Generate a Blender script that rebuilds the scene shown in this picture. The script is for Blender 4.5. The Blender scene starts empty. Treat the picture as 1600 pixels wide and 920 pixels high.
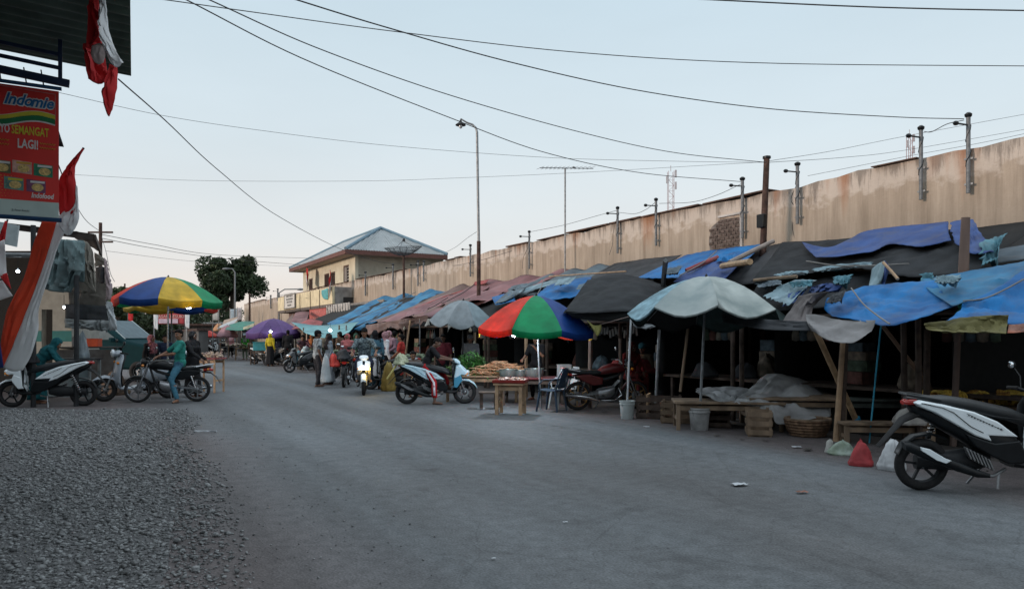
import bpy, bmesh, math, random
import numpy as np
from mathutils import Vector as V, Matrix, noise, Euler
R = math.radians
sc = bpy.context.scene
col = sc.collection
random.seed(7)

# ------------------------------------------------------------------ camera
H, F, HY, CX = 1.5, 1155.0, 525.0, 800.0
cam_d = bpy.data.cameras.new('camera'); cam = bpy.data.objects.new('camera', cam_d); col.objects.link(cam)
cam.location = (0, 0, H); cam.rotation_euler = (R(90), 0, 0)
cam_d.lens = 36*F/1600; cam_d.sensor_width = 36; cam_d.shift_y = 65/1600
cam_d.clip_end = 3000; cam_d.clip_start = .05
sc.camera = cam
# ------------------------------------------------------------------ light
SUN_EL, SUN_AZ = 7.0, 242.0          # azimuth clockwise from +Y: the low sun is left of and behind the camera
w = bpy.data.worlds.new('World'); sc.world = w; w.use_nodes = True
nt = w.node_tree; nt.nodes.clear()
wo = nt.nodes.new('ShaderNodeOutputWorld'); bg = nt.nodes.new('ShaderNodeBackground')
sky = nt.nodes.new('ShaderNodeTexSky'); sky.sky_type = 'NISHITA'; sky.sun_disc = False
sky.sun_elevation = R(SUN_EL); sky.sun_rotation = R(SUN_AZ)
sky.air_density = 1.0; sky.dust_density = 1.2; sky.ozone_density = 1.5; sky.altitude = 0
# thin high veil of cloud: pale, a little warmer towards the horizon, brightened overhead beyond the frame to light the ground
tc = nt.nodes.new('ShaderNodeTexCoord'); sx = nt.nodes.new('ShaderNodeSeparateXYZ')
rp = nt.nodes.new('ShaderNodeValToRGB'); mx = nt.nodes.new('ShaderNodeMix'); mx.data_type = 'RGBA'
nt.links.new(tc.outputs['Generated'], sx.inputs[0]); nt.links.new(sx.outputs['Z'], rp.inputs[0])
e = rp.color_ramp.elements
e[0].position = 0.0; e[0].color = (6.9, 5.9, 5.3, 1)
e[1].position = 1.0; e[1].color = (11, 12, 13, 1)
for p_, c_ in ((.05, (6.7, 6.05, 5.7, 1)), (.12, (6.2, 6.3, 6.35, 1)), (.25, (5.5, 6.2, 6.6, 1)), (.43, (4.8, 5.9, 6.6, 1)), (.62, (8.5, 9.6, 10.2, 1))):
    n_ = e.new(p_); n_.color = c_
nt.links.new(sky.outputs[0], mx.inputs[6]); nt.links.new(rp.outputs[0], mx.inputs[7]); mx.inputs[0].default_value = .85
cn_ = nt.nodes.new('ShaderNodeTexNoise'); cn_.inputs['Scale'].default_value = 2.2; cn_.inputs['Detail'].default_value = 6; cm_ = nt.nodes.new('ShaderNodeMapping'); cm_.inputs['Scale'].default_value = (1, 1, 4)
nt.links.new(tc.outputs['Generated'], cm_.inputs[0]); nt.links.new(cm_.outputs[0], cn_.inputs[0])
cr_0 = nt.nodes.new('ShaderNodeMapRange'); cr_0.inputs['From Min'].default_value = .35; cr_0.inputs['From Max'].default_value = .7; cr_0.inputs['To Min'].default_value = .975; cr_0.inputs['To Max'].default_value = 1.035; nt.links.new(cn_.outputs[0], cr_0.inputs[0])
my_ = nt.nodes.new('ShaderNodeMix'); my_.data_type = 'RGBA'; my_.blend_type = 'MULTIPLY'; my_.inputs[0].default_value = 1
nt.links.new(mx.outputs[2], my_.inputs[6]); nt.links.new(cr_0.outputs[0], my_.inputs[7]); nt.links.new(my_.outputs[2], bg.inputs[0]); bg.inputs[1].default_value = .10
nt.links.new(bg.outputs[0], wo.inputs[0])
sd = bpy.data.lights.new('sun', 'SUN'); sd.energy = 1.5; sd.angle = R(8); sd.color = (1, .80, .66)
sun = bpy.data.objects.new('sun', sd); col.objects.link(sun)
az = R(SUN_AZ); sdir = V((math.sin(az)*math.cos(R(SUN_EL)), math.cos(az)*math.cos(R(SUN_EL)), math.sin(R(SUN_EL))))
sun.rotation_euler = sdir.to_track_quat('Z', 'Y').to_euler(); sun.location = (-20, -10, 20)
vs = sc.view_settings; sc.display_settings.display_device = 'sRGB'
vs.view_transform = 'Standard'; vs.look = 'None'; vs.exposure = 0.5; vs.gamma = 1.0; vs.use_curve_mapping = False
try:
    sc.cycles.max_bounces = 6; sc.cycles.diffuse_bounces = 3; sc.cycles.transparent_max_bounces = 6
except Exception: pass

# ------------------------------------------------------------------ coordinates
# u runs down the street, n points from the camera side to the long wall on the right
UX, UY, NX, NY = -.4905, .8715, .8715, .4905
def st(s, l, z=0.0): return V((l*NX+s*UX, l*NY+s*UY, z))
YAW_U = math.atan2(UY, UX)            # local +X down the street
def at(px, py, t): return V(((px-CX)/F*t, t, H+(HY-py)/F*t))
def lt(px, py, l):
    k = (px-CX)/F*NX+NY; return at(px, py, l/k)
def gr(px, py, z=0.0):
    t = (H-z)*F/(py-HY); p = at(px, py, t); p.z = z; return p
def rf(px, py, off=0.0):              # on the sloping awning plane of the market
    a = (HY-py)/F; k = (px-CX)/F*NX+NY
    t = (1.85-.43*9.8+off-H)/(a-.43*k); return at(px, py, t)

# ------------------------------------------------------------------ materials
MC = {}
def mat(name, c, rough=.7, metal=0.0, var=.15, scale=6.0, bump=.0, bscale=40., c2=None, emit=0, spec=.4, stretch=None, trans=0, detail=5):
    if name in MC: return MC[name]
    m = bpy.data.materials.new(name); m.use_nodes = True; n = m.node_tree; b = n.nodes['Principled BSDF']
    b.inputs['Roughness'].default_value = rough; b.inputs['Metallic'].default_value = metal
    b.inputs['Specular IOR Level'].default_value = spec
    c = tuple(c)[:3]
    if emit:
        b.inputs['Emission Color'].default_value = (*c, 1); b.inputs['Emission Strength'].default_value = emit
        b.inputs['Base Color'].default_value = (*c, 1); MC[name] = m; return m
    t = n.nodes.new('ShaderNodeTexCoord'); mp = n.nodes.new('ShaderNodeMapping')
    n.links.new(t.outputs['Object'], mp.inputs[0])
    if stretch: mp.inputs['Scale'].default_value = stretch
    nz = n.nodes.new('ShaderNodeTexNoise'); nz.inputs['Scale'].default_value = scale; nz.inputs['Detail'].default_value = detail
    n.links.new(mp.outputs[0], nz.inputs[0])
    cr = n.nodes.new('ShaderNodeValToRGB'); cr.color_ramp.elements[0].position = .32; cr.color_ramp.elements[1].position = .68
    lo = tuple(x*(1-var) for x in c); hi = tuple(min(1, x*(1+var)) for x in c) if c2 is None else tuple(c2)
    cr.color_ramp.elements[0].color = (*lo, 1); cr.color_ramp.elements[1].color = (*hi, 1)
    n.links.new(nz.outputs[0], cr.inputs[0]); n.links.new(cr.outputs[0], b.inputs['Base Color'])
    if bump:
        nb = n.nodes.new('ShaderNodeTexNoise'); nb.inputs['Scale'].default_value = bscale; nb.inputs['Detail'].default_value = 4
        n.links.new(mp.outputs[0], nb.inputs[0])
        bp = n.nodes.new('ShaderNodeBump'); bp.inputs['Strength'].default_value = bump; bp.inputs['Distance'].default_value = .01
        n.links.new(nb.outputs[0], bp.inputs['Height']); n.links.new(bp.outputs[0], b.inputs['Normal'])
    if trans:
        tr = n.nodes.new('ShaderNodeBsdfTranslucent'); ms = n.nodes.new('ShaderNodeMixShader'); ms.inputs[0].default_value = trans
        n.links.new(cr.outputs[0], tr.inputs[0]); o = n.nodes['Material Output']
        n.links.new(b.outputs[0], ms.inputs[1]); n.links.new(tr.outputs[0], ms.inputs[2]); n.links.new(ms.outputs[0], o.inputs[0])
    MC[name] = m; return m
def tarpmat(name, c, c2=None, var=.22, trans=.04, rough=.5, scale=1.7):
    new = name not in MC; m = mat(name, c, rough, 0, var, scale, .35, 9., c2, trans=trans, spec=.3)
    if not new: return m
    n = m.node_tree; L = n.links.new; N = n.nodes.new; b = n.nodes['Principled BSDF']; t = N('ShaderNodeTexCoord')
    # crumple creases and a dust film
    dn = N('ShaderNodeTexNoise'); dn.inputs['Scale'].default_value = 1.3; dn.inputs['Detail'].default_value = 3; L(t.outputs['Object'], dn.inputs[0])
    wv = N('ShaderNodeMix'); wv.data_type = 'RGBA'; wv.inputs[0].default_value = .25; L(t.outputs['Object'], wv.inputs[6]); L(dn.outputs['Color'], wv.inputs[7])
    h = None; old = b.inputs['Normal'].links[0].from_socket
    for sc_, st_, ds in ((1.1, .75, .05), (3.4, .6, .018), (9., .4, .006)):
        vo = N('ShaderNodeTexVoronoi'); vo.feature = 'F1'; vo.distance = 'MANHATTAN' if sc_ < 2 else 'EUCLIDEAN'; vo.inputs['Scale'].default_value = sc_; L(wv.outputs[2], vo.inputs['Vector'])
        bp = N('ShaderNodeBump'); bp.inputs['Strength'].default_value = st_; bp.inputs['Distance'].default_value = ds; L(vo.outputs['Distance'], bp.inputs['Height']); L(old, bp.inputs['Normal']); old = bp.outputs[0]
    L(old, b.inputs['Normal'])
    d2 = N('ShaderNodeTexNoise'); d2.inputs['Scale'].default_value = 2.6; d2.inputs['Detail'].default_value = 9; d2.inputs['Roughness'].default_value = .72; L(t.outputs['Object'], d2.inputs[0])
    r = N('ShaderNodeMapRange'); r.inputs['From Min'].default_value = .48; r.inputs['From Max'].default_value = .72; r.inputs['To Max'].default_value = .55; L(d2.outputs[0], r.inputs[0])
    mx2 = N('ShaderNodeMix'); mx2.data_type = 'RGBA'; L(r.outputs[0], mx2.inputs[0]); src = b.inputs['Base Color'].links[0].from_socket; L(src, mx2.inputs[6]); mx2.inputs[7].default_value = (.11, .105, .10, 1); L(mx2.outputs[2], b.inputs['Base Color'])
    return m
def cloth(name, c, var=.12, scale=9): return mat(name, c, .85, 0, var, scale, .25, 60., spec=.2)
def paint(name, c, rough=.28, var=.05): return mat(name, c, rough, 0, var, 4, 0, spec=.5)

BLK = mat('black_plastic', (.007, .009, .011), .38, var=.3, spec=.28)
DARK = mat('dark_plastic', (.013, .015, .018), .6, var=.3)
RUB = mat('tyre_rubber', (.014, .014, .015), .85, var=.3, scale=20, bump=.3)
SEAT = mat('seat_vinyl', (.014, .017, .02), .5, var=.2, bump=.15, bscale=120)
CHR = mat('chrome', (.55, .57, .6), .22, 1.0, .1)
ALU = mat('cast_alloy', (.3, .31, .33), .4, .9, .2)
STEEL = mat('dull_steel', (.22, .23, .24), .5, .7, .3, 12)
GALV = mat('galvanised_pipe', (.15, .16, .17), .6, .3, .25, 14)
RUST = mat('rusty_pipe', (.065, .037, .03), .8, .2, .5, 9, .3)
WHT = paint('white_paint', (.74, .81, .85))
WOOD = mat('weathered_wood', (.19, .135, .092), .85, var=.4, scale=5, bump=.5, bscale=25, stretch=(1, 1, .15))
WOOD2 = mat('pale_wood', (.36, .24, .15), .8, var=.3, scale=6, bump=.4, bscale=25)
DWOOD = mat('dark_wood', (.07, .05, .04), .85, var=.4, scale=6, bump=.5)
BAMB = mat('bamboo', (.40, .27, .16), .6, var=.3, scale=8, bump=.3)
GLS = mat('mirror_glass', (.8, .85, .9), .05, 1.0, .02)
GLASS = mat('dark_glass', (.03, .04, .05), .08, 0, .1, spec=.8)
REDL = mat('red_lens', (.35, .02, .015), .2, 0, .1, spec=.6)
ORL = mat('amber_lens', (.6, .2, .02), .2, 0, .1, spec=.6)
LENS = mat('clear_lens', (.55, .6, .65), .08, .2, .1, spec=.8)
INT = cloth('black_cloth_and_shade', (.022, .023, .024))  # near-black for real black cloth and for shade painted inside stalls and shop

# ------------------------------------------------------------------ mesh builder
class MB:
    def __init__(s): s.v = []; s.f = []; s.m = []
    def add(s, vs_, fs, mi=0):
        o = len(s.v); s.v += [V(x) for x in vs_]; s.f += [tuple(i+o for i in f) for f in fs]; s.m += [mi]*len(fs); return s
    def box(s, c, size, rot=None, mi=0):
        c = V(c); h = [x/2 for x in size]
        M = Euler(rot).to_matrix() if rot else Matrix.Identity(3)
        p = [c+M@V((a*h[0], b*h[1], d*h[2])) for a in (-1, 1) for b in (-1, 1) for d in (-1, 1)]
        return s.add(p, [(0, 1, 3, 2), (4, 6, 7, 5), (0, 4, 5, 1), (2, 3, 7, 6), (0, 2, 6, 4), (1, 5, 7, 3)], mi)
    def beam(s, a, b, wd, hd, mi=0, up=(0, 0, 1)):
        a, b = V(a), V(b); d = (b-a).normalized(); u = V(up)
        if abs(d.dot(u)) > .98: u = V((1, 0, 0))
        x = d.cross(u).normalized(); y = x.cross(d)
        p = [q+x*i*wd/2+y*j*hd/2 for q in (a, b) for i in (-1, 1) for j in (-1, 1)]
        return s.add(p, [(0, 1, 3, 2), (4, 6, 7, 5), (0, 4, 5, 1), (2, 3, 7, 6), (0, 2, 6, 4), (1, 5, 7, 3)], mi)
    def tube(s, pts, r, n=8, mi=0, flat=1.0):
        pts = [V(p) for p in pts]; k = len(pts)
        rs = list(r) if isinstance(r, (list, tuple)) else [r]*k
        d0 = (pts[1]-pts[0]).normalized(); u = V((0, 0, 1)) if abs(d0.z) < .9 else V((1, 0, 0))
        x = d0.cross(u).normalized(); vs_ = []
        for i, p in enumerate(pts):
            d = (pts[min(i+1, k-1)]-pts[max(i-1, 0)]).normalized()
            x = (x-d*x.dot(d)); x = x.normalized() if x.length > 1e-6 else d.orthogonal().normalized()
            y = d.cross(x)
            vs_ += [p+(x*math.cos(2*math.pi*j/n)+y*math.sin(2*math.pi*j/n)*flat)*rs[i] for j in range(n)]
        fs = [(i*n+j, i*n+(j+1) % n, (i+1)*n+(j+1) % n, (i+1)*n+j) for i in range(k-1) for j in range(n)]
        fs += [tuple(range(n-1, -1, -1)), tuple((k-1)*n+j for j in range(n))]
        return s.add(vs_, fs, mi)
    def lathe(s, prof, n=20, c=(0, 0, 0), axis='Z', mi=0, close=False, a0=0, sq=(1, 1)):
        vs_ = []; c = V(c); k = len(prof)
        for (r, z) in prof:
            for j in range(n):
                a = a0+2*math.pi*j/n; x, y = r*math.cos(a)*sq[0], r*math.sin(a)*sq[1]
                vs_.append(c+(V((x, y, z)) if axis == 'Z' else V((x, z, y)) if axis == 'Y' else V((z, x, y))))
        rng = range(k if close else k-1)
        fs = [(i*n+j, i*n+(j+1) % n, ((i+1) % k)*n+(j+1) % n, ((i+1) % k)*n+j) for i in rng for j in range(n)]
        if not close: fs += [tuple(range(n-1, -1, -1)), tuple((k-1)*n+j for j in range(n))]
        return s.add(vs_, fs, mi)
    def prism(s, poly, y0, y1, mi=0, inset=1.0):          # polygon in XZ, extruded along Y
        n = len(poly); cx = sum(p[0] for p in poly)/n; cz = sum(p[1] for p in poly)/n
        a = [V((p[0], y0, p[1])) for p in poly]; b = [V((cx+(p[0]-cx)*inset, y1, cz+(p[1]-cz)*inset)) for p in poly]
        return s.add(a+b, [tuple(range(n-1, -1, -1)), tuple(range(n, 2*n))]+[(i, (i+1) % n, n+(i+1) % n, n+i) for i in range(n)], mi)
    def ell(s, c, r, n=12, rot=None, mi=0):
        c = V(c); M = (rot if isinstance(rot, Matrix) else Euler(rot).to_matrix()) if rot else Matrix.Identity(3)
        k = max(4, n//2); vs_ = [c+M@V((0, 0, -r[2]))]
        for i in range(1, k):
            a = -math.pi/2+math.pi*i/k
            vs_ += [c+M@V((r[0]*math.cos(a)*math.cos(2*math.pi*j/n), r[1]*math.cos(a)*math.sin(2*math.pi*j/n), r[2]*math.sin(a))) for j in range(n)]
        vs_.append(c+M@V((0, 0, r[2]))); fs = [(0, 1+(j+1) % n, 1+j) for j in range(n)]
        fs += [(1+i*n+j, 1+i*n+(j+1) % n, 1+(i+1)*n+(j+1) % n, 1+(i+1)*n+j) for i in range(k-2) for j in range(n)]
        l = len(vs_)-1; fs += [(l, l-n+j, l-n+(j+1) % n) for j in range(n)]
        return s.add(vs_, fs, mi)
    def loft(s, secs, n=14, p=2.6, mi=0):                  # secs: (x, z, half_w, half_h[, tilt]) along X, superellipse cross-sections
        vs_ = []
        for q in secs:
            x, z, hw, hh = q[:4]; tl = q[4] if len(q) > 4 else 0
            for j in range(n):
                a = 2*math.pi*j/n; ca, sa = math.cos(a), math.sin(a)
                yy = math.copysign(abs(ca)**(2/p), ca)*hw; zz = math.copysign(abs(sa)**(2/p), sa)*hh
                vs_.append(V((x-zz*math.sin(tl), yy, z+zz*math.cos(tl))))
        k = len(secs); fs = [(i*n+j, i*n+(j+1) % n, (i+1)*n+(j+1) % n, (i+1)*n+j) for i in range(k-1) for j in range(n)]
        fs += [tuple(range(n-1, -1, -1)), tuple((k-1)*n+j for j in range(n))]
        return s.add(vs_, fs, mi)
    def grid(s, rows, mi=0):
        n = len(rows[0]); o = [p for r_ in rows for p in r_]
        return s.add(o, [(i*n+j, i*n+j+1, (i+1)*n+j+1, (i+1)*n+j) for i in range(len(rows)-1) for j in range(n-1)], mi)
    def xf(s, M, start=0):
        for i in range(start, len(s.v)): s.v[i] = M@s.v[i]
        return s
    def build(s, name, m, parent=None, smooth=True, bevel=0, sub=0, solid=0, ang=40, fix=True):
        me = bpy.data.meshes.new(name); me.from_pydata([tuple(v) for v in s.v], [], s.f); me.update()
        ms = m if isinstance(m, (list, tuple)) else [m]
        for k in ms: me.materials.append(k)
        if len(ms) > 1: me.polygons.foreach_set('material_index', s.m)
        if fix and not solid:
            bm = bmesh.new(); bm.from_mesh(me); bmesh.ops.recalc_face_normals(bm, faces=bm.faces); bm.to_mesh(me); bm.free()
        if smooth:
            me.polygons.foreach_set('use_smooth', [True]*len(me.polygons))
            if not sub: me.set_sharp_from_angle(angle=R(ang))
        o = bpy.data.objects.new(name, me); col.objects.link(o)
        if parent: o.parent = parent
        if solid: q = o.modifiers.new('s', 'SOLIDIFY'); q.thickness = solid; q.offset = 0
        if bevel: q = o.modifiers.new('b', 'BEVEL'); q.width = bevel; q.segments = 2; q.limit_method = 'ANGLE'; q.harden_normals = False
        if sub: q = o.modifiers.new('u', 'SUBSURF'); q.levels = q.render_levels = sub
        return o
def tag(o, label=None, cat=None, group=None, kind=None):
    if label: o['label'] = label
    if cat: o['category'] = cat
    if group: o['group'] = group
    if kind: o['kind'] = kind
    return o
def empty(name, loc=(0, 0, 0), yaw=0, label=None, cat=None, group=None, scale=1):
    o = bpy.data.objects.new(name, None); col.objects.link(o); o.location = loc; o.rotation_euler = (0, 0, yaw)
    o.scale = (scale,)*3; o.empty_display_size = .2
    return tag(o, label, cat, group)
def copy_tree(o, parent=None):
    c = o.copy(); col.objects.link(c)
    if parent is not None:
        c.parent = parent; c.matrix_parent_inverse = o.matrix_parent_inverse.copy()
    for ch in [x for x in col.objects if x.parent == o]: copy_tree(ch, c)
    return c
def text(s, size, m, M, name='lettering', parent=None, ext=.0015, bold=0.0, shear=0.0, align='CENTER', sx_=1.0):
    cu = bpy.data.curves.new(name, 'FONT'); cu.body = s; cu.size = size; cu.extrude = ext; cu.offset = bold; cu.shear = shear
    cu.align_x = align; cu.resolution_u = 2
    t = bpy.data.objects.new('tmp', cu); col.objects.link(t); dg = bpy.context.evaluated_depsgraph_get(); dg.update()
    me = bpy.data.meshes.new_from_object(t.evaluated_get(dg)); bpy.data.objects.remove(t)
    me.transform(M@Matrix.Diagonal((sx_, 1, 1, 1))); me.materials.clear(); me.materials.append(m)
    o = bpy.data.objects.new(name, me); col.objects.link(o); o.parent = parent; return o

def cr1(P, x):                                           # Catmull-Rom through a list
    n = len(P)-1; x = min(max(x*n, 0), n-1e-6); i = int(x); f = x-i
    if n == 1: return P[0].lerp(P[1], f)
    p0 = P[i-1] if i > 0 else P[0]*2-P[1]; p3 = P[i+2] if i+2 <= n else P[n]*2-P[n-1]; p1, p2 = P[i], P[i+1]
    return .5*((2*p1)+(p2-p0)*f+(2*p0-5*p1+4*p2-p3)*f*f+(3*p1-p0-3*p2+p3)*f*f*f)
def sheet(name, label, cat, rows, m, nu=30, nv=16, wr=.03, ws=2.2, sag=0, rag=0, group=None, parent=None, solid=.003, seed=None, ridge=0):
    """a cloth through rows of control points, wrinkled, with a frayed lower edge"""
    wr *= 1.05
    sd_ = random.random()*50 if seed is None else seed
    g = []
    for j in range(nv+1):
        fv = j/nv; line = []
        for i in range(nu+1):
            fu = i/nu; p = cr1([cr1(r_, fu) for r_ in rows], fv)
            line.append(p)
        g.append(line)
    out = []
    for j in range(nv+1):
        line = []
        for i in range(nu+1):
            p = g[j][i]; a = g[j][min(i+1, nu)]-g[j][max(i-1, 0)]; b = g[min(j+1, nv)][i]-g[max(j-1, 0)][i]
            nn = a.cross(b); nn = nn.normalized() if nn.length > 1e-9 else V((0, 0, 1))
            if nn.z < 0: nn = -nn
            q = p*ws+V((sd_, 0, 0)); ef = .15+.85*math.sin(math.pi*j/nv)*math.sqrt(abs(math.sin(math.pi*i/nu)))
            d = (noise.noise(q*.6)*wr*.9+noise.noise(q*1.9)*wr*.4)*ef+noise.noise(q*6)*wr*.13
            d += (-abs(noise.noise(V((i/nu*6+j/nv*2+sd_, j/nv*.8, sd_))))*1.4-abs(noise.noise(V((i/nu*3-j/nv*5+sd_, j/nv*1.1, sd_+9))))*1.1+.5*abs(noise.noise(V((i/nu*11, j/nv*9+sd_, 2)))))*wr*ef
            if ridge: d += math.sin(i/nu*ridge*math.pi*2)*wr*.8
            z = -sag*math.sin(math.pi*i/nu)*math.sin(math.pi*j/nv)
            p = p+nn*d+V((0, 0, z))
            if rag and j == nv: p = p+b.normalized()*noise.noise(V((i*.9+sd_, 3, 0)))*rag
            if rag and i in (0, nu): p = p+a.normalized()*noise.noise(V((j*.9+sd_, 7, 0)))*rag*.6
            line.append(p)
        out.append(line)
    o = MB().grid(out).build(name, m, parent, solid=solid, fix=False)
    if label: tag(o, label, cat, group)
    return o
def sheetpx(name, label, rows, m, off=0.0, **k):          # rows of (px,py) or (px,py,extra height) on the awning plane
    rr = [[rf(p[0], p[1], off+(p[2] if len(p) > 2 else 0)) for p in r_] for r_ in rows]
    return sheet(name, label, 'tarpaulin', rr, m, **k)
def wire(label, pts, r=.012, group=None, m=None, cat='cable'):
    P = [V(p) for p in pts]; n = max(14, len(P)*7)
    o = MB().tube([cr1(P, i/n) for i in range(n+1)], r, 6).build('overhead_wire', m or BLK); return tag(o, label, cat, group)
# ================================================================== SETTING
def framed(name, s, l, z=0, **k): return empty(name, st(s, l, z), YAW_U, **k)
def road_material():
    m = bpy.data.materials.new('worn_asphalt'); m.use_nodes = True; n = m.node_tree; b = n.nodes['Principled BSDF']
    L = n.links.new; N = n.nodes.new
    t = N('ShaderNodeTexCoord'); big = N('ShaderNodeTexNoise'); big.inputs['Scale'].default_value = .35; big.inputs['Detail'].default_value = 6
    mp = N('ShaderNodeMapping'); mp.inputs['Scale'].default_value = (.35, 1, 1); L(t.outputs['Object'], mp.inputs[0]); L(mp.outputs[0], big.inputs[0])
    r1 = N('ShaderNodeValToRGB'); r1.color_ramp.elements[0].position = .35; r1.color_ramp.elements[1].position = .66
    r1.color_ramp.elements[0].color = (.084, .086, .089, 1); r1.color_ramp.elements[1].color = (.126, .141, .153, 1); L(big.outputs[0], r1.inputs[0])
    fine = N('ShaderNodeTexNoise'); fine.inputs['Scale'].default_value = 60; fine.inputs['Detail'].default_value = 3; L(t.outputs['Object'], fine.inputs[0])
    med = N('ShaderNodeTexNoise'); med.inputs['Scale'].default_value = 7; med.inputs['Detail'].default_value = 8; med.inputs['Roughness'].default_value = .7; L(t.outputs['Object'], med.inputs[0])
    mul = N('ShaderNodeMix'); mul.data_type = 'RGBA'; mul.blend_type = 'MULTIPLY'; mul.inputs[0].default_value = .75
    r2 = N('ShaderNodeValToRGB'); r2.color_ramp.elements[0].position = .3; r2.color_ramp.elements[0].color = (.60, .60, .60, 1); r2.color_ramp.elements[1].position = .7; r2.color_ramp.elements[1].color = (1.26, 1.26, 1.26, 1)
    L(med.outputs[0], r2.inputs[0]); L(r1.outputs[0], mul.inputs[6]); L(r2.outputs[0], mul.inputs[7])
    # trodden, browner dirt along both edges of the street
    sx_ = N('ShaderNodeSeparateXYZ'); L(t.outputs['Object'], sx_.inputs[0])
    ad = N('ShaderNodeMath'); ad.operation = 'MULTIPLY_ADD'; L(big.outputs[0], ad.inputs[0]); ad.inputs[1].default_value = 3.5; L(sx_.outputs['Y'], ad.inputs[2])
    mr = N('ShaderNodeMapRange'); mr.inputs['From Min'].default_value = -5.2; mr.inputs['From Max'].default_value = -6.6; L(ad.outputs[0], mr.inputs[0])
    mr2 = N('ShaderNodeMapRange'); mr2.inputs['From Min'].default_value = -.2; mr2.inputs['From Max'].default_value = 1.2; L(ad.outputs[0], mr2.inputs[0])
    mxx = N('ShaderNodeMath'); mxx.operation = 'MAXIMUM'; L(mr.outputs[0], mxx.inputs[0]); L(mr2.outputs[0], mxx.inputs[1])
    m2 = N('ShaderNodeMix'); m2.data_type = 'RGBA'; L(mxx.outputs[0], m2.inputs[0]); L(mul.outputs[2], m2.inputs[6])
    dirt = N('ShaderNodeMix'); dirt.data_type = 'RGBA'; dirt.blend_type = 'MULTIPLY'; dirt.inputs[0].default_value = .8
    dirt.inputs[6].default_value = (.100, .087, .088, 1); L(r2.outputs[0], dirt.inputs[7]); L(dirt.outputs[2], m2.inputs[7])
    # polished wheel tracks along the street and old dark stains
    tm = N('ShaderNodeMapping'); tm.inputs['Scale'].default_value = (.03, .9, 1); L(t.outputs['Object'], tm.inputs[0])
    tn = N('ShaderNodeTexNoise'); tn.inputs['Scale'].default_value = 1.6; tn.inputs['Detail'].default_value = 5; L(tm.outputs[0], tn.inputs[0])
    tr_ = N('ShaderNodeMapRange'); tr_.inputs['From Min'].default_value = .35; tr_.inputs['From Max'].default_value = .65; tr_.inputs['To Min'].default_value = .86; tr_.inputs['To Max'].default_value = 1.14; L(tn.outputs[0], tr_.inputs[0])
    mt = N('ShaderNodeMix'); mt.data_type = 'RGBA'; mt.blend_type = 'MULTIPLY'; mt.inputs[0].default_value = 1; L(m2.outputs[2], mt.inputs[6]); L(tr_.outputs[0], mt.inputs[7])
    sn = N('ShaderNodeTexNoise'); sn.inputs['Scale'].default_value = 1.1; sn.inputs['Detail'].default_value = 7; sn.inputs['Roughness'].default_value = .65; sn.inputs['Distortion'].default_value = .6; L(t.outputs['Object'], sn.inputs[0])
    sr = N('ShaderNodeMapRange'); sr.inputs['From Min'].default_value = .60; sr.inputs['From Max'].default_value = .68; sr.inputs['To Min'].default_value = 1; sr.inputs['To Max'].default_value = .72; L(sn.outputs[0], sr.inputs[0])
    ms_ = N('ShaderNodeMix'); ms_.data_type = 'RGBA'; ms_.blend_type = 'MULTIPLY'; ms_.inputs[0].default_value = 1; L(mt.outputs[2], ms_.inputs[6]); L(sr.outputs[0], ms_.inputs[7]); m2 = ms_
    sp = N('ShaderNodeTexNoise'); sp.inputs['Scale'].default_value = 26; sp.inputs['Detail'].default_value = 2; L(t.outputs['Object'], sp.inputs[0])
    sq = N('ShaderNodeMapRange'); sq.inputs['From Min'].default_value = .70; sq.inputs['From Max'].default_value = .74; sq.inputs['To Min'].default_value = 1; sq.inputs['To Max'].default_value = .5; L(sp.outputs[0], sq.inputs[0])
    mq = N('ShaderNodeMix'); mq.data_type = 'RGBA'; mq.blend_type = 'MULTIPLY'; mq.inputs[0].default_value = 1; L(m2.outputs[2], mq.inputs[6]); L(sq.outputs[0], mq.inputs[7]); m2 = mq
    # cracks and grit
    vo = N('ShaderNodeTexVoronoi'); vo.feature = 'DISTANCE_TO_EDGE'; vo.inputs['Scale'].default_value = .8
    wz = N('ShaderNodeMix'); wz.data_type = 'RGBA'; wz.inputs[0].default_value = .12; L(t.outputs['Object'], wz.inputs[6]); L(med.outputs['Color'], wz.inputs[7]); L(wz.outputs[2], vo.inputs['Vector'])
    cr = N('ShaderNodeMapRange'); cr.inputs['From Max'].default_value = .006; cr.inputs['To Min'].default_value = .55; L(vo.outputs['Distance'], cr.inputs[0])
    m3 = N('ShaderNodeMix'); m3.data_type = 'RGBA'; m3.blend_type = 'MULTIPLY'; m3.inputs[0].default_value = .6; L(m2.outputs[2], m3.inputs[6]); L(cr.outputs[0], m3.inputs[7])
    gr_ = N('ShaderNodeMapRange'); gr_.inputs['From Min'].default_value = .3; gr_.inputs['From Max'].default_value = .7; gr_.inputs['To Min'].default_value = .6; gr_.inputs['To Max'].default_value = 1.42; L(fine.outputs[0], gr_.inputs[0])
    m4 = N('ShaderNodeMix'); m4.data_type = 'RGBA'; m4.blend_type = 'MULTIPLY'; m4.inputs[0].default_value = .8; L(m3.outputs[2], m4.inputs[6]); L(gr_.outputs[0], m4.inputs[7])
    L(m4.outputs[2], b.inputs['Base Color']); b.inputs['Roughness'].default_value = .82; b.inputs['Specular IOR Level'].default_value = .3
    bp = N('ShaderNodeBump'); bp.inputs['Strength'].default_value = .5; bp.inputs['Distance'].default_value = .006; L(fine.outputs[0], bp.inputs['Height'])
    bq = N('ShaderNodeBump'); bq.inputs['Strength'].default_value = .35; bq.inputs['Distance'].default_value = .03; L(med.outputs[0], bq.inputs['Height']); L(bp.outputs[0], bq.inputs['Normal'])
    L(bq.outputs[0], b.inputs['Normal']); return m
GROUND = mat('trodden_earth', (.085, .074, .068), .95, var=.3, scale=1.2, bump=.5, bscale=30)
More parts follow.
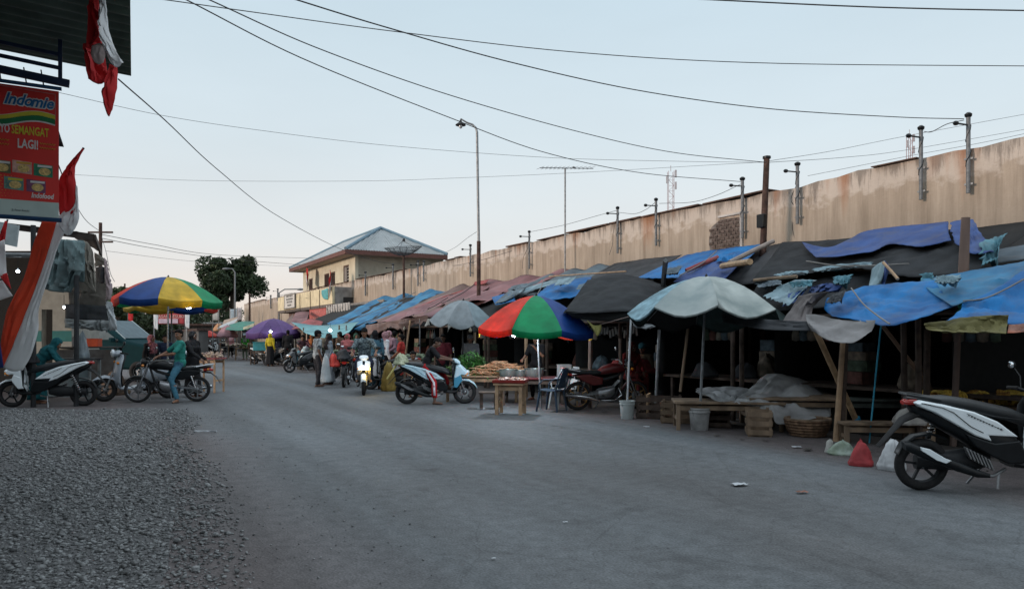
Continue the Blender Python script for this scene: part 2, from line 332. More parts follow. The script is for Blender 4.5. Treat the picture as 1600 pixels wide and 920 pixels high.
g = MB().grid([[V((x, y, -.004)) for x in (-1500, -200, -60, 0, 60, 200, 1500)] for y in (-1500, -200, -40, 0, 60, 200, 1500)]).build('ground', GROUND, smooth=False)
tag(g, kind='structure')
rd = MB().grid([[V((x, y, 0)) for x in range(-20, 141, 10)] for y in (11, 3, 0, -4, -9.4)]).build('road', road_material(), smooth=False)
rd.location = (0, 0, .002); rd.rotation_euler = (0, 0, YAW_U); tag(rd, kind='structure')
# --- gravel patch, foreground left
edge = [gr(*p) for p in ((-60, 634), (60, 638), (150, 640), (225, 636), (285, 634), (318, 655), (300, 690), (352, 735), (378, 790), (388, 830), (402, 870), (392, 925))]
edge += [V((-1.0, 2.6, 0)), V((-.6, .5, 0)), V((-.5, -2, 0)), V((-9, -2, 0)), V((-14, 6, 0)), V((-16, 15.5, 0))]
E2 = np.array([[p.x, p.y] for p in edge])
def inside(x, y, P=E2):
    r_ = np.zeros(len(x), bool); n = len(P)
    for i in range(n):
        x0, y0 = P[i]; x1, y1 = P[(i+1) % n]
        c = ((y0 > y) != (y1 > y)) & (x < (x1-x0)*(y-y0)/(y1-y0+1e-12)+x0); r_ ^= c
    return r_
gv = MB().add([V((p.x, p.y, .006))-(V((NX, NY, 0))*.55 if 4 <= q_ <= 12 else V((0, 0, 0))) for q_, p in enumerate(edge)], [tuple(range(len(edge)))]).build('gravel_bed', mat('grit', (.090, .090, .094), .95, var=.35, scale=14, bump=1, bscale=60), smooth=False)
tag(gv, kind='structure')
def pebbles(name, n, region, szf, m, label, mask=None, seed=3, kind='stuff'):
    rg = np.random.default_rng(seed); x0, x1, y0, y1 = region
    x = rg.uniform(x0, x1, n*4); y = rg.uniform(y0, y1, n*4)
    keep = mask(x, y, rg); x, y = x[keep][:n], y[keep][:n]; n = len(x)
    bm = bmesh.new(); bmesh.ops.create_icosphere(bm, subdivisions=1, radius=1); bv = np.array([v.co[:] for v in bm.verts]); bf = np.array([[v.index for v in f.verts] for f in bm.faces]); bm.free()
    sz = szf(x, y, rg); sc3 = sz[:, None]*rg.uniform(.6, 1.25, (n, 3)); sc3[:, 2] *= .52
    pv = bv[None]*(1+rg.normal(0, .13, (n, len(bv), 1)))*sc3[:, None, :]
    a = rg.uniform(0, 6.28, n); ca, sa = np.cos(a)[:, None], np.sin(a)[:, None]; tl = rg.normal(0, .35, n)[:, None]
    X = pv[..., 0]*ca-pv[..., 1]*sa; Y = pv[..., 0]*sa+pv[..., 1]*ca; Z = pv[..., 2]+X*tl*.6
    X += x[:, None]; Y += y[:, None]; Z += (.004+sc3[:, 2]*rg.uniform(.2, 1.15, n))[:, None]
    vv = np.stack([X, Y, Z], -1).reshape(-1, 3); ff = (bf[None]+(np.arange(n)*len(bv))[:, None, None]).reshape(-1, 3)
    me = bpy.data.meshes.new(name); me.vertices.add(len(vv)); me.vertices.foreach_set('co', vv.astype(np.float32).ravel())
    me.loops.add(ff.size); me.loops.foreach_set('vertex_index', ff.astype(np.int32).ravel()); me.polygons.add(len(ff))
    me.polygons.foreach_set('loop_start', np.arange(0, ff.size, 3, dtype=np.int32)); me.polygons.foreach_set('use_smooth', np.ones(len(ff), bool))
    me.update(calc_edges=True); me.materials.append(m); o = bpy.data.objects.new(name, me); col.objects.link(o)
    return tag(o, label, 'gravel', kind=kind)
def gmask(x, y, rg):
    ins = inside(x, y); vis = (x > -.74*y-.6) | (rg.random(len(x)) < .12)
    dens = np.clip(1.25-.055*(y-4), .5, 1) > rg.random(len(x))
    # thins out in trodden patches
    pat = np.array([noise.noise(V((a*.55, b*.55, 3))) for a, b in zip(x, y)])
    ed = np.full(len(x), 9.); 
    for i in range(1, 13):
        a0, a1 = E2[i], E2[i+1]; d_ = a1-a0; tt = np.clip(((x-a0[0])*d_[0]+(y-a0[1])*d_[1])/(d_@d_), 0, 1); ed = np.minimum(ed, np.hypot(x-a0[0]-tt*d_[0], y-a0[1]-tt*d_[1]))
    ed *= 1+1.2*pat
    return ins & vis & dens & (rg.random(len(x)) < np.clip(1.15+1.1*pat, .35, 1)) & (rg.random(len(x)) < np.clip(.06+ed/.85, 0, 1))
GM = mat('river_gravel', (.160, .166, .170), .8, var=.62, scale=23, bump=.4, bscale=150, detail=1)
pebbles('gravel', 74000, (-12, -.9, 3.3, 15.2), lambda x, y, r: np.clip(r.lognormal(-4.62, .45, len(x)), .0045, .032)*np.clip(.88+.02*y, .9, 1.15), GM,
        'loose grey river gravel spread over the ground at the left', gmask)
def emask(x, y, rg):
    d = np.min(np.hypot(x[:, None]-E2[None, 4:13, 0]+rg.normal(0, .25, (len(x), 1)), y[:, None]-E2[None, 4:13, 1]), 1)
    return (~inside(x, y)) & (rg.random(len(x)) < np.exp(-d/.6)) 
pebbles('loose_stones', 1700, (-7.5, -.5, 3.3, 15.6), lambda x, y, r: np.clip(r.lognormal(-4.95, .4, len(x)), .003, .017), GM, 'scattered small stones on the asphalt beside the gravel', emask, 5)
def rmask(x, y, rg): return (x > -.2*y-1) & (rg.random(len(x)) < .02+.5*(((x*NX+y*NY) > 8.6) & (x*NX+y*NY < 9.6)))
pebbles('road_crumbs', 600, (-6, 8, 4, 22), lambda x, y, r: np.clip(r.lognormal(-4.9, .5, len(x)), .004, .02), mat('crumb', (.12, .11, .10), .9, var=.6, scale=11), 'small crumbs and bits of litter on the road before the stalls', rmask, 8)
# --- long wall on the right
def wall_material():
    m = bpy.data.materials.new('stained_plaster'); m.use_nodes = True; n = m.node_tree; b = n.nodes['Principled BSDF']; L = n.links.new; N = n.nodes.new
    t = N('ShaderNodeTexCoord')
    def nz(sc_, st_, det=6, rough=.6):
        mp = N('ShaderNodeMapping'); mp.inputs['Scale'].default_value = st_; L(t.outputs['Object'], mp.inputs[0])
        k = N('ShaderNodeTexNoise'); k.inputs['Scale'].default_value = sc_; k.inputs['Detail'].default_value = det; k.inputs['Roughness'].default_value = rough; L(mp.outputs[0], k.inputs[0]); return k
    def ramp(k, a, ca, b_, cb):
        r_ = N('ShaderNodeValToRGB'); r_.color_ramp.elements[0].position = a; r_.color_ramp.elements[0].color = ca; r_.color_ramp.elements[1].position = b_; r_.color_ramp.elements[1].color = cb; L(k, r_.inputs[0]); return r_
    def mix(f, a, b_, mode='MIX'):
        q = N('ShaderNodeMix'); q.data_type = 'RGBA'; q.blend_type = mode
        if isinstance(f, float): q.inputs[0].default_value = f
        else: L(f, q.inputs[0])
        for s_, v_ in ((6, a), (7, b_)):
            if isinstance(v_, tuple): q.inputs[s_].default_value = v_
            else: L(v_, q.inputs[s_])
        return q
    base = ramp(nz(.7, (1, 1, .6)).outputs[0], .3, (.315, .265, .215, 1), .7, (.43, .37, .31, 1))
    streak = ramp(nz(3.2, (1, 1, .07), 7, .7).outputs[0], (.35), (.60, .57, .54, 1), .60, (1.08, 1.06, 1.04, 1))
    c = mix(.8, base.outputs[0], streak.outputs[0], 'MULTIPLY')
    sx_ = N('ShaderNodeSeparateXYZ'); L(t.outputs['Object'], sx_.inputs[0])
    # pale washed band under the top
    a1 = N('ShaderNodeMath'); a1.operation = 'MULTIPLY_ADD'; L(nz(2.2, (1, 1, 1.4), 5).outputs[0], a1.inputs[0]); a1.inputs[1].default_value = 1.2; L(sx_.outputs['Z'], a1.inputs[2])
    b1 = N('ShaderNodeMapRange'); b1.inputs['From Min'].default_value = 5.02; b1.inputs['From Max'].default_value = 5.2; L(a1.outputs[0], b1.inputs[0])
    bb = N('ShaderNodeMath'); bb.operation = 'MULTIPLY'; L(b1.outputs[0], bb.inputs[0]); bb.inputs[1].default_value = .75
    c = mix(bb.outputs[0], c.outputs[2], (.52, .46, .41, 1))
    gm = nz(4.5, (1, 1, .12), 8, .75); gz = N('ShaderNodeMapRange'); gz.inputs['From Min'].default_value = 3.9; gz.inputs['From Max'].default_value = 4.95; gz.inputs['To Min'].default_value = -.22; gz.inputs['To Max'].default_value = .12; L(sx_.outputs['Z'], gz.inputs[0])
    ga = N('ShaderNodeMath'); ga.operation = 'ADD'; L(gm.outputs[0], ga.inputs[0]); L(gz.outputs[0], ga.inputs[1])
    gr2 = ramp(ga.outputs[0], .53, (0, 0, 0, 1), .64, (.7, .7, .7, 1)); c = mix(gr2.outputs[0], c.outputs[2], (.14, .12, .105, 1))
    # thin white run-offs
    wr_ = ramp(nz(5.5, (1, 1, .05), 4).outputs[0], .66, (0, 0, 0, 1), .74, (.6, .6, .6, 1)); c = mix(wr_.outputs[0], c.outputs[2], (.56, .52, .48, 1))
    # rust from the top edge
    ru = nz(1.1, (1, 1, .03), 3); zz = N('ShaderNodeMapRange'); zz.inputs['From Min'].default_value = 3.0; zz.inputs['From Max'].default_value = 4.95; zz.inputs['To Min'].default_value = -.16; zz.inputs['To Max'].default_value = .1; L(sx_.outputs['Z'], zz.inputs[0])
    ra = N('ShaderNodeMath'); ra.operation = 'ADD'; L(ru.outputs[0], ra.inputs[0]); L(zz.outputs[0], ra.inputs[1])
    rr = ramp(ra.outputs[0], .63, (0, 0, 0, 1), .76, (.7, .7, .7, 1)); c = mix(rr.outputs[0], c.outputs[2], (.30, .13, .06, 1))
    # chips showing grey render
    ch = ramp(nz(9, (1, 1, 1), 8, .7).outputs[0], .70, (0, 0, 0, 1), .72, (.8, .8, .8, 1)); c = mix(ch.outputs[0], c.outputs[2], (.22, .19, .17, 1))
    L(c.outputs[2], b.inputs['Base Color']); b.inputs['Roughness'].default_value = .95; b.inputs['Specular IOR Level'].default_value = .15
    bp = N('ShaderNodeBump'); bp.inputs['Strength'].default_value = .5; bp.inputs['Distance'].default_value = .02; L(nz(12, (1, 1, 1), 8, .7).outputs[0], bp.inputs['Height']); L(bp.outputs[0], b.inputs['Normal'])
    return m
WALLM = wall_material()
wall = framed('perimeter_wall', 0, 14, label='long beige plastered wall with rust streaks running behind the market awnings', cat='wall')
rows = []
for z in [0, 3.0, 3.6, 4.2, 4.7, 4.95]:
    rows.append([V((x*.5-8, 0, z+((noise.noise(V((x*.6, 0, 0)))*.07+noise.noise(V((x*.11, 4, 0)))*.08-max(0, noise.noise(V((x*1.7, 9, 0)))-.25)*.25) if z > 4.9 else 0))) for x in range(0, 185)])
MB().grid(rows).build('wall_face', WALLM, wall, smooth=False, solid=0)
back = [[V((v.x, -.28, v.z)) for v in rows[0]], [V((v.x, -.28, v.z)) for v in rows[-1]], rows[-1]]
MB().grid(back).build('wall_back', WALLM, wall, smooth=False)
CAP = mat('rusty_capping', (.12, .035, .025), .8, .2, .5, 5, .4)
cb = MB(); cb.box((-2.35, -.12, 5.06), (13.2, .42, .2)); cb.build('rusty_capping', CAP, wall, smooth=False)
cb = MB(); random.seed(4)
x = 5.0
while x < 80:
    l_ = random.uniform(.5, 2.6)
    if random.random() < .62: cb.box((x+l_/2, -.1, 4.975+random.uniform(-.01, .03)), (l_, .40, random.uniform(.015, .04)), (0, random.uniform(-.008, .008), 0))
    x += l_+random.uniform(.02, .2)
cb.build('coping', mat('old_coping', (.10, .06, .045), .9, var=.5, bump=.5), wall, smooth=False)
MB().box((-1.0, .17, 1.84), (14, .34, 3.68)).build('thick_base', mat('bare_concrete', (.27, .25, .235), .95, var=.35, scale=3, bump=.8, bscale=14), wall, smooth=False)
# hole in the plaster that shows brick
pc = lt(1133, 367, 14); cs = pc.x*UX+pc.y*UY; bp_ = MB(); mo = MB(); random.seed(2)
hw, hh = .52, .40; zc = pc.z
mo.prism([(cs-hw-.02, zc-hh), (cs+hw, zc-hh), (cs+hw+.05, zc-.1), (cs+hw-.03, zc+.25), (cs+.15, zc+hh+.02), (cs-hw, zc+hh-.02)], .0, .006)
for j in range(9):
    for i in range(7):
        bx_ = cs-hw+.02+i*.155+(.07 if j % 2 else 0); bz = zc-hh+.045+j*.088
        if bx_ < cs+hw-.05 and not (j > 6 and i > 4) and not (j < 1 and i > 5): bp_.box((bx_+.04, .012+random.uniform(-.006, .006), bz), (.135, .03, .066), (0, random.uniform(-.05, .05), 0))
mo.build('bare_mortar', mat('old_mortar', (.16, .14, .13), .95, var=.4, bump=.6), wall, smooth=False)
bp_.build('brick_patch', mat('old_brick', (.10, .075, .065), .95, var=.5, scale=12, bump=.6), wall, smooth=False, bevel=.004)
rim = MB(); rim.beam((cs-hw-.07, .03, zc-hh), (cs-hw-.06, .03, zc+hh+.1), .06, .07); rim.beam((cs-hw-.06, .03, zc+hh+.08), (cs+.2, .03, zc+hh+.08), .06, .05)
rim.build('patch_frame', mat('pale_render', (.42, .40, .38), .9, var=.2, bump=.5), wall, smooth=False)

def mast(px, yt, yb, label, lat_=13.88, r=.042, m=None, arms=True, yaw=0):
    a = lt(px, yb, lat_); b = lt(px, yt, lat_); h = b.z-a.z
    e_ = empty('service_mast', a, YAW_U, label, 'mast', 'cable masts fixed along the wall')
    MB().tube([(0, 0, 0), (0, 0, h)], r, 10).build('pipe', m or GALV, e_)
    k = MB(); k.lathe([(r*1.1, h-.02), (r*1.6, h+.0), (r*1.75, h+.04), (r*.8, h+.07)], 10); k.build('head', BLK, e_)
    for z in (h*.12, h*.45): MB().box((0, -.03, z), (r*4.2, .05, .035)).build('clamp', STEEL, e_)
    if arms:
        q = MB(); q.beam((0, 0, h-.16), (.02, .34, h-.17), .025, .025); q.ell((.02, .36, h-.17), (.05, .06, .045), 8); q.build('insulator_arm', BLK, e_)
    wv = MB(); wv.tube([(r*math.cos(t*1.3)*1.25, r*math.sin(t*1.3)*1.25, h*(.35+.6*t/9)) for t in range(10)], .008, 5); wv.build('wound_wire', BLK, e_)
    return e_
for args in ((1513, 182, 302, 'thick grey service mast at the right end of the wall by the timber pole', 13.88, .037),
             (1439, 202, 312, 'grey service mast on the wall above the navy tarpaulin', 13.88, .037),
             (1246, 258, 350, 'slim grey mast right of the tall brown pole', 13.88, .04),
             (1160, 281, 372, 'slim grey mast right above the exposed bricks', 13.88, .04),
             (1025, 313, 384, 'grey mast with drooping wires over the bright blue tarpaulin', 13.88, .035),
             (965, 326, 396, 'thin mast on the wall above the black awnings', 13.88, .035),
             (827, 363, 420, 'thin mast left of the tall television antenna', 13.88, .035),
             (735, 384, 432, 'thin short mast just left of the tall street lamp', 13.88, .04),
             (662, 409, 440, 'rightmost of the two far masts below the roof end of the yellow house', 13.88, .04),
             (653, 409, 447, 'left of the two far masts below the roof end of the yellow house', 13.88, .04),
             (614, 414, 452, 'far mast left of the satellite dish', 13.88, .045),
             (571, 426, 462, 'far mast beside the grey balcony side', 13.88, .05),
             (434, 452, 470, 'tiny mast left of the far balcony on the wall', 13.88, .06),
             (423, 462, 482, 'leftmost tiny mast on the far wall', 13.88, .06)): mast(*args)
# tall rusty pole
a = lt(1192, 395, 13.2); b = lt(1198, 248, 13.2)
tp = empty('utility_pole', (a.x, a.y, 0), YAW_U, 'tall rusty brown steel pole rising above the wall', 'pole')
dx = (b-a); ldx = dx.x*UX+dx.y*UY; ldy = dx.x*(-NX)+dx.y*(-NY)
MB().tube([(0, 0, 0), (0, 0, a.z), (ldx, ldy, b.z)], [.08, .075, .065], 12).build('shaft', RUST, tp)
MB().lathe([(.09, b.z), (.09, b.z+.05), (.02, b.z+.07)], 10, c=(ldx, ldy, 0)).build('cap', BLK, tp)
MB().box((ldx*.5, ldy*.5+.1, (a.z+b.z)/2-.35), (.2, .12, .3)).build('meter_box', BLK, tp, bevel=.01)
# street lamp behind the stalls
a = lt(748, 440, 12); b = lt(743, 205, 12)
lp = empty('street_lamp', (a.x, a.y, 0), 0, 'tall street lamp with a curved arm and bowl lamp rising behind the pink awnings', 'street lamp')
h = b.z; Lx = (715-743)/F*b.y
MB().tube([(0, 0, 0), (0, 0, h*.55)], [.075, .07], 12).build('lower_pole', RUST, lp)
MB().tube([(0, 0, h*.55), (-.06, 0, h-.1), (-.1, 0, h+.05), (-.22, 0, h+.17), (-.42, 0, h+.24), (Lx, 0, h+.38)], [.05, .045, .04, .036, .032, .028], 10).build('arm', STEEL, lp)
MB().lathe([(.03, .1), (.05, .03), (.19, -.08), (.185, -.1), (.02, -.06)], 16, c=(Lx, 0, h+.24)).build('lamp_shade', DARK, lp)
MB().ell((Lx, 0, h+.12), (.07, .07, .1)).build('lamp_glass', LENS, lp)
# TV antenna on a pole
a = lt(883, 420, 13.6); b = lt(884, 262, 13.6)
an = empty('television_antenna', (a.x, a.y, 0), 0, 'tall television antenna with a long horizontal boom above the wall', 'antenna'); h = b.z
MB().tube([(0, 0, 0), (0, 0, h)], .028, 8).build('pole', STEEL, an)
k = MB(); k.tube([(-.85, -.1, h-.02), (.95, .1, h+.0)], .014, 6); k.ell((.3, .03, h+.02), (.06, .03, .03), 8); k.build('boom', STEEL, an)
k = MB()
for i in range(13): xx = -.82+i*.14; k.tube([(xx+.12, -.22, h), (xx-.12+.24*0, .22, h)], .006, 5)
k.build('elements', STEEL, an)
# satellite dish (mesh) on a pole
a = lt(631, 458, 13.6); b = lt(631, 400, 13.6)
ds = empty('satellite_dish', (a.x, a.y, 0), R(20), 'large dark mesh satellite dish facing the sky on a pole before the yellow house', 'satellite dish'); h = b.z
MB().tube([(0, 0, 0), (0, 0, h)], .06, 8).build('pole', RUST, ds)
Rr = .95; k = MB(); tilt = Euler((R(8), R(-6), 0)).to_matrix()
pts = lambda r_, a_: V((0, 0, h+.02))+tilt@V((r_*math.cos(a_), r_*math.sin(a_), .42*(r_/Rr)**2))
for i in range(16): k.tube([pts(Rr*q/4, i*math.pi/8) for q in range(5)], .012, 4)
for q in (1, 2, 3, 4): k.tube([pts(Rr*q/4, j*math.pi/12) for j in range(25)], .013, 4)
for q in range(1, 24): k.tube([pts(Rr*q/24, j*math.pi/12) for j in range(25)], .0035, 3)
for i in range(48): k.tube([pts(Rr*q/4, i*math.pi/24) for q in range(1, 5)], .003, 3)
k.build('mesh_bowl', DARK, ds)
k = MB()
for i in range(3): k.tube([pts(Rr*.8, i*2.1), V((0, 0, h+.02))+tilt@V((0, 0, .75))], .01, 4)
k.lathe([(.06, -.06), (.08, .0), (.05, .08)], 8, c=V((0, 0, h+.8))); k.build('feed', DARK, ds)
# far lattice masts
for (px, yt, yb, t_, wd, lb) in ((1048, 268, 330, 150, 1.1, 'far lattice radio mast behind the middle of the wall'), (1421, 212, 250, 150, .8, 'small far lattice mast behind the right part of the wall')):
    a = at(px, yb+60, t_); b = at(px, yt, t_); e_ = empty('radio_mast', (a.x, a.y, 0), 0, lb, 'mast'); k = MB()
    for sx1 in (-1, 1):
        for sy1 in (-1, 1): k.beam((sx1*wd/2, sy1*wd/2, 0), (sx1*wd/2, sy1*wd/2, b.z), .09, .09)
    z = 0; q = 1
    while z < b.z-1:
        k.beam((-wd/2*q, -wd/2, z), (wd/2*q, -wd/2, z+1.1), .06, .06); k.beam((-wd/2, -wd/2, z), (wd/2, -wd/2, z), .05, .05); z += 1.1; q = -q
    k.build('lattice', mat('red_white_lattice', (.35, .25, .26), .7), e_, smooth=False)
    k = MB()
    for j in range(3): k.box((wd*.8*(-1)**j, -wd*.6, b.z-1.2*j-.6), (.35, .2, 1.5))
    k.tube([(0, 0, b.z), (0, 0, b.z+1.2)], .06, 6); k.build('panel_antennas', mat('antenna_grey', (.4, .38, .4)), e_, smooth=False)

# ================================================================== YELLOW HOUSE
CREAM = mat('cream_render', (.56, .515, .40), .9, var=.12, scale=1.5, bump=.3, c2=(.63, .59, .47))
GREYW = mat('grey_render', (.36, .33, .27), .9, var=.2, scale=1.5, bump=.3)
FASC = mat('brown_fascia', (.13, .055, .045), .7, var=.2)
SOFF = mat('soffit', (.42, .33, .27), .85, var=.1)
ROOF = mat('bluegrey_sheet_roof', (.31, .335, .345), .55, .1, .12, 2)
RIDGE = mat('blue_ridge', (.12, .20, .26), .6, var=.1)
hs = framed('house', 44.7, 14, label='two storey cream house with a hipped blue grey sheet roof beyond the wall', cat='house')
LN, DP, ZT = 13.2, 5.76, 6.5
ow = [(1.3, 2.5, 4.55, 6.05), (4.4, 5.6, 4.6, 5.85), (5.85, 7.1, 4.6, 5.85), (10.3, 11.4, 4.55, 5.8)]   # openings in the facade: x0,x1,z0,z1
k = MB(); xs = sorted({0, LN, *[q for w_ in ow for q in w_[:2]]})
for i in range(len(xs)-1):
    o_ = [w_ for w_ in ow if abs(w_[0]-xs[i]) < 1e-6]
    if o_:
        k.box(((xs[i]+xs[i+1])/2, -.1, o_[0][2]/2), (xs[i+1]-xs[i], .2, o_[0][2])); k.box(((xs[i]+xs[i+1])/2, -.1, (o_[0][3]+ZT)/2), (xs[i+1]-xs[i], .2, ZT-o_[0][3]))
    else: k.box(((xs[i]+xs[i+1])/2, -.1, ZT/2), (xs[i+1]-xs[i], .2, ZT))
k.build('facade', CREAM, hs, smooth=False)
k = MB(); k.box((.1, -DP/2-.1, ZT/2), (.2, DP-.2, ZT)); k.box((LN-.1, -DP/2-.1, ZT/2), (.2, DP-.2, ZT)); k.box((LN/2, -DP-.1, ZT/2), (LN, .2, ZT)); k.build('side_walls', GREYW, hs, smooth=False)
for i, (x0, x1, z0, z1) in enumerate(ow):
    fr = MB(); 
    for q in (x0+.04, x1-.04): fr.box((q, -.08, (z0+z1)/2), (.08, .1, z1-z0))
    for q in (z0+.04, z1-.04): fr.box(((x0+x1)/2, -.08, q), (x1-x0-.16, .1, .08))
    fo = fr.build('window', mat('window_timber', (.10, .055, .04), .7), hs, smooth=False)
    MB().box(((x0+x1)/2, -.16, (z0+z1)/2), (x1-x0-.02, .02, z1-z0-.02)).build('pane', GLASS, fo, smooth=False)
    gl = MB()
    nb_ = 5 if i else 0
    for j in range(nb_): gl.box((x0+.1+(x1-x0-.2)*(j+.5)/nb_, -.05, (z0+z1)/2), (.05, .03, z1-z0-.18))
    if i == 0:
        for j in range(7): gl.box((x0+.28, -.05, z0+.2+j*.19), (.34, .03, .11), (R(20), 0, 0))
        gl.box((x0+.8, -.04, (z0+z1)/2), (.5, .03, z1-z0-.2))
    gl.build('shutter', mat('louvre_grey', (.22, .2, .19), .7) if i == 0 else mat('bar_brown', (.10, .06, .05), .7), fo, smooth=False)
OV = .85; x0, x1, y0, y1 = -OV, LN+OV, OV, -DP-.1; zb, zp = ZT+.0, 8.65; mx_ = (y0+y1)/2; r0 = x0+(y0-y1)/2; r1 = x1-(y0-y1)/2
k = MB(); k.add([(x0+.1, y0-.1, zb), (x1-.1, y0-.1, zb), (x1-.1, y1+.1, zb), (x0+.1, y1+.1, zb)], [(0, 1, 2, 3)]); k.build('soffit', SOFF, hs, smooth=False)
k = MB()
for (pa, pb) in (((x0, y0), (x1, y0)), ((x1, y0), (x1, y1)), ((x1, y1), (x0, y1)), ((x0, y1), (x0, y0))): k.beam((*pa, zb+.11), (*pb, zb+.11), .06, .26)
k.build('fascia', FASC, hs, smooth=False)
def corr(quad, n, amp, nm, m, parent, rows_=2):                 # corrugated sheet between an eave edge and a ridge edge
    a0, a1, b0, b1 = [V(q) for q in quad]; rws = []
    nn = (a1-a0).cross(b0-a0).normalized()
    if nn.z < 0: nn = -nn
    for j in range(rows_+1):
        v = j/rows_; e0 = a0.lerp(b0, v); e1 = a1.lerp(b1, v); w0 = (a1-a0).normalized(); line = []
        L_ = (a1-a0).length; s0 = (e0-a0).dot(w0); s1 = (e1-a0).dot(w0)
        for i in range(n+1):
            u = s0+(s1-s0)*i/n; line.append(e0.lerp(e1, i/n)+nn*(amp*math.sin(u/L_*math.pi*2*n/4)))
        rws.append(line)
    return MB().grid(rws).build(nm, m, parent, fix=False)
zr = zb+.25
corr(((x0, y1, zr), (x0, y0, zr), (r0, mx_, zp), (r0, mx_, zp)), 160, .035, 'roof_end', ROOF, hs, 14)
corr(((x0, y0, zr), (x1, y0, zr), (r0, mx_, zp), (r1, mx_, zp)), 200, .035, 'roof_front', ROOF, hs, 12)
corr(((x1, y1, zr), (x0, y1, zr), (r1, mx_, zp), (r0, mx_, zp)), 100, .035, 'roof_back', ROOF, hs, 6)
corr(((x1, y0, zr), (x1, y1, zr), (r1, mx_, zp), (r1, mx_, zp)), 80, .035, 'roof_far_end', ROOF, hs, 6)
k = MB()
for (pa, pb) in (((x0, y0, zr), (r0, mx_, zp)), ((x0, y1, zr), (r0, mx_, zp)), ((x1, y0, zr), (r1, mx_, zp)), ((r0, mx_, zp), (r1, mx_, zp))): k.tube([V(pa)+V((0, 0, .05)), V(pb)+V((0, 0, .05))], .11, 8)
k.build('ridge_cap', RIDGE, hs)
# balcony
BAL = mat('balcony_cream', (.60, .52, .35), .9, var=.18, scale=2, bump=.3)
k = MB(); k.box((8.1, 1.27, 4.02), (15.6, .14, 1.05)); k.box((15.85, .67, 4.02), (.14, 1.06, 1.05)); k.build('balcony_parapet', BAL, hs, smooth=False)
MB().box((.37, .66, 4.0), (.14, 1.06, 1.08)).build('balcony_side', mat('grey_cement', (.24, .23, .22), .95, var=.3, scale=2.5, bump=.4), hs, smooth=False)
MB().box((8.1, .67, 3.4), (15.7, 1.34, .18)).build('balcony_floor', mat('slab_edge', (.12, .10, .09), .9, var=.3), hs, smooth=False)
k = MB()
for x_ in (3.2, 5.6, 8.5, 13.3): k.tube([(x_, 1.36, 3.3), (x_, 1.36, 4.5)], .03, 6)
k.build('drain_pipe', mat('pipe_brown', (.13, .10, .07)), hs)
MB().box((-.02, .45, 3.72), (.05, .6, .35)).build('stain_box', DARK, hs, smooth=False)
SGN = mat('sign_white', (.55, .53, .50), .6, var=.1)
INK = mat('sign_ink', (.08, .09, .10), .8)
sg = empty('office_sign', st(44.7+11.4, 12.58, 3.62), YAW_U+math.pi, 'white framed office sign with grey lines of lettering on the far balcony', 'sign')
MB().box((0, .0, .48), (3.3, .05, 1.05)).build('board', SGN, sg, smooth=False)
k = MB()
for q in ((0, 0, .98, 3.4, .07), (0, 0, -.04, 3.4, .07)): k.box((0, 0, q[2]), (q[3], .09, q[4]))
for s_ in (-1, 1): k.box((s_*1.68, 0, .47), (.07, .09, 1.09))
k.build('frame', mat('frame_grey', (.16, .15, .14)), sg, smooth=False)
MT = Matrix.Rotation(R(90), 4, 'X')
for j, (tx, sz) in enumerate((('PEMERINTAH KABUPATEN', .17), ('DINAS PERDAGANGAN', .2), ('KANTOR PASAR', .24), ('PASAR BESUKI', .2))):
    text(tx, sz, INK, Matrix.Translation((0, -.03, .80-j*.23))@MT, 'lettering', sg, .002)
CY = mat('torn_cyan_vinyl', (.10, .36, .38), .6, var=.2, trans=.1)
sheet('banner', 'torn turquoise banner draped over the cream balcony parapet', 'banner', [[lt(502, 454, 12.62), lt(512, 450, 12.62)], [lt(503, 462, 12.62), lt(512.5, 462, 12.62)], [lt(506, 467, 12.62), lt(512, 468, 12.62)]], CY, 10, 8, .03, 5, rag=.1)
def flagpole(px, py, l, lb, lean, rot=0):
    p = lt(px, py, l); e_ = empty('national_flag', p, YAW_U, lb, 'flag', 'small red and white flags on the cream house')
    MB().tube([(0, 0, -1.2), (lean*.3, .3, .75)], .02, 6).build('flag_staff', STEEL, e_)
    for nm, z0, z1, m_ in (('red_half', .2, .75, mat('flag_red', (.50, .03, .03), .8, trans=.2)), ('white_half', -.35, .2, mat('flag_white', (.62, .6, .6), .8, trans=.2))):
        sheet(nm, None, None, [[V((lean*.3*z1, .3, z1)), V((lean*.9, .35, z1-.25)), V((lean*1.1, .5, z1-.7))], [V((lean*.3*z0, .25, z0)), V((lean*.6, .3, z0-.3)), V((lean*1.0, .45, z0-.75))]], m_, 8, 5, .05, 3, parent=e_)
flagpole(484, 434, 13.6, 'small red and white flag hanging left on the far end of the cream facade', -1.0)
flagpole(522, 440, 12.9, 'small red and white flag at the balcony between the dark windows', -.5)
# signs and panels under the balcony
def board(name, label, cat, pxl, pxr, yt, yb, l, m, off=0):
    a = lt(pxl, yb, l); b = lt(pxr, yb, l); zt = lt(pxl, yt, l).z; zb_ = min(a.z, b.z)
    sa = a.x*UX+a.y*UY; sb = b.x*UX+b.y*UY; e_ = empty(name, st(sa, l, zb_), YAW_U+math.pi, label, cat)
    w_ = sa-sb
    MB().box((w_/2, 0, (zt-zb_)/2), (w_, .05, zt-zb_)).build('panel', m, e_, smooth=False); return e_, w_, zt-zb_
e_, w_, h_ = board('shop_banner', 'faded red shop banner with pale lettering under the balcony', 'banner', 484, 510, 483, 506, 12.75, mat('faded_red_vinyl', (.40, .10, .09), .6, var=.2))
text('TOKO', h_*.25, mat('pale_red_ink', (.50, .24, .22)), Matrix.Translation((w_/2, -.03, h_*.66))@MT, 'lettering', e_, .002, sx_=1.8)
text('NADIRA', h_*.42, mat('pale_red_ink', (.50, .24, .22)), Matrix.Translation((w_/2, -.03, h_*.2))@MT, 'lettering', e_, .002, sx_=1.25)
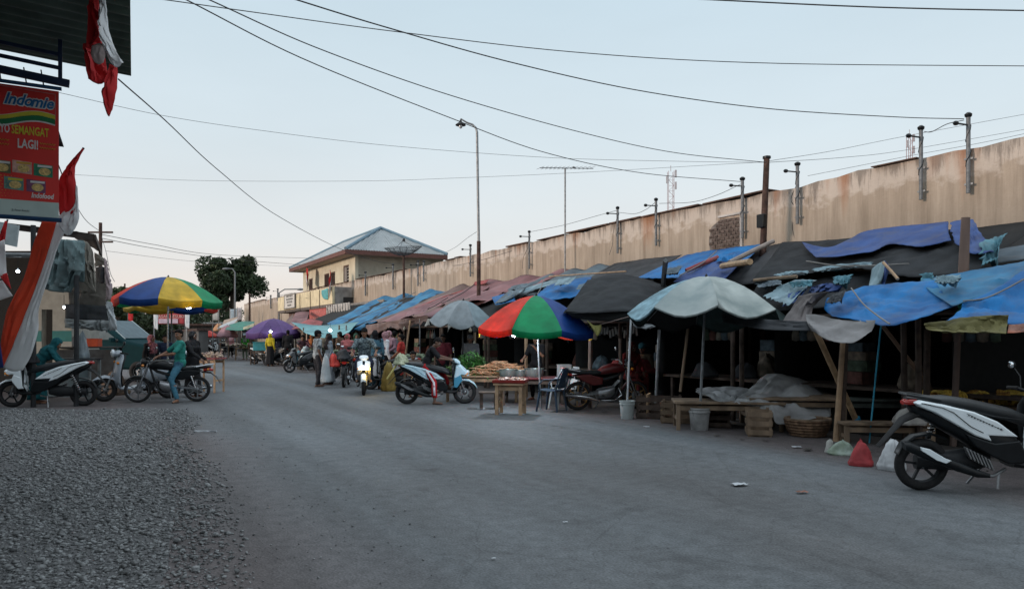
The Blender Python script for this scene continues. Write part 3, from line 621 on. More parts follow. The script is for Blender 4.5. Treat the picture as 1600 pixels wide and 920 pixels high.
e_, w_, h_ = board('vinyl_banner', 'crumpled white and grey vinyl banner right of the red shop banner', 'banner', 511, 547, 477, 502, 12.7, mat('grey_white_vinyl', (.42, .40, .38), .5, var=.45, scale=2.4, c2=(.55, .54, .52)))
k = MB()
for i in range(9): k.tube([(w_*(i+.4)/9, -.05, h_*.98), (w_*(i+.7)/9, -.09, h_*.5), (w_*(i+.3)/9, -.05, .05)], .05, 5)
k.build('folds', mat('grey_white_vinyl2', (.36, .34, .32), .6, var=.5), e_)
e_, w_, h_ = board('wall_panel', 'grey panel wall under the far balcony end', 'wall', 452, 482, 486, 512, 13.3, mat('panel_brown', (.20, .14, .13), .9, var=.4))
text('BAROKAH', h_*.2, mat('pale_ink', (.5, .48, .46)), Matrix.Translation((w_*.62, -.03, h_*.66))@MT, 'lettering', e_, .002)
e_, w_, h_ = board('cement_wall', 'plain grey cement shop wall under the near end of the balcony', 'wall', 548, 600, 474, 520, 13.4, mat('cement_dark', (.2, .19, .18), .95, var=.3))

# ------------------------------------------------------------------ unseen shop houses added left of and behind the camera to shade stalls and scooters
PLST = mat('dull_plaster', (.30, .29, .26), .9, var=.2, scale=1.5, bump=.3)
for i, (s0, s1, l1, hh_) in enumerate(((-34, -22, -3.5, 5.6), (-21.7, -9, -3.8, 6.0), (-8.7, 3.4, -3.6, 5.4), (3.7, 20.3, -4.0, 5.2))):
    e_ = framed('shading_shop_house', s0, l1, label=('unseen dull two storey shop house far behind on the left, added for shade', 'unseen tall grey shop house behind on the left, added for shade', 'unseen low shop house just left of the gravel, added for shade', 'unseen shop house left of the parked scooters, added for shade')[i], cat='shop house')
    MB().box(((s1-s0)/2, 4, hh_/2), (s1-s0, 8, hh_)).build('walls', PLST, e_, smooth=False)
    MB().box(((s1-s0)/2, 4, hh_+.1), (s1-s0+.1, 8.8, .2)).build('roof', RUST, e_, smooth=False)
    for j in range(3):
        x_ = (s1-s0)*(j+.5)/3
        d_ = MB().box((x_, -.02, 1.25), (2.2, .06, 2.5)).build('shutter_door', mat('shop_shutter', (.12, .16, .18), .6, .3, .15), e_, smooth=False)
        f_ = MB().box((x_, -.03, 4.1), (1.4, .06, 1.1)).build('window', DWOOD, e_, smooth=False); MB().box((x_, -.07, 4.1), (1.2, .02, .9)).build('pane', GLASS, f_, smooth=False)
# ================================================================== MARKET STALLS (frames under the tarpaulins)
random.seed(21)
NETM = mat('black_netting', (.022, .024, .027), .85, var=.35, scale=3, bump=.5, bscale=30, spec=.15)
DTARP = mat('charcoal_tarp', (.034, .037, .042), .7, var=.35, scale=2, bump=.4, bscale=10, spec=.2)
GTARP = mat('grey_brown_tarp', (.10, .088, .088), .75, var=.25, scale=2, bump=.4, bscale=12)
FLOOR_SHADE = mat('shaded_stall_floor', (.02, .018, .016), .95, var=.4, bump=.5)  # floor colour darkened to stand for the shade inside the stalls
desc = ['with timber benches beside the parked scooter', 'with the crossed bamboo props at its front', 'behind the grey sheeted heap', 'behind the patched pale umbrella',
        'behind the wooden crates', 'with the red clad seller inside', 'behind the rainbow umbrella', 'behind the vegetable table', 'behind the boy on the scooter',
        'under the pink tarpaulins', 'under the brown sheet edge', 'under the long blue tarpaulin', 'at the far end of the blue tarpaulin']
def rz(l, off=0): return 1.85+.43*(l-9.8)+off
for i in range(13):
    s0 = 3.0+i*3.2; L0 = 9.85 if i < 11 else 10.1
    e_ = framed('market_stall', s0, L0, label='dark timber framed market stall '+desc[i], cat='market stall', group='market stalls along the wall')
    D_ = 13.6-L0; w_ = 3.2
    for (x_, y_, z_) in ((.1, 0, rz(L0)-.1), (w_-.1, -.0, rz(L0)-.1), (.1, -D_+.1, rz(13.5)-.12), (w_-.1, -D_+.1, rz(13.5)-.12)):
        MB().tube([(x_, y_, 0), (x_+random.uniform(-.05, .05), y_, z_)], [.045, .04], 7).build('post', DWOOD, e_)
    MB().tube([(0, 0, rz(L0)-.06), (w_, 0, rz(L0)-.06)], .035, 6).build('beam', DWOOD, e_)
    MB().box((w_/2, -D_, 1.55), (w_-.02, .03, 3.1)).build('back_shade_cloth', INT, e_, smooth=False)  # cloth added near-black to stand for the shade inside the stall
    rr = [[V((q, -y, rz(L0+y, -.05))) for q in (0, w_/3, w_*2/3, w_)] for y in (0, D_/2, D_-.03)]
    sheet('light_block_roof', None, None, rr, INT, 12, 8, .03, 2, parent=e_, sag=.05)  # sheet added under the tarpaulins to block light from above
    sheet('side_shade_cloth', None, None, [[V((w_-.03, -y, rz(L0+y, -.1))) for y in (.9, D_/2, D_-.05)], [V((w_-.03, -y, .05)) for y in (.9, D_/2, D_-.05)]], INT, 8, 8, .03, 2, parent=e_)  # partition added near-black to keep the interior dark
    if i not in (5,):
        k = MB(); k.box((w_/2, -1.35, .66), (w_-.5, 1.0, .05)); k.build('counter', DWOOD, e_, smooth=False)
        for q in (.45, w_-.45):
            MB().box((q, -.95, .32), (.06, .06, .63)).build('counter_leg', DWOOD, e_, smooth=False)
    MB().box((w_/2, -D_/2-.2, .006), (w_, D_-.3, .012)).build('shaded_floor', FLOOR_SHADE, e_, smooth=False)  # floor sheet with the interior shade put into its colour
# near blocker so that the first stall is closed at its near side
# ------------------------------------------------------------------ tarpaulins
BLUE = tarpmat('bright_blue_tarp', (.002, .105, .34), c2=(.005, .18, .48), trans=.12, rough=.6)
BLUE2 = tarpmat('faded_blue_tarp', (.012, .12, .27), c2=(.04, .21, .38), rough=.65)
NAVY = tarpmat('navy_tarp', (.018, .05, .19), c2=(.03, .085, .27), rough=.65)
TEAL = tarpmat('teal_rags', (.05, .16, .22), c2=(.10, .26, .32), rough=.75)
FADE = tarpmat('grey_blue_tarp', (.075, .10, .125), c2=(.13, .18, .215), rough=.75)
PINK = tarpmat('pink_tarp', (.19, .095, .105), c2=(.29, .155, .165), rough=.8, scale=.9)
PINK2 = tarpmat('dull_red_tarp', (.26, .06, .06), c2=(.38, .10, .10), rough=.8)
BRWN = tarpmat('brown_tarp', (.14, .095, .09), c2=(.20, .14, .13), rough=.8)
PALE = tarpmat('pale_blue_cloth', (.16, .25, .30), c2=(.26, .37, .42), rough=.8, scale=3)
OLIV = tarpmat('olive_cloth', (.13, .12, .045), c2=(.21, .19, .08), rough=.85)
SHEETG = tarpmat('light_grey_sheet', (.15, .145, .145), c2=(.25, .245, .25), rough=.8)
# far to near
sheetpx('blue_tarpaulin', 'long blue tarpaulin before the cream house, left of the brown and pink ones', [[(590, 466), (628, 459), (666, 452), (716, 446)], [(548, 487), (590, 477), (640, 468), (700, 457)], [(508, 507), (527, 512), (548, 517), (566, 511)]], BLUE2, .02, wr=.11, nu=40, nv=24, ridge=3, rag=.1)
0 and sheetpx('blue_tarpaulin', 'small blue tarpaulin corner sticking up at the left end of the long blue one', [[(582, 466, .15), (600, 468, .1)], [(560, 492), (590, 490)]], BLUE2, .12, wr=.06, nu=10, nv=8)
sheetpx('brown_tarpaulin', 'dull brown tarpaulin hanging ragged between the blue and the pink ones', [[(712, 448), (750, 440), (790, 433)], [(640, 480), (690, 472), (740, 462)], [(568, 507), (625, 499), (676, 490)]], BRWN, .07, wr=.09, nu=36, nv=20, rag=.16, ridge=2)
sheetpx('pink_tarpaulin', 'upper faded pink tarpaulin lying against the wall left of the grey blue one', [[(752, 440), (820, 432), (893, 421)], [(715, 458), (770, 452), (850, 440)], [(680, 478), (740, 472), (812, 455)]], PINK, .13, wr=.09, nu=36, nv=20, ridge=2.5, rag=.08)
sheetpx('pink_tarpaulin', 'lower faded pink tarpaulin sloping behind the silver umbrella', [[(690, 463), (740, 459), (790, 453)], [(630, 486), (690, 480), (764, 470)], [(588, 506), (640, 500), (700, 490)]], PINK, .10, wr=.08, nu=36, nv=18, ridge=2, rag=.14)
sheetpx('red_tarpaulin', 'narrow red tarpaulin strip between the brown and pink tarpaulins', [[(735, 452), (752, 444)], [(690, 464), (700, 461)], [(646, 481), (655, 480)]], PINK2, .17, wr=.04, nu=6, nv=20)
sheetpx('red_rag', 'bright red rag on the roof at the foot of the street lamp', [[(742, 440, .1), (765, 436, .08)], [(738, 446), (758, 443)]], PINK2, .22, wr=.05, nu=8, nv=5)
sheetpx('grey_tarpaulin', 'wide faded grey blue tarpaulin between the pink and the charcoal ones', [[(850, 433), (905, 420), (968, 410)], [(800, 456), (860, 443), (925, 432)], [(765, 477), (830, 462), (890, 448)]], FADE, .16, wr=.08, nu=36, nv=18, ridge=3, rag=.1)
sheetpx('blue_tarpaulin', 'crumpled blue tarpaulin strip lying on the faded grey blue one', [[(855, 446, .05), (890, 437, .05), (925, 431, .02)], [(835, 461, .05), (870, 452, .08), (918, 446)], [(795, 476), (845, 472), (905, 461)]], BLUE, .24, wr=.10, nu=26, nv=14, rag=.12)
sheetpx('blue_tarpaulin', 'small blue tarpaulin piece left above the rainbow umbrella', [[(768, 464), (800, 455)], [(774, 476), (806, 470)]], BLUE, .26, wr=.06, nu=10, nv=8)
sheetpx('grey_rag', 'thin pale grey rag strip lying along the grey blue tarpaulin', [[(800, 456), (850, 441), (890, 433)], [(806, 461), (856, 446), (893, 437)]], PALE, .27, wr=.07, nu=20, nv=5, rag=.08)
sheetpx('plastic_sheet', 'pale translucent plastic sheet left of the blue piece above the rainbow umbrella', [[(800, 450, .02), (824, 446)], [(785, 462), (812, 458)], [(772, 474), (790, 470)]], FADE, .29, wr=.06, nu=10, nv=8)
sheetpx('charcoal_tarpaulin', 'charcoal tarpaulin lying against the wall left of the bright blue one', [[(960, 411), (1010, 404), (1066, 398)], [(930, 428), (975, 420), (1040, 415)], [(900, 452), (960, 445), (1020, 440)]], DTARP, .18, wr=.06, nu=26, nv=14)
sheetpx('blue_tarpaulin', 'bright blue tarpaulin under the exposed bricks of the wall', [[(1072, 398), (1110, 391), (1150, 386), (1194, 380)], [(1035, 415), (1080, 410), (1130, 402), (1180, 394)], [(995, 434), (1040, 434), (1100, 430), (1160, 412)]], BLUE, .24, wr=.08, nu=36, nv=20, rag=.05)
sheetpx('blue_tarpaulin', 'bunched blue tarpaulin end beside the grey bamboo pole', [[(1122, 402, .1), (1150, 396, .16)], [(1118, 409, .05), (1145, 406, .1)]], BLUE, .36, wr=.12, nu=14, nv=8)
sheetpx('navy_tarpaulin', 'navy tarpaulin flap below the red plank', [[(1085, 413), (1125, 406), (1168, 405)], [(1070, 424), (1115, 420), (1150, 418)], [(1052, 440), (1100, 440), (1132, 436)]], NAVY, .36, wr=.07, nu=20, nv=12)
sheetpx('charcoal_tarpaulin', 'dark tarpaulin in the hollow behind the timber pole and bricks', [[(1170, 392), (1200, 384), (1228, 378)], [(1150, 412), (1180, 408), (1205, 404)], [(1128, 444), (1160, 444), (1190, 440)]], DTARP, .08, wr=.06, nu=16, nv=12)
sheetpx('black_tarpaulin', 'big black mesh tarpaulin stretched below the navy one at the top right', [[(1222, 378, .02), (1300, 374, -.02), (1390, 366), (1460, 360), (1520, 356)], [(1202, 405), (1300, 402, -.02), (1400, 396), (1470, 392), (1535, 395)], [(1172, 440, .12), (1240, 431), (1330, 418), (1420, 432), (1540, 424)]], NETM, .30, wr=.07, nu=44, nv=20, rag=.05)
sheetpx('navy_tarpaulin', 'navy tarpaulin hung along the wall top right with a scalloped lower edge', [[(1253, 378), (1293, 386, .02), (1327, 373), (1348, 362), (1390, 355), (1440, 350), (1482, 346)], [(1262, 390), (1294, 394), (1330, 384), (1358, 376), (1390, 368), (1440, 367), (1482, 362)], [(1275, 402), (1305, 401), (1337, 396), (1365, 392), (1392, 381), (1440, 385), (1486, 375)]], NAVY, .38, wr=.04, nu=50, nv=14, rag=.03)
sheetpx('navy_tarpaulin', 'right hand navy tarpaulin with a torn corner beside the timber pole', [[(1484, 347), (1502, 343), (1520, 342)], [(1488, 366), (1510, 364), (1535, 368)], [(1492, 380), (1520, 396), (1556, 391)]], NAVY, .41, wr=.06, nu=16, nv=14, rag=.1)
sheetpx('torn_cloth', 'torn teal cloth caught on a stick right of the navy tarpaulin', [[(1528, 380), (1548, 372), (1572, 363)], [(1536, 398), (1552, 392), (1562, 380)], [(1534, 414), (1548, 408), (1558, 404)]], TEAL, .44, wr=.12, nu=18, nv=14, rag=.2)
sheetpx('grey_tarpaulin', 'grey roofing sheet under the concrete ledge at the right edge', [[(1545, 392), (1590, 384), (1680, 370)], [(1555, 412), (1600, 405), (1690, 398)]], FADE, .12, wr=.03, nu=12, nv=8)
sheetpx('black_tarpaulin', 'lower black layered tarpaulin strewn with blue scraps', [[(1190, 436), (1270, 424), (1350, 422), (1440, 428), (1530, 422)], [(1175, 462), (1260, 452), (1340, 446), (1420, 448), (1500, 452)], [(1190, 486), (1260, 482), (1330, 476), (1410, 474), (1500, 474)]], NETM, .12, wr=.10, nu=44, nv=18)
for i, (lb, rws, m_) in enumerate((
    ('long ragged pale blue scrap lying under the big black tarpaulin', [[(1270, 419), (1310, 412), (1362, 409)], [(1272, 424), (1312, 420), (1362, 414)]], PALE),
    ('thin pale blue scrap at the left end of the black layers', [[(1205, 430), (1235, 424), (1262, 422)], [(1206, 435), (1238, 429), (1264, 426)]], PALE),
    ('wide pale blue cloth beside the patched umbrella', [[(1218, 446, .05), (1245, 437, .05), (1275, 437)], [(1205, 455), (1232, 452), (1258, 450)], [(1192, 462), (1215, 470), (1232, 476)]], PALE),
    ('crumpled teal cloth on the black layers right of the patched umbrella', [[(1232, 440, .1), (1270, 436, .1)], [(1236, 447, .05), (1268, 446, .05)]], TEAL),
    ('faded grey blue cloth strip above the patched umbrella', [[(1180, 440), (1215, 435)], [(1185, 448), (1222, 443)]], FADE),
    ('small teal cloth square hanging under the black tarpaulin', [[(1440, 426, .1), (1456, 425, .1)], [(1438, 444), (1460, 446)]], TEAL))):
    sheetpx('cloth_scrap', lb, rws, m_, .30+.012*i, wr=.09, nu=18, nv=8, rag=.12, group='cloth scraps on the black roof layers')
sheetpx('navy_cloth', 'bunched navy cloth at the left end of the bright blue front tarpaulin', [[(1268, 448, .12), (1292, 442, .16), (1318, 446, .1)], [(1262, 458), (1290, 456), (1312, 455)]], NAVY, .34, wr=.12, nu=20, nv=8)
sheetpx('blue_cloth', 'small blue cloth sticking out beside the brown tent', [[(1232, 458), (1262, 450)], [(1222, 478), (1240, 472)]], NAVY, .30, wr=.08, nu=10, nv=8)
# little tent-like fold
sheetpx('folded_cloth', 'pale blue cloth folded like a small tent among the black layers', [[(1362, 420, .05), (1372, 412, .2), (1383, 407, .35)], [(1360, 434), (1371, 432, .1), (1380, 430, .2)], [(1357, 447), (1368, 446), (1376, 446)]], PALE, .36, wr=.02, nu=10, nv=10)
sheetpx('folded_cloth', 'navy side of the small tent-like cloth fold', [[(1383, 407, .35), (1391, 418, .1)], [(1381, 430, .2), (1386, 432)], [(1376, 446), (1382, 447)]], NAVY, .362, wr=.02, nu=6, nv=10)
# front blue
sheetpx('blue_tarpaulin', 'bright blue front tarpaulin drooping between the brown tent and the timber pole', [[(1292, 466, .1), (1350, 447, .12), (1405, 442, .1), (1460, 438, .1)], [(1288, 482), (1342, 472, .05), (1405, 470, .05), (1475, 458, .05)], [(1300, 494), (1340, 500, .05), (1390, 508, .02), (1440, 496, .02), (1496, 476, .02)]], BLUE, .34, wr=.08, nu=44, nv=22, ridge=0, seed=3)
sheetpx('blue_tarpaulin', 'pale blue upper flap right of the timber pole', [[(1440, 436), (1520, 422), (1600, 408), (1700, 388)], [(1450, 452), (1510, 445), (1600, 432), (1700, 420)], [(1488, 478), (1525, 466), (1600, 452), (1700, 448)]], BLUE2, .40, wr=.05, nu=30, nv=16)
sheetpx('blue_tarpaulin', 'bright blue front tarpaulin reaching the right edge', [[(1504, 474, .05), (1560, 448, .05), (1610, 416, .05), (1700, 390, .05)], [(1500, 484), (1550, 478), (1610, 470), (1700, 462)], [(1478, 500), (1530, 504), (1600, 507), (1700, 512)]], BLUE, .44, wr=.08, nu=36, nv=20, seed=9)
sheetpx('brown_tent', 'grey brown tarpaulin raised like a tent left of the front blue one', [[(1248, 462, .25), (1270, 458, .25), (1296, 455, .15)], [(1236, 482, .1), (1258, 476, .15), (1272, 478)], [(1220, 505), (1244, 508), (1266, 508)]], GTARP, .34, wr=.06, nu=20, nv=16)
sheetpx('rolled_cloth', 'dirty white cloth rolled and sagging over the crossed bamboo props', [[(1259, 491, .18), (1280, 492, .06), (1320, 500, .05), (1368, 500, .1)], [(1261, 503, .18), (1285, 511, .1), (1325, 516, .1), (1366, 508, .1)], [(1268, 516, .05), (1292, 530, .1), (1330, 535, .1), (1362, 517, .08)]], SHEETG, .30, wr=.05, nu=30, nv=14, ridge=0)
sheetpx('olive_cloth', 'crumpled olive cloth along the front edge at the right', [[(1444, 505, .05), (1490, 498, .05), (1540, 493, .08), (1576, 492, .1)], [(1446, 512), (1495, 510), (1545, 506), (1574, 506)], [(1460, 516), (1500, 518), (1540, 518), (1572, 520)]], OLIV, .46, wr=.10, nu=30, nv=10)
sheetpx('striped_cloth', 'dull brown cloth with an orange end at the right front edge', [[(1576, 506), (1620, 504)], [(1574, 520), (1620, 516)]], tarpmat('orange_brown', (.14, .07, .05), c2=(.35, .09, .04)), .47, wr=.04, nu=10, nv=6)
sheetpx('grey_fringe', 'long dark grey awning edge sagging right of the patched umbrella', [[(1128, 490, .1), (1190, 498, .1), (1262, 502, .1)], [(1130, 503), (1190, 514), (1266, 517)]], DTARP, .3, wr=.04, nu=24, nv=8)
# big black canopy above the rainbow umbrella (bulging)
def dome(px0, py0, t0, rows_):  # rows of (px,py,t)
    return [[at(*q) for q in r_] for r_ in rows_]
sheet('black_canopy', 'big black canopy bulging between the rainbow and the patched umbrella', 'canopy', dome(0, 0, 0, [
    [(918, 437, 18.2), (950, 430, 18.6), (985, 430, 18.6), (1042, 446, 17.2)],
    [(905, 455, 16.8), (945, 443, 17.0), (995, 440, 16.8), (1046, 462, 15.8)],
    [(892, 472, 15.6), (935, 462, 15.2), (1000, 458, 15.0), (1046, 478, 14.6)],
    [(880, 488, 14.6), (925, 488, 14.0), (985, 486, 13.8), (1040, 492, 13.6)]]), NETM, 30, 20, .07, 1.6)
sheet('black_valance', 'black cloth valance hanging under the black canopy edge', 'cloth', dome(0, 0, 0, [
    [(882, 486, 14.5), (940, 488, 14.1), (988, 486, 13.85)], [(896, 497, 14.5), (945, 502, 14.1), (988, 503, 13.9)]]), INT, 20, 6, .03)
sheet('white_rag', 'torn whitish rag hanging beside the white bucket pole', 'cloth', dome(0, 0, 0, [
    [(988, 502, 13.3), (1010, 506, 13.3), (1032, 503, 13.3)], [(990, 510, 13.3), (1008, 514, 13.3), (1024, 511, 13.3)]]), mat('rag_white', (.3, .33, .35), .9, trans=.1), 16, 6, .05, 4, rag=.08)
sheet('yellow_rag', 'small yellow plastic rag hanging from a string beside the rainbow umbrella', 'cloth', dome(0, 0, 0, [
    [(917, 500, 14.2), (928, 508, 14.2), (940, 507, 14.2)], [(925, 512, 14.2), (931, 516, 14.2), (939, 515, 14.2)], [(932, 524, 14.2), (934, 525, 14.2), (936, 522, 14.2)]]), mat('rag_yellow', (.4, .38, .13), .7, trans=.15), 10, 10, .03, 4)
wire('string between the yellow rag and the white bucket pole', [at(938, 507, 14.2), at(984, 494, 13.5)], .005, m=mat('pinkish_string', (.4, .3, .28)))
# sticks on the roofs
def stick(name, label, a, b, r, m, cat='pole', r2=None, n=8, group=None):
    p = V(a); e_ = MB().tube([V((0, 0, 0)), (V(b)-p)*.5+V((0, 0, .004)), V(b)-p], [r, (r+(r2 or r))/2, r2 or r], n).build(name, m); e_.location = p
    return tag(e_, label, cat, group)
stick('bamboo_pole', 'grey bamboo pole lying up against the wall beside the brown steel pole', rf(1140, 410, .55), rf(1208, 377, .5), .05, mat('grey_bamboo', (.26, .22, .20), .7, bump=.3))
stick('bamboo_pole', 'short bamboo pole with a pale cut end below the grey one', rf(1128, 416, .48), rf(1172, 409, .7), .06, BAMB)
stick('plank', 'narrow red plank on the bright blue tarpaulin', rf(1072, 423, .42), rf(1122, 402, .42), .05, PINK2, 'plank')
stick('plank', 'long thin pale batten across the grey blue tarpaulin', rf(858, 432, .42), rf(978, 424, .42), .02, WOOD2, 'plank')
stick('plank', 'thin brown batten along the black layers right of the patched umbrella', rf(1178, 438, .5), rf(1245, 432, .5), .03, WOOD, 'plank')
stick('stick', 'short pale stick poking out of the tent-like cloth fold', rf(1380, 410, .8), rf(1403, 436, .6), .02, WOOD2, 'stick')
stick('metal_tube', 'grey square metal tube standing out of the roofs behind the patched umbrella', rf(1036, 446, .1), rf(1040, 407, 1.0), .055, GALV, 'post', n=4)
a = lt(1503, 480, 9.9); 
a = lt(1503, 478, 10.3)
stick('timber_pole', 'upright timber pole rising above the blue tarpaulins at the right', a, lt(1509, 340, 10.3), .075, mat('brown_timber', (.20, .135, .11), .85, var=.3, scale=5, bump=.4, stretch=(1, 1, .15)), r2=.055, n=10)
k = MB(); 
for j in range(5): k.lathe([(.085, 0), (.085, .012)], 10, c=lt(1504, 440+j*3, 10.3))
tag(k.build('tied_cord', mat('pale_cord', (.34, .32, .30))), 'pale cord wound round the timber pole', 'cord')
k = MB(); random.seed(5)
kp = lt(1503, 478, 9.75)
for j in range(6): k.tube([kp, kp+V((random.uniform(-.1, .1), -.03, random.uniform(-.12, .03))), kp+V((random.uniform(-.12, .12), -.03, -random.uniform(.1, .25)))], .009, 5)
k.ell(kp, (.05, .05, .04)); tag(k.build('tied_cord', mat('green_cord', (.03, .22, .14))), 'green cord knotted round the timber pole at the tarpaulin corner', 'cord')
# front poles
def gpole(name, label, px, py, px2, py2, l, r, m, r2=None, cat='post', n=8, group=None):
    a = lt(px, py, l); t_ = a.y; b = at(px2, py2, t_+(.0)); a.z = 0
    return stick(name, label, a, b, r, m, cat, r2, n, group)
gpole('timber_post', 'thick dark timber post at the crossed bamboo props', 1311, 685, 1320, 515, 9.3, .075, DWOOD, .06)
gpole('timber_post', 'slim pale timber post tied to the thick dark one', 1306, 686, 1318, 522, 9.2, .045, WOOD2, .035)
p0 = gr(1343, 668); p0.z = 0; p0 = at(1343, 665, 11.0)
stick('bamboo_prop', 'bamboo prop leaning left, its foot wrapped in blue tape', at(1343, 668, 11.2), at(1267, 500, 10.7), .045, BAMB, 'prop', .04)
stick('bamboo_prop', 'thinner bamboo prop leaning right towards the banana table', at(1471, 630, 11.3), at(1377, 506, 10.7), .035, mat('brown_bamboo', (.26, .18, .13), .7, bump=.3), 'prop', .028)
MB_ = MB().tube([at(1338, 652, 11.15), at(1344, 672, 11.2)], .055, 8); tag(MB_.build('tape', mat('blue_tape', (.03, .25, .42), .4)), 'blue tape wound round the foot of the bamboo prop', 'tape')
wire('cyan nylon rope hanging taut from the front blue tarpaulin to the red bag', [at(1377, 505, 10.65), at(1368, 590, 10.6), at(1358, 692, 10.4)], .011, m=mat('cyan_rope', (.03, .30, .45), .5), cat='rope')
gpole('timber_post', 'dark round post left of the banana table', 1447, 625, 1449, 515, 10.2, .045, DWOOD)
gpole('timber_post', 'lighter leaning post behind the near scooter seat', 1489, 628, 1497, 515, 10.2, .045, mat('brown_post', (.13, .09, .075)), .04)
gpole('timber_post', 'tall dark post between the rainbow umbrella and the white bucket', 921, 640, 923, 520, 9.0, .045, mat('brown_post', (.13, .09, .075), .8, bump=.4))
gpole('timber_post', 'grey post inside the stall left of the leaning brown one', 1024, 612, 1030, 515, 9.6, .03, STEEL)
stick('timber_post', 'brown post leaning inside the stall behind the crate', lt(1063, 612, 9.9), lt(1076, 505, 10.2), .03, WOOD, 'post')
gpole('timber_post', 'thin pale post leaning in front of the stalls left of the red dressed seller', 628, 566, 641, 500, 9.0, .03, WOOD2)
gpole('timber_post', 'thin grey post left of the seated child', 656, 575, 656, 498, 9.6, .025, STEEL)
gpole('timber_post', 'slim post behind the vegetable table', 742, 585, 742, 515, 9.4, .035, WOOD)
gpole('timber_post', 'pale square post behind the bulb of the rainbow umbrella', 822, 600, 822, 520, 9.2, .04, WOOD2, n=4)
for i, (px, yb) in enumerate(((541, 575), (530, 573), (510, 566), (462, 562), (385, 552), (370, 548), (446, 560))):
    gpole('awning_post', 'slim post of the far awnings '+('at the right end of the turquoise one', 'left of the floral shirted rider', 'behind the plaid shirted man', 'at the left end of the turquoise one', 'right of the green awning', 'left end of the green awning', 'below the purple umbrella right side')[i], px, yb, px, 508, 9.2, .035, WOOD if i % 2 else GALV, group='slim posts of the far awnings')
# ------------------------------------------------------------------ umbrellas
def umbrella(label, c, r, ze, zt, cols, rot=0, tilt=(0, 0), pole_to=0.0, pole_m=None, droop=.12, n=8, torn=False, yoff=0, sagf=.06, ribs=True, pr=.022, poleoff=(0, 0)):
    e_ = empty('market_umbrella', c, 0, label, 'umbrella', 'market umbrellas')
    T = Matrix.Translation((0, 0, ze))@Euler((R(tilt[0]), R(tilt[1]), 0)).to_matrix().to_4x4()
    k = MB(); sub_ = 6; NR = 7
    for q in range(n):
        rows_ = []
        for j in range(NR+1):
            v = j/NR; line = []
            for i in range(sub_+1):
                f = i/sub_; a = rot+2*math.pi*(q+f)/n
                flat_ = math.cos(math.pi/n)/math.cos(math.pi/n*(2*f-1)); sc_ = 1-(1-flat_)*.9
                bulge = sagf*math.sin(math.pi*f)*v
                z = (zt-ze)*(1-v**1.75)
                line.append(T@V((r*v*sc_*math.cos(a), r*v*sc_*math.sin(a), z-bulge+noise.noise(V((a*3, v*4, r)))*.02*v)))
            rows_.append(line)
        last = rows_[-1]; a_ = [p+T.to_3x3()@V((0, 0, -droop))+(p-T.translation).normalized()*-.015 for p in last]
        rows_.append([p+T.to_3x3()@V((0, 0, -.01)) for p in last]); rows_.append(a_)
        k.grid(rows_, q % len(cols))
    # NB: one continuous canopy, one colour per panel
    bm_o = k.build('canopy', cols, e_, solid=.004, fix=False)
    bm = bmesh.new(); bm.from_mesh(bm_o.data); bmesh.ops.remove_doubles(bm, verts=bm.verts, dist=.002); bm.to_mesh(bm_o.data); bm.free()
    if ribs:
        for q in range(n):
            a = rot+2*math.pi*q/n
            MB().tube([T@V((r*v*math.cos(a)*.995, r*v*math.sin(a)*.995, (zt-ze)*(1-v**1.75)-.02)) for v in (.02, .25, .5, .75, 1)], .008, 4).build('rib', STEEL, e_)
            MB().tube([T@V((0, 0, (zt-ze)*.35)), T@V((r*.5*math.cos(a), r*.5*math.sin(a), (zt-ze)*(1-.5**1.75)-.03))], .006, 4).build('strut', STEEL, e_)
    MB().tube([V((poleoff[0], poleoff[1], pole_to)), T@V((0, 0, zt-ze-.02))], pr, 8).build('pole', pole_m or GALV, e_)
    MB().lathe([(.03, zt-ze-.02), (.02, zt-ze+.03), (.004, zt-ze+.05)], 8).xf(T).build('finial', DARK, e_)
    return e_
UR = mat('umbrella_red', (.62, .045, .02), .6, var=.2, scale=3.5, trans=.3); UG = mat('umbrella_green', (.0, .27, .11), .6, var=.2, scale=3.5, trans=.3)
UB = mat('umbrella_blue', (.008, .055, .24), .6, var=.2, scale=3.5, trans=.25); UYL = mat('umbrella_yellow', (.62, .42, .04), .6, var=.2, scale=3.5, trans=.3)

pb = at(847, 640, 15.0)
umbrella('rainbow umbrella of red, green and blue panels over the vegetable table', (at(836, 500, 15.2).x, 15.2, 0), 1.24, 1.62, 2.33, [UG, UB, UYL, UR], rot=R(-90-22.5), tilt=(0, 2), pole_m=GALV, poleoff=(.12, -.1))
umbrella('second yellow and blue umbrella half hidden below and behind the left colourful one', (at(268, 470, 22.5).x, 22.5, 0), 1.32, 2.36, 2.95, [UYL, UYL, UB, UR, UG, UB, UYL, UG], rot=R(-158), droop=.12)
umbrella('blue, yellow and green umbrella over the motorcycle rider at the left', (at(262, 470, 18.4).x, 18.4, 0), 1.28, 2.40, 2.97, [UYL, UG, UR, UB], rot=R(-74), tilt=(0, 1.5), droop=.16)
PCY = mat('patched_pale', (.33, .40, .395), .75, var=.25, scale=2.5, c2=(.50, .55, .53), trans=.2); PCG = mat('patched_grey', (.34, .42, .43), .75, var=.2, scale=2.2, c2=(.45, .50, .49), trans=.2); PDK = mat('patched_dark_green', (.02, .04, .04), .8, var=.3); PBL = mat('patched_blue', (.20, .33, .39), .75, var=.35, scale=7, trans=.1)
umbrella('patched pale blue umbrella on a pole set in the grey bucket', (at(1103, 480, 12.0).x, 12.0, 0), 1.26, 1.84, 2.47, [PCY, PDK, PDK, PDK, INT, PDK, PBL, PCG], rot=R(-97), tilt=(-5, 2), droop=.03, sagf=.15, pole_to=.1, poleoff=(-.15, -.18))
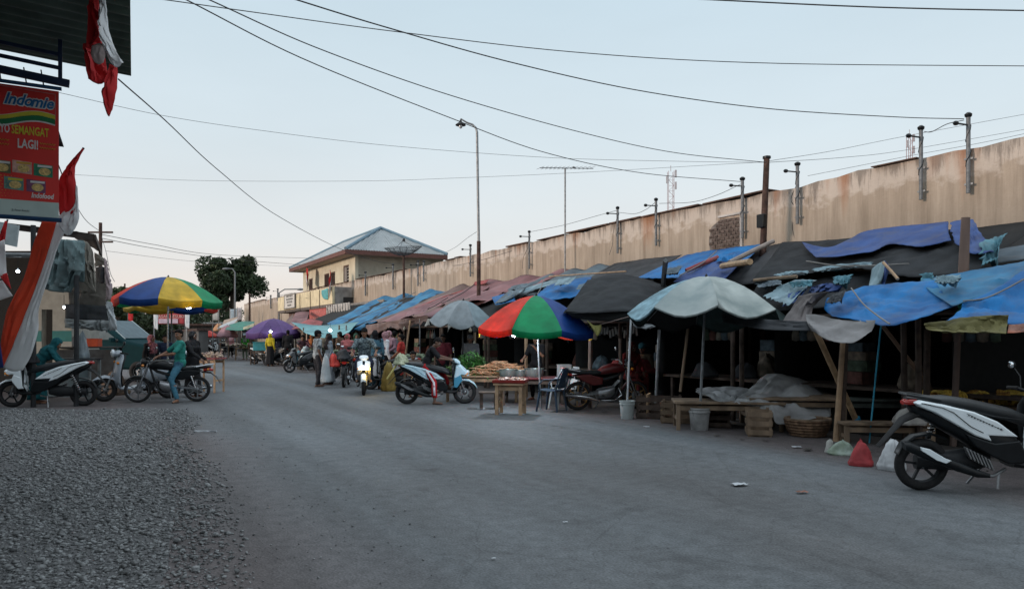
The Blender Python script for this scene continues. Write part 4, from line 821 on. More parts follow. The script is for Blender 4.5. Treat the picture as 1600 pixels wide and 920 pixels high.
umbrella('silver grey umbrella with a ragged edge behind the boy on the scooter', (at(722, 482, 19.0).x, 19.0, 0), .88, 1.88, 2.42, [mat('silver_a', (.19, .25, .28), .7, var=.15), mat('silver_b', (.15, .22, .25), .7), mat('silver_c', (.24, .27, .29), .7), mat('silver_d', (.20, .23, .25), .7)], pole_m=DARK, rot=R(-65), tilt=(6, 4), droop=.02, n=8, sagf=.12)
PUR = mat('umbrella_purple', (.085, .04, .16), .6, var=.12, trans=.2); PUR2 = mat('umbrella_violet', (.12, .06, .21), .6, var=.12, trans=.2)
umbrella('purple umbrella over the far stall behind the yellow shirted woman', (at(428, 510, 39).x, 39, 0), 1.45, 1.68, 2.42, [PUR, PUR2], rot=R(-100), droop=.28)
umbrella('small red umbrella in the far distance of the street', (at(322, 520, 62).x, 62, 0), .98, 1.55, 2.02, [mat('far_red', (.5, .04, .03), .6, trans=.3), mat('far_red2', (.55, .08, .06), .6, trans=.3)], rot=.2)
for (lb, x0, x1, yt, yb, t_, m_) in (('pink faded umbrella between the red one and the green awning', 338, 372, 508, 524, 48, mat('far_pink', (.28, .15, .17), .7)), ('pale orange umbrella behind the red one', 332, 352, 505, 515, 70, mat('far_orange', (.4, .2, .1), .7))):
    r_ = (x1-x0)/2/F*t_; zb_ = H+(HY-yb)/F*t_; zt_ = H+(HY-yt)/F*t_
    umbrella(lb, (at((x0+x1)/2, 500, t_).x, t_, 0), r_, zb_, zt_, [m_], droop=.1)
# ragged fringes under the roof edges
random.seed(31)
def fringe(label, px0, px1, y0, y1, l, m, n=9):
    e_ = None; k = MB()
    a = lt(px0, y0, l); b = lt(px1, y1, l); rws = [[], []]
    P = [a.lerp(b, i/n) for i in range(n+1)]
    return sheet('hanging_rags', label, 'cloth', [P, [p+V((random.uniform(-.1, .1), random.uniform(-.05, .05), -random.uniform(.12, .42))) for p in P]], m, 40, 8, .06, 3, rag=.15)
fringe('pale torn rags hanging under the silver grey umbrella', 668, 712, 498, 494, 8.7, mat('rag_grey', (.26, .27, .26), .9, var=.4, scale=6))
fringe('brownish rags hanging below the brown roof edge', 572, 668, 508, 492, 9.6, BRWN)
fringe('dark bundled rags hanging between the silver and the rainbow umbrella', 705, 760, 490, 500, 8.9, DTARP)
fringe('dark rags hanging along the stall behind the rainbow umbrella', 880, 990, 508, 505, 10.4, INT)
# ------------------------------------------------------------------ far awnings
def awn(label, rows_, m, t, **k): return sheet('awning', label, 'awning', [[at(*q) for q in r_] for r_ in rows_], m, 18, 8, .06, 1.5, **k)
awn('turquoise awning sagging in front of the red shop banner', [[(455, 503, 35), (500, 508, 34), (545, 504, 34), (562, 502, 33)], [(470, 514, 33.4), (500, 519, 32), (530, 516, 31.6), (555, 508, 31.4)], [(478, 521, 32), (502, 527, 31), (525, 527, 30.6), (545, 519, 30.4)]], tarpmat('turquoise_tarp', (.12, .33, .37), c2=(.19, .42, .45), trans=.15), 0)
awn('green awning with a cream edge left of the purple umbrella', [[(358, 507, 50), (378, 502, 50), (398, 502, 50)], [(354, 512, 47), (378, 510, 47), (396, 508, 47)], [(352, 515, 45), (376, 516, 45), (394, 512, 45)]], tarpmat('green_tarp', (.01, .16, .11), c2=(.03, .24, .17), trans=.15), 0)
awn('cream awning edge beside the green awning', [[(380, 511, 44.9), (397, 505, 44.9)], [(380, 515, 44.8), (396, 510, 44.8)]], mat('cream_cloth', (.4, .38, .28), .8), 0)
awn('dark red awning below the red shop banner', [[(468, 506, 41), (484, 498, 41), (505, 502, 40)], [(455, 514, 37), (478, 512, 37), (500, 512, 36.5)]], PINK2, 0)
awn('pinkish tarpaulin slope under the cream balcony', [[(462, 488, 50), (474, 486, 50), (484, 487, 50)], [(450, 512, 42), (462, 512, 42), (476, 508, 42)]], PINK, 0)
awn('brown rolled awning left of the pinkish slope', [[(448, 500, 52), (458, 490, 52)], [(440, 512, 46), (456, 508, 46)]], BRWN, 0)
awn('white awning over the far stalls near the end of the street', [[(345, 508, 60), (372, 497, 62)], [(338, 514, 56), (366, 505, 57)]], mat('far_white_awning', (.42, .42, .42), .7), 0)
awn('grey blue awning below the green one', [[(378, 517, 46), (396, 514, 46)], [(380, 524, 44), (396, 522, 44)]], FADE, 0)
awn('tan awning patched onto the far wall', [[(350, 500, 66), (372, 494, 66)], [(346, 512, 62), (368, 508, 62)]], mat('tan_awning', (.30, .22, .17), .8), 0)
for i, (px, t_) in enumerate(((344, 58), (357, 50), (397, 46), (352, 62), (474, 33), (556, 31.5))):
    stick('awning_post', 'slim far post '+('below the white awning', 'left under the green awning', 'right under the green awning', 'beside the pink umbrella', 'under the turquoise awning, left', 'under the turquoise awning, right')[i], (at(px, 500, t_).x, t_, 0), at(px, 512, t_), .03, WOOD, 'post', group='slim posts of the far awnings')
# ------------------------------------------------------------------ trestles, crates, buckets, goods
def table(name, label, c, yaw, L_, W_, Hh, m, th=.035, legr=.03, brace=False, group=None, cat='table', apron=True, topm=None):
    e_ = empty(name, c, yaw, label, cat, group)
    MB().box((0, 0, Hh-th/2), (L_, W_, th)).build('top', topm or m, e_, smooth=False, bevel=.004)
    for sx1 in (-1, 1):
        for sy1 in (-1, 1):
            MB().box((sx1*(L_/2-.06), sy1*(W_/2-.06), (Hh-th)/2), (legr*2, legr*2, Hh-th)).build('leg', m, e_, smooth=False, bevel=.003)
            if brace: MB().beam((sx1*(L_/2-.07), sy1*(W_/2-.06), Hh*.55), (sx1*(L_/2-.36), sy1*(W_/2-.06), Hh-.08), .04, .04).build('brace', m, e_, smooth=False)
    if apron:
        for sy1 in (-1, 1): MB().box((0, sy1*(W_/2-.06), Hh-.1), (L_-.18, .025, .07)).build('rail', m, e_, smooth=False)
        for sx1 in (-1, 1): MB().box((sx1*(L_/2-.06), 0, Hh*.35), (.025, W_-.18, .05)).build('rail', m, e_, smooth=False)
    return e_
def crate(label, c, yaw, L_, W_, Hh, m, group='wooden crates under the stall fronts', gap=.6):
    e_ = empty('wooden_crate', c, yaw, label, 'crate', group)
    for sx1 in (-1, 1):
        for sy1 in (-1, 1): MB().box((sx1*(L_/2-.02), sy1*(W_/2-.02), Hh/2), (.04, .04, Hh)).build('corner_post', m, e_, smooth=False)
    nsl = max(3, int(Hh/.12))
    for j in range(nsl):
        z = Hh*(j+.5)/nsl
        for sy1 in (-1, 1): MB().box((0, sy1*(W_/2+.008), z), (L_, .014, Hh/nsl*gap)).build('slat', m, e_, smooth=False)
        for sx1 in (-1, 1): MB().box((sx1*(L_/2+.008), 0, z), (.014, W_-.02, Hh/nsl*gap)).build('slat', m, e_, smooth=False)
    MB().box((0, 0, .01), (L_-.04, W_-.04, .015)).build('bottom', m, e_, smooth=False)
    return e_
def bucket(label, c, r0, r1, h, m, inner, handle=True):
    e_ = empty('bucket', c, .4, label, 'bucket')
    MB().lathe([(r0*.95, .0), (r0, .01), (r0+(r1-r0)*.8, h*.78), (r1*1.04, h*.79), (r1*1.04, h*.84), (r1, h*.85), (r1, h*.93), (r1*1.06, h*.94), (r1*1.06, h), (r1*.97, h), (r1*.95, h*.88)], 24).build('tub', m, e_)
    MB().lathe([(r1*.94, h*.86), (r1*.93, h*.9), (.02, h*.92)], 20).build('concrete_fill', inner, e_)
    if handle: MB().tube([(r1*1.05*math.cos(a), -r1*.3-.0*a, h*.9-r1*1.0*math.sin(a)) for a in [math.pi*i/10 for i in range(11)]], .004, 5).build('handle', STEEL, e_)
    return e_
CONC = mat('concrete_fill', (.16, .15, .14), .95, var=.3, bump=.5)
g1 = gr(980, 654); bucket('off white plastic bucket filled with concrete holding the thin white pole', g1, .115, .135, .33, mat('dirty_white_plastic', (.42, .46, .46), .5, var=.15, scale=4), CONC)
stick('metal_pole', 'thin white pole standing in the off white bucket', g1+V((0, 0, .28)), at(986, 494, g1.y), .018, mat('white_pipe', (.42, .44, .46), .5), 'pole')
g2 = V((at(1103, 480, 12.0).x-.15, 11.82, 0)); bucket('dirty grey bucket of concrete holding the patched umbrella', g2, .135, .165, .36, mat('dirty_grey_plastic', (.27, .27, .27), .6, var=.35, scale=5), CONC)
# vegetable table
vt = gr(776, 643); 
tb = table('vegetable_table', 'rough plank table heaped with greens and orange roots', V((at(758, 585, 17.2).x, 17.2, 0)), R(-8), 1.7, 1.0, .60, WOOD2, brace=True)
random.seed(12); k = MB(); greens = mat('leaf_greens', (.03, .17, .04), .6, var=.6, scale=14, c2=(.12, .38, .07), trans=.1)
def blade(k, p, d, L_, wd, bend, mi=0):
    d = V(d).normalized(); s_ = d.cross(V((0, 0, 1))); s_ = s_.normalized() if s_.length > .01 else V((1, 0, 0)); pts = []
    for i in range(4):
        f = i/3; q = V(p)+d*L_*f+V((0, 0, -bend*f*f)); ww = wd*(.5+1.2*f if f < .6 else 1.5*(1-f)+.1); pts.append((q-s_*ww/2, q+s_*ww/2))
    k.add([x for ab in pts for x in ab], [(2*i, 2*i+1, 2*i+3, 2*i+2) for i in range(3)], mi)
for i in range(2200):
    x = random.gauss(-.38, .29); y = random.gauss(.05, .20); x = max(-.82, min(.3, x)); y = max(-.4, min(.42, y))
    zz = .60+.56*math.exp(-((x+.36)/.46)**2-((y-.12)/.28)**2)*random.uniform(.2, 1)
    a = random.uniform(0, 6.28); blade(k, (x, y, zz), (math.cos(a), math.sin(a), random.uniform(-.2, .9)), random.uniform(.08, .2), random.uniform(.01, .035), random.uniform(.0, .1))
o = k.build('leafy_greens', greens, fix=False); o.location = tb.location; o.rotation_euler = tb.rotation_euler; tag(o, 'heap of fresh leafy greens at the left half of the vegetable table', 'vegetables', kind='stuff')
k = MB(); ROOT = mat('orange_roots', (.55, .24, .11), .7, var=.3, scale=10, c2=(.66, .42, .26))
for i in range(260):
    x = random.uniform(-.3, .78); y = random.uniform(-.46, .1); z = .62+random.uniform(0, .30)*math.exp(-((x-.3)/.5)**2); a = random.gauss(0, .8)+(.0 if random.random() < .7 else 1.5)
    L_ = random.uniform(.16, .34); d = V((math.cos(a), math.sin(a), random.uniform(-.1, .25))); r_ = random.uniform(.008, .016)
    k.tube([V((x, y, z)), V((x, y, z))+d*L_*.5, V((x, y, z))+d*L_+V((0, 0, -.02))], [r_, r_*.9, .003], 5)
o = k.build('orange_roots', ROOT, fix=False); o.location = tb.location; o.rotation_euler = tb.rotation_euler; tag(o, 'heap of pale orange roots along the front of the vegetable table', 'vegetables', kind='stuff')
k = MB()
for i in range(260):
    x = random.gauss(-.68, .09); y = random.gauss(-.12, .14); a = random.uniform(0, 6.28); blade(k, (x, y, .61+random.uniform(0, .2)), (math.cos(a), math.sin(a), random.uniform(-.1, .6)), .14, .012, .05)
o = k.build('brown_roots', mat('dry_brown', (.14, .08, .05), .9, var=.4, scale=12), fix=False); o.location = tb.location; o.rotation_euler = tb.rotation_euler; tag(o, 'bunch of dry brown stalks at the left end of the vegetable table', 'vegetables', kind='stuff')
# red-topped small table in front
st1 = table('tall_stool_table', 'small square wooden table with a red top and ladder-like side rails', V((at(798, 600, 14.15).x, 14.25, 0)), R(-12), .58, .5, .60, WOOD2, legr=.032)
for z in (.16, .36): MB().box((-.23, 0, z), (.03, .40, .06)).build('side_rail', WOOD2, st1, smooth=False)
sp = st1.location+V((0, 0, .605)); e_ = empty('tray', sp, R(-12), 'red tray of sliced white food on the small wooden table', 'tray')
MB().box((0, 0, .012), (.60, .50, .02)).build('base', mat('red_tray', (.22, .02, .015), .5), e_, smooth=False)
k = MB()
for (x_, y_, sx1, sy1) in ((0, -.25, .6, .02), (0, .25, .6, .02), (-.3, 0, .02, .48), (.3, 0, .02, .48)): k.box((x_, y_, .04), (sx1, sy1, .05))
k.build('rim', mat('red_tray', (.22, .02, .015)), e_, smooth=False)
k = MB()
for i in range(120): k.box((random.uniform(-.25, .25), random.uniform(-.2, .2), .04+random.uniform(0, .05)), (.06, .03, .012), (random.uniform(-.6, .6), random.uniform(-.6, .6), random.uniform(0, 3)))
o = tag(k.build('sliced_food', mat('pale_food', (.50, .36, .30), .6, var=.35, scale=12), smooth=False), 'sliced pale food piled on the red tray', 'food', kind='stuff'); o.location = sp; o.rotation_euler = (0, 0, R(-12))
table('low_bench', 'low brown bench left of the small red topped table', V((at(763, 600, 15).x, 15.2, 0)), R(5), .42, .32, .36, DWOOD, apron=False, cat='bench')
rt = table('long_table', 'long dark red table with pans behind the small square table', V((at(838, 600, 16.3).x+.0, 16.3, 0)), R(-6), 1.5, .8, .60, DWOOD, topm=mat('dark_red_top', (.12, .015, .018), .5))
def pan(label, p, r, h, m):
    e_ = empty('cooking_pan', p, 0, label, 'pan', 'pans on the long red table')
    MB().lathe([(r*.8, 0), (r*.97, h*.4), (r, h), (r*1.06, h*1.02), (r*.97, h), (r*.78, .02)], 20, close=False).build('bowl', m, e_)
    for s_ in (-1, 1): MB().tube([(s_*r, -.04, h*.8), (s_*(r+.05), -.03, h*.8), (s_*(r+.05), .03, h*.8), (s_*r, .04, h*.8)], .006, 5).build('handle', m, e_)
ALP = mat('aluminium_pan', (.26, .30, .29), .4, .6, .15)
pan('wide aluminium pan nearest the vendor in black', rt.location+V((-.05, .1, .60)), .22, .18, ALP)
pan('wide aluminium pan beside the greens', rt.location+V((-.62, .18, .60)), .21, .16, ALP)
pan('shallow aluminium pan in the middle of the long red table', rt.location+V((-.36, .24, .60)), .17, .14, ALP)
for i, (dx_, dz, sz, lb) in enumerate(((.62, .0, (.28, .2, .26), 'white box standing behind the plastic chair'), (.85, -.1, (.2, .16, .2), 'small bright white box right of the chair back'))):
    e_ = empty('box', rt.location+V((dx_, .1, .60+dz)), .2, lb, 'box'); MB().box((0, 0, sz[2]/2), sz).build('carton', mat('white_carton', (.36, .38, .39), .7), e_, smooth=False, bevel=.004)
    MB().box((0, 0, sz[2]+.006), (sz[0]+.01, sz[1]+.01, .012)).build('lid', mat('white_carton', (.36, .38, .39)), e_, smooth=False)
table('box_stand', 'dark low table carrying the white boxes', rt.location+V((.80, .1, 0)), 0, .6, .5, .50, DWOOD, apron=False)
# plastic chairs
def pchair(label, c, yaw, m):
    e_ = empty('plastic_chair', c, yaw, label, 'chair', 'plastic chairs by the rainbow umbrella')
    MB().loft([(-.2, .42, .2, .015), (0, .41, .22, .018), (.2, .43, .21, .015)]).build('seat', m, e_)
    for sx1 in (-1, 1):
        for sy1 in (-1, 1): MB().tube([(sx1*.17, sy1*.18, .41), (sx1*.23, sy1*.22, 0)], [.025, .02], 6).build('leg', m, e_)
    k = MB(); k.tube([(-.19, -.2, .42), (-.26, -.21, .7), (-.3, -.12, .85), (-.3, .12, .85), (-.26, .21, .7), (-.19, .2, .42)], .018, 6)
    k.build('back_frame', m, e_)
    sheet('back_panel', None, None, [[V((-.31, -.1, .84)), V((-.33, 0, .86)), V((-.31, .1, .84))], [V((-.27, -.17, .66)), V((-.29, 0, .66)), V((-.27, .17, .66))], [V((-.2, -.13, .46)), V((-.22, 0, .46)), V((-.2, .13, .46))]], m, 8, 8, .0, 2, parent=e_, solid=.008)
    for sy1 in (-1, 1): MB().tube([(-.25, sy1*.22, .66), (.05, sy1*.25, .64), (.17, sy1*.23, .55), (.17, sy1*.2, .42)], .014, 6).build('arm_rest', m, e_)
c0 = gr(876, 640); pchair('white plastic armchair beside the red motorcycle', V((at(880, 600, 15.2).x, 15.2, 0)), R(200), mat('chair_white', (.35, .37, .38), .45)); 
pchair('dark blue plastic armchair nearest the umbrella pole', V((at(862, 600, 14.8).x, 14.8, 0)), R(150), mat('chair_navy', (.02, .04, .07), .45))
# crates row under the umbrella
crate('open wooden crate with a pale end board behind the white bucket', gr(1034, 655)+V((0, .25, 0)), R(-18), .75, .5, .42, DWOOD)
MB_ = MB().box((0, 0, .21), (.03, .46, .42)); o = MB_.build('board', BAMB, smooth=False); o.location = gr(1019, 652)+V((-.02, .25, 0)); o.rotation_euler = (0, 0, R(-18)); tag(o, 'pale wooden board standing at the left end of the open crate', 'board')
crate('slatted crate standing under the long bench behind the grey bucket', gr(1070, 664)+V((0, .4, 0)), R(-15), .6, .45, .38, WOOD)
crate('weathered crate with wide slats left of the grey sheet', gr(1190, 682)+V((.02, .2, 0)), R(-14), .34, .5, .40, WOOD, gap=.55)
crate('dark crate in shade under the long bench', gr(1128, 672)+V((.0, .5, 0)), R(-12), .5, .45, .34, DWOOD)
table('long_bench', 'long low plank bench running behind the grey bucket to the sheeted heap', V((at(1135, 640, 12.0).x, 12.0, 0)), R(-8), 1.7, .75, .46, WOOD, cat='bench')
o = table('display_table', 'dark rough table carrying the grey sheeted heap', V((at(1235, 640, 12.2).x, 12.2, 0)), R(-8), 1.5, 1.2, .52, WOOD)
# sheeted heap
def heap(name, label, rows_, m, **k): return sheet(name, label, 'sheet', [[at(*q) for q in r_] for r_ in rows_], m, **k)
heap('covering_sheet', 'big dirty grey sheet thrown over a heap on the table', [
    [(1190, 590, 13.6), (1205, 583, 13.4), (1250, 590, 13.2), (1300, 612, 13.0), (1345, 628, 12.9)],
    [(1178, 600, 12.9), (1205, 590, 12.8), (1240, 598, 12.6), (1275, 615, 12.4), (1310, 626, 12.3)],
    [(1165, 612, 12.3), (1195, 608, 12.2), (1225, 612, 12.0), (1262, 622, 11.8), (1300, 633, 11.8)],
    [(1150, 624, 11.9), (1188, 620, 11.7), (1218, 635, 11.5), (1262, 642, 11.4), (1298, 648, 11.5)],
    [(1175, 634, 11.7), (1205, 645, 11.45), (1216, 662, 11.35), (1255, 656, 11.3), (1297, 650, 11.4)]], mat('dirty_grey_sheet', (.24, .235, .235), .9, var=.35, scale=1.6, bump=.5, bscale=12, c2=(.46, .47, .48)), nu=50, nv=44, wr=.08, ws=2.2, seed=4)
heap('covering_sheet', 'pale crumpled plastic sheet over the long bench left of the big grey one', [
    [(1092, 606, 12.9), (1130, 603, 12.9), (1165, 606, 12.7), (1195, 615, 12.4)], [(1088, 610, 12.3), (1128, 612, 12.2), (1160, 616, 12.0), (1190, 622, 11.9)],
    [(1100, 614, 12.0), (1125, 626, 11.7), (1155, 628, 11.6), (1182, 628, 11.6)]], mat('pale_plastic_sheet', (.28, .29, .30), .6, var=.4, scale=4, c2=(.46, .47, .49)), nu=34, nv=16, wr=.09, ws=3, rag=.12)
def basket(label, c, r, h, m=None):
    e_ = empty('basket', c, 0, label, 'basket', 'round woven baskets'); k = MB(); prof = []
    for i in range(13): f = i/12; prof.append((r*(.72+.28*math.sin(f*1.5))+(.008 if i % 2 else -.004), h*f))
    k.lathe(prof+[(r*.9, h), (r*.62, .03)], 28); k.build('weave', m or mat('basket_cane', (.15, .09, .055), .9, var=.5, scale=16, bump=.8, bscale=50), e_)
    MB().lathe([(r*.95+.018*math.cos(a), h+.018*math.sin(a)) for a in [i*math.pi/3 for i in range(6)]], 28, close=True).build('rim', WOOD, e_)
basket('low round basket under the grey sheeted table', gr(1266, 682)+V((0, .1, 0)), .34, .26)
basket('round basket in shade behind the grey bucket', gr(1112, 668)+V((.05, .5, 0)), .22, .24)
# timber benches behind the near scooter
for i, (px, py, L_, W_, Hh, m_, lb) in enumerate(((1390, 694, 1.25, .35, .30, WOOD, 'low rough wooden bench behind the red bag'), (1395, 672, 1.7, .5, .50, mat('greenish_wood', (.12, .14, .13), .85, var=.3, bump=.4), 'grey green plank bench just behind the low rough one'), (1560, 690, 2.2, .8, .56, WOOD, 'long plank table of bananas at the right edge'))):
    c = gr(px, py)+V((0, .1, 0)); Hh = .52 if i == 2 else Hh; table('plank_bench' if i < 2 else 'banana_table', lb, c, R((-6, -4, -8)[i]), L_, W_, Hh, m_, cat='bench' if i < 2 else 'table')
    if i == 2: bt = c
# bananas
BAN = mat('banana_skin', (.75, .46, .06), .5, var=.35, scale=9, c2=(.85, .62, .14)); BAN2 = mat('banana_skin_brown', (.45, .19, .05), .6, var=.5, scale=9, c2=(.65, .36, .09))
random.seed(9); protos = []
for v_ in range(3):
    k = MB()
    for j in range(9):
        a = -.8+1.6*j/8; pts = []
        for q in range(6):
            f = q/5; rr = .02+.16*math.sin(f*1.5); pts.append(V((rr*math.cos(a)+.02*f, rr*math.sin(a)*1.1, .03+.07*math.cos(f*2.4)+random.uniform(-.004, .004))))
        k.tube(pts, [.006, .016, .019, .019, .015, .005], 6)
    k.tube([(-.01, 0, .12), (.03, 0, .09)], .018, 6); protos.append(k)
first = []
def scatter_b(i, c):
    b = first[i % 3].copy(); col.objects.link(b); b.location = c; b.rotation_euler = (random.uniform(-.4, .4), random.uniform(-.5, .5), random.uniform(0, 6.28)); return b
BL_ = 'bunch of ripe yellow bananas heaped on the plank table at the right edge'
for i, k in enumerate(protos):
    o = k.build('banana_bunch', (BAN, BAN2, BAN)[i]); first.append(o); tag(o, BL_ if i != 1 else 'bunch of browned bananas heaped on the plank table at the right edge', 'bananas', 'bananas on the plank table')
Mb = Matrix.Rotation(R(-8), 3, 'Z'); 
for i in range(46):
    p = bt+Mb@V((random.uniform(-1.0, 1.0), random.uniform(-.38, .1), 0)); p.z = .525+(.0 if i < 24 else .08)
    if i < 3: first[i].location = p; first[i].rotation_euler = (0, 0, random.uniform(0, 6))
    else: scatter_b(i, p)
# sacks and bags
def sack(name, label, c, rx, ry, h, m, top=.25, seed=0, cat='bag', yaw=0, neck=True):
    k = MB(); n = 44; lv = 22; prof = []
    for i in range(lv+1):
        f = i/lv; r_ = 1.0*(1-f)**.75*(1-top)+top*(1-.25*f) if f < .9 else (top*.85*(1-(f-.9)*6)+.02)
        prof.append((max(.02, r_*(.86+.14*min(1, f*8))), f*h))
    k.lathe([(.02, 0)]+prof, n)
    vs2 = []
    for v in k.v:
        a = math.atan2(v.y, v.x); f = v.z/h
        fold = -abs(noise.noise(V((a*2.2, f*1.5, seed))))*.30*(.3+f)+.22*noise.noise(V((math.cos(a)*1.3, math.sin(a)*1.3, f*1.5+seed*3)))-.10*abs(noise.noise(V((a*5, f*6, seed+4))))
        d = 1+fold; ln = noise.noise(V((seed, 1, 2)))*.35*f
        vs2.append(V((v.x*rx*d+ln*rx, v.y*ry*d, max(0, v.z*(1+.18*noise.noise(V((math.cos(a), math.sin(a), seed))))))))
    k.v = vs2; o = k.build(name, m, ang=180); o.location = c; o.rotation_euler = (0, 0, yaw); return tag(o, label, cat)
sack('red_bag', 'small red cloth bag standing on the ground tied to the cyan rope', gr(1345, 727), .17, .13, .30, mat('red_bag_cloth', (.30, .035, .04), .7, var=.2, scale=8, bump=.3), .12, 1)
sack('plastic_sack', 'crumpled pale green and white plastic sack lying left of the red bag', gr(1316, 710), .20, .13, .17, mat('pale_green_plastic', (.24, .32, .22), .5, var=.4, scale=5, c2=(.33, .40, .36), bump=.4), .5, 4)
sack('plastic_sack', 'greyish white sack end left of the pale green one', gr(1300, 708)+V((-.02, .02, 0)), .07, .1, .17, mat('grey_plastic', (.32, .32, .30), .6, var=.3, bump=.5), .5, 6)
sack('white_sack', 'white woven sack standing behind the rear wheel of the near scooter', gr(1395, 738)+V((.08, .15, 0)), .17, .13, .34, mat('white_sack', (.46, .48, .50), .6, var=.15, scale=6, bump=.3), .5, 9)
sack('white_sack', 'dirty white sack lying on the low bench behind the near scooter', gr(1432, 700)+V((0, .15, .3)), .28, .16, .22, mat('dirty_sack', (.38, .36, .34), .7, var=.35, scale=7, bump=.3), .6, 12)
# hanging things inside the stalls
random.seed(17); k = MB()
e_ = empty('sachet_string', lt(945, 512, 10.2), YAW_U, 'string of pale sachets hanging inside the dark stall', 'sachets')
MB().tube([(-1.2, 0, .05), (0, 0, 0), (1.2, 0, .05)], .004, 4).build('string', STEEL, e_)
for i in range(22): MB().box((-1.15+i*.105, 0, -.1+random.uniform(-.05, .05)), (.07, .01, .17), (0, random.uniform(-.3, .3), 0)).build('sachet', mat('sachet_foil', (.07, .08, .085), .35, .2, .5, 3), e_, smooth=False)
for i, (px, py, l, lb) in enumerate(((741, 536, 8.9, 'pale hanging scale pan left under the rainbow umbrella'), (735, 514, 9.4, 'unlit bulb hanging in the stall left of the rainbow umbrella'), (632, 512, 9.6, 'unlit bulb hanging above the red dressed seller'))):
    p = lt(px, py, l); e_ = empty('hanging_bulb', p, 0, lb, 'bulb'); MB().tube([(0, 0, .04), (0, 0, .35)], .005, 4).build('cord', BLK, e_); MB().lathe([(.012, .06), (.02, .03), (.05, -.03), (.045, -.07), (.01, -.1)], 12).build('bulb', mat('frosted_glass', (.30, .28, .22), .3), e_)
# red cloths and goods in the dark stall
for i, (px, py, l, sx1, m_, lb) in enumerate(((965, 612, 10.3, .25, mat('stall_red', (.2, .02, .02), .7), 'red bundle on the floor of the dark stall behind the white bucket'), (1005, 602, 10.6, .3, mat('stall_red2', (.16, .015, .02), .7), 'dark red basin in the dark stall right of the white pole'), (1100, 600, 10.6, .3, DTARP, 'dark bundle deep in the stall behind the patched umbrella'), (1165, 605, 10.9, .3, DTARP, 'dark bundle behind the grey sheet'))):
    p = lt(px, py, l); sack('bundle', lb, V((p.x, p.y, .685)), sx1, .2, .3, m_, .5, i+20, 'bundle')

# dim stock inside the stalls, seen as dark shapes under the tarpaulins
random.seed(77)
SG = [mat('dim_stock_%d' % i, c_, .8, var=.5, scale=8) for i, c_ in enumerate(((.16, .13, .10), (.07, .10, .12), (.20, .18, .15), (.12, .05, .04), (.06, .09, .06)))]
kinds = ('sagging sack', 'stack of boxes', 'hanging bags')
for i in range(12):
    s0 = 3.0+i*3.2
    for q in range(3):
        lab = ('dim %s sack in the stall ', 'dim stacked cartons in the stall ', 'row of %s bags hanging in the stall ')[q]
        tone = random.randrange(5); nm = ('brown', 'slate', 'pale', 'rusty', 'olive')[tone]; lab = (lab % nm if '%s' in lab else lab)+desc[i]
        x_ = s0+random.uniform(.5, 2.7); l_ = 9.85+random.uniform(.95, 1.7)
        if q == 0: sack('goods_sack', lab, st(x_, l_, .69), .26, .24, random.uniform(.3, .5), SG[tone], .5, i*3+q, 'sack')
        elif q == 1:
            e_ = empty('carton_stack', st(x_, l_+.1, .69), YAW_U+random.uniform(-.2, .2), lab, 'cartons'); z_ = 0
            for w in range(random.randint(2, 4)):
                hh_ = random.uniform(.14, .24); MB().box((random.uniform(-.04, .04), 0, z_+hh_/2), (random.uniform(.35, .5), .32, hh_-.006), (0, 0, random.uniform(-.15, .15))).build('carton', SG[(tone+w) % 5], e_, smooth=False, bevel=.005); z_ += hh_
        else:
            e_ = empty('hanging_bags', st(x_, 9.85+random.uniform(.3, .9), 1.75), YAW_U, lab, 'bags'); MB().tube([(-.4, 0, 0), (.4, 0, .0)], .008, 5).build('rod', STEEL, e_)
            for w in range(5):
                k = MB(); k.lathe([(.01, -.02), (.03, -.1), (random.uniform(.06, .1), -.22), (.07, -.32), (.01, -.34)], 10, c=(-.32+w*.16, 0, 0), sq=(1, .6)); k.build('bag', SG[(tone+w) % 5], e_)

# loose ropes, battens and small scraps lying across the roofs
for lb, a_, b_, r_ in (('pale rope drawn across the big black tarpaulin below the navy one', (1260, 408), (1420, 412), .012), ('thin rope over the bright blue front tarpaulin, left half', (1330, 450), (1390, 506), .010), ('thin rope along the faded blue flap right of the timber pole', (1505, 470), (1600, 436), .010),
                       ('rope over the faded grey blue tarpaulin', (850, 436), (838, 462), .012), ('dark rope over the upper pink tarpaulin', (742, 444), (690, 474), .014), ('dark rope over the lower pink tarpaulin', (700, 465), (640, 494), .014), ('rope crossing the long blue tarpaulin', (650, 456), (560, 496), .014), ('rope over the bright blue tarpaulin under the bricks', (1120, 392), (1062, 430), .011)):
    P0, P1 = rf(*a_, .52), rf(*b_, .52); wire(lb, [P0, P0.lerp(P1, .35)+V((0, 0, -.06)), P0.lerp(P1, .7)+V((0, 0, -.04)), P1], r_, m=mat('rope_pale', (.20, .19, .18)) if 'dark' not in lb else DARK, cat='rope')
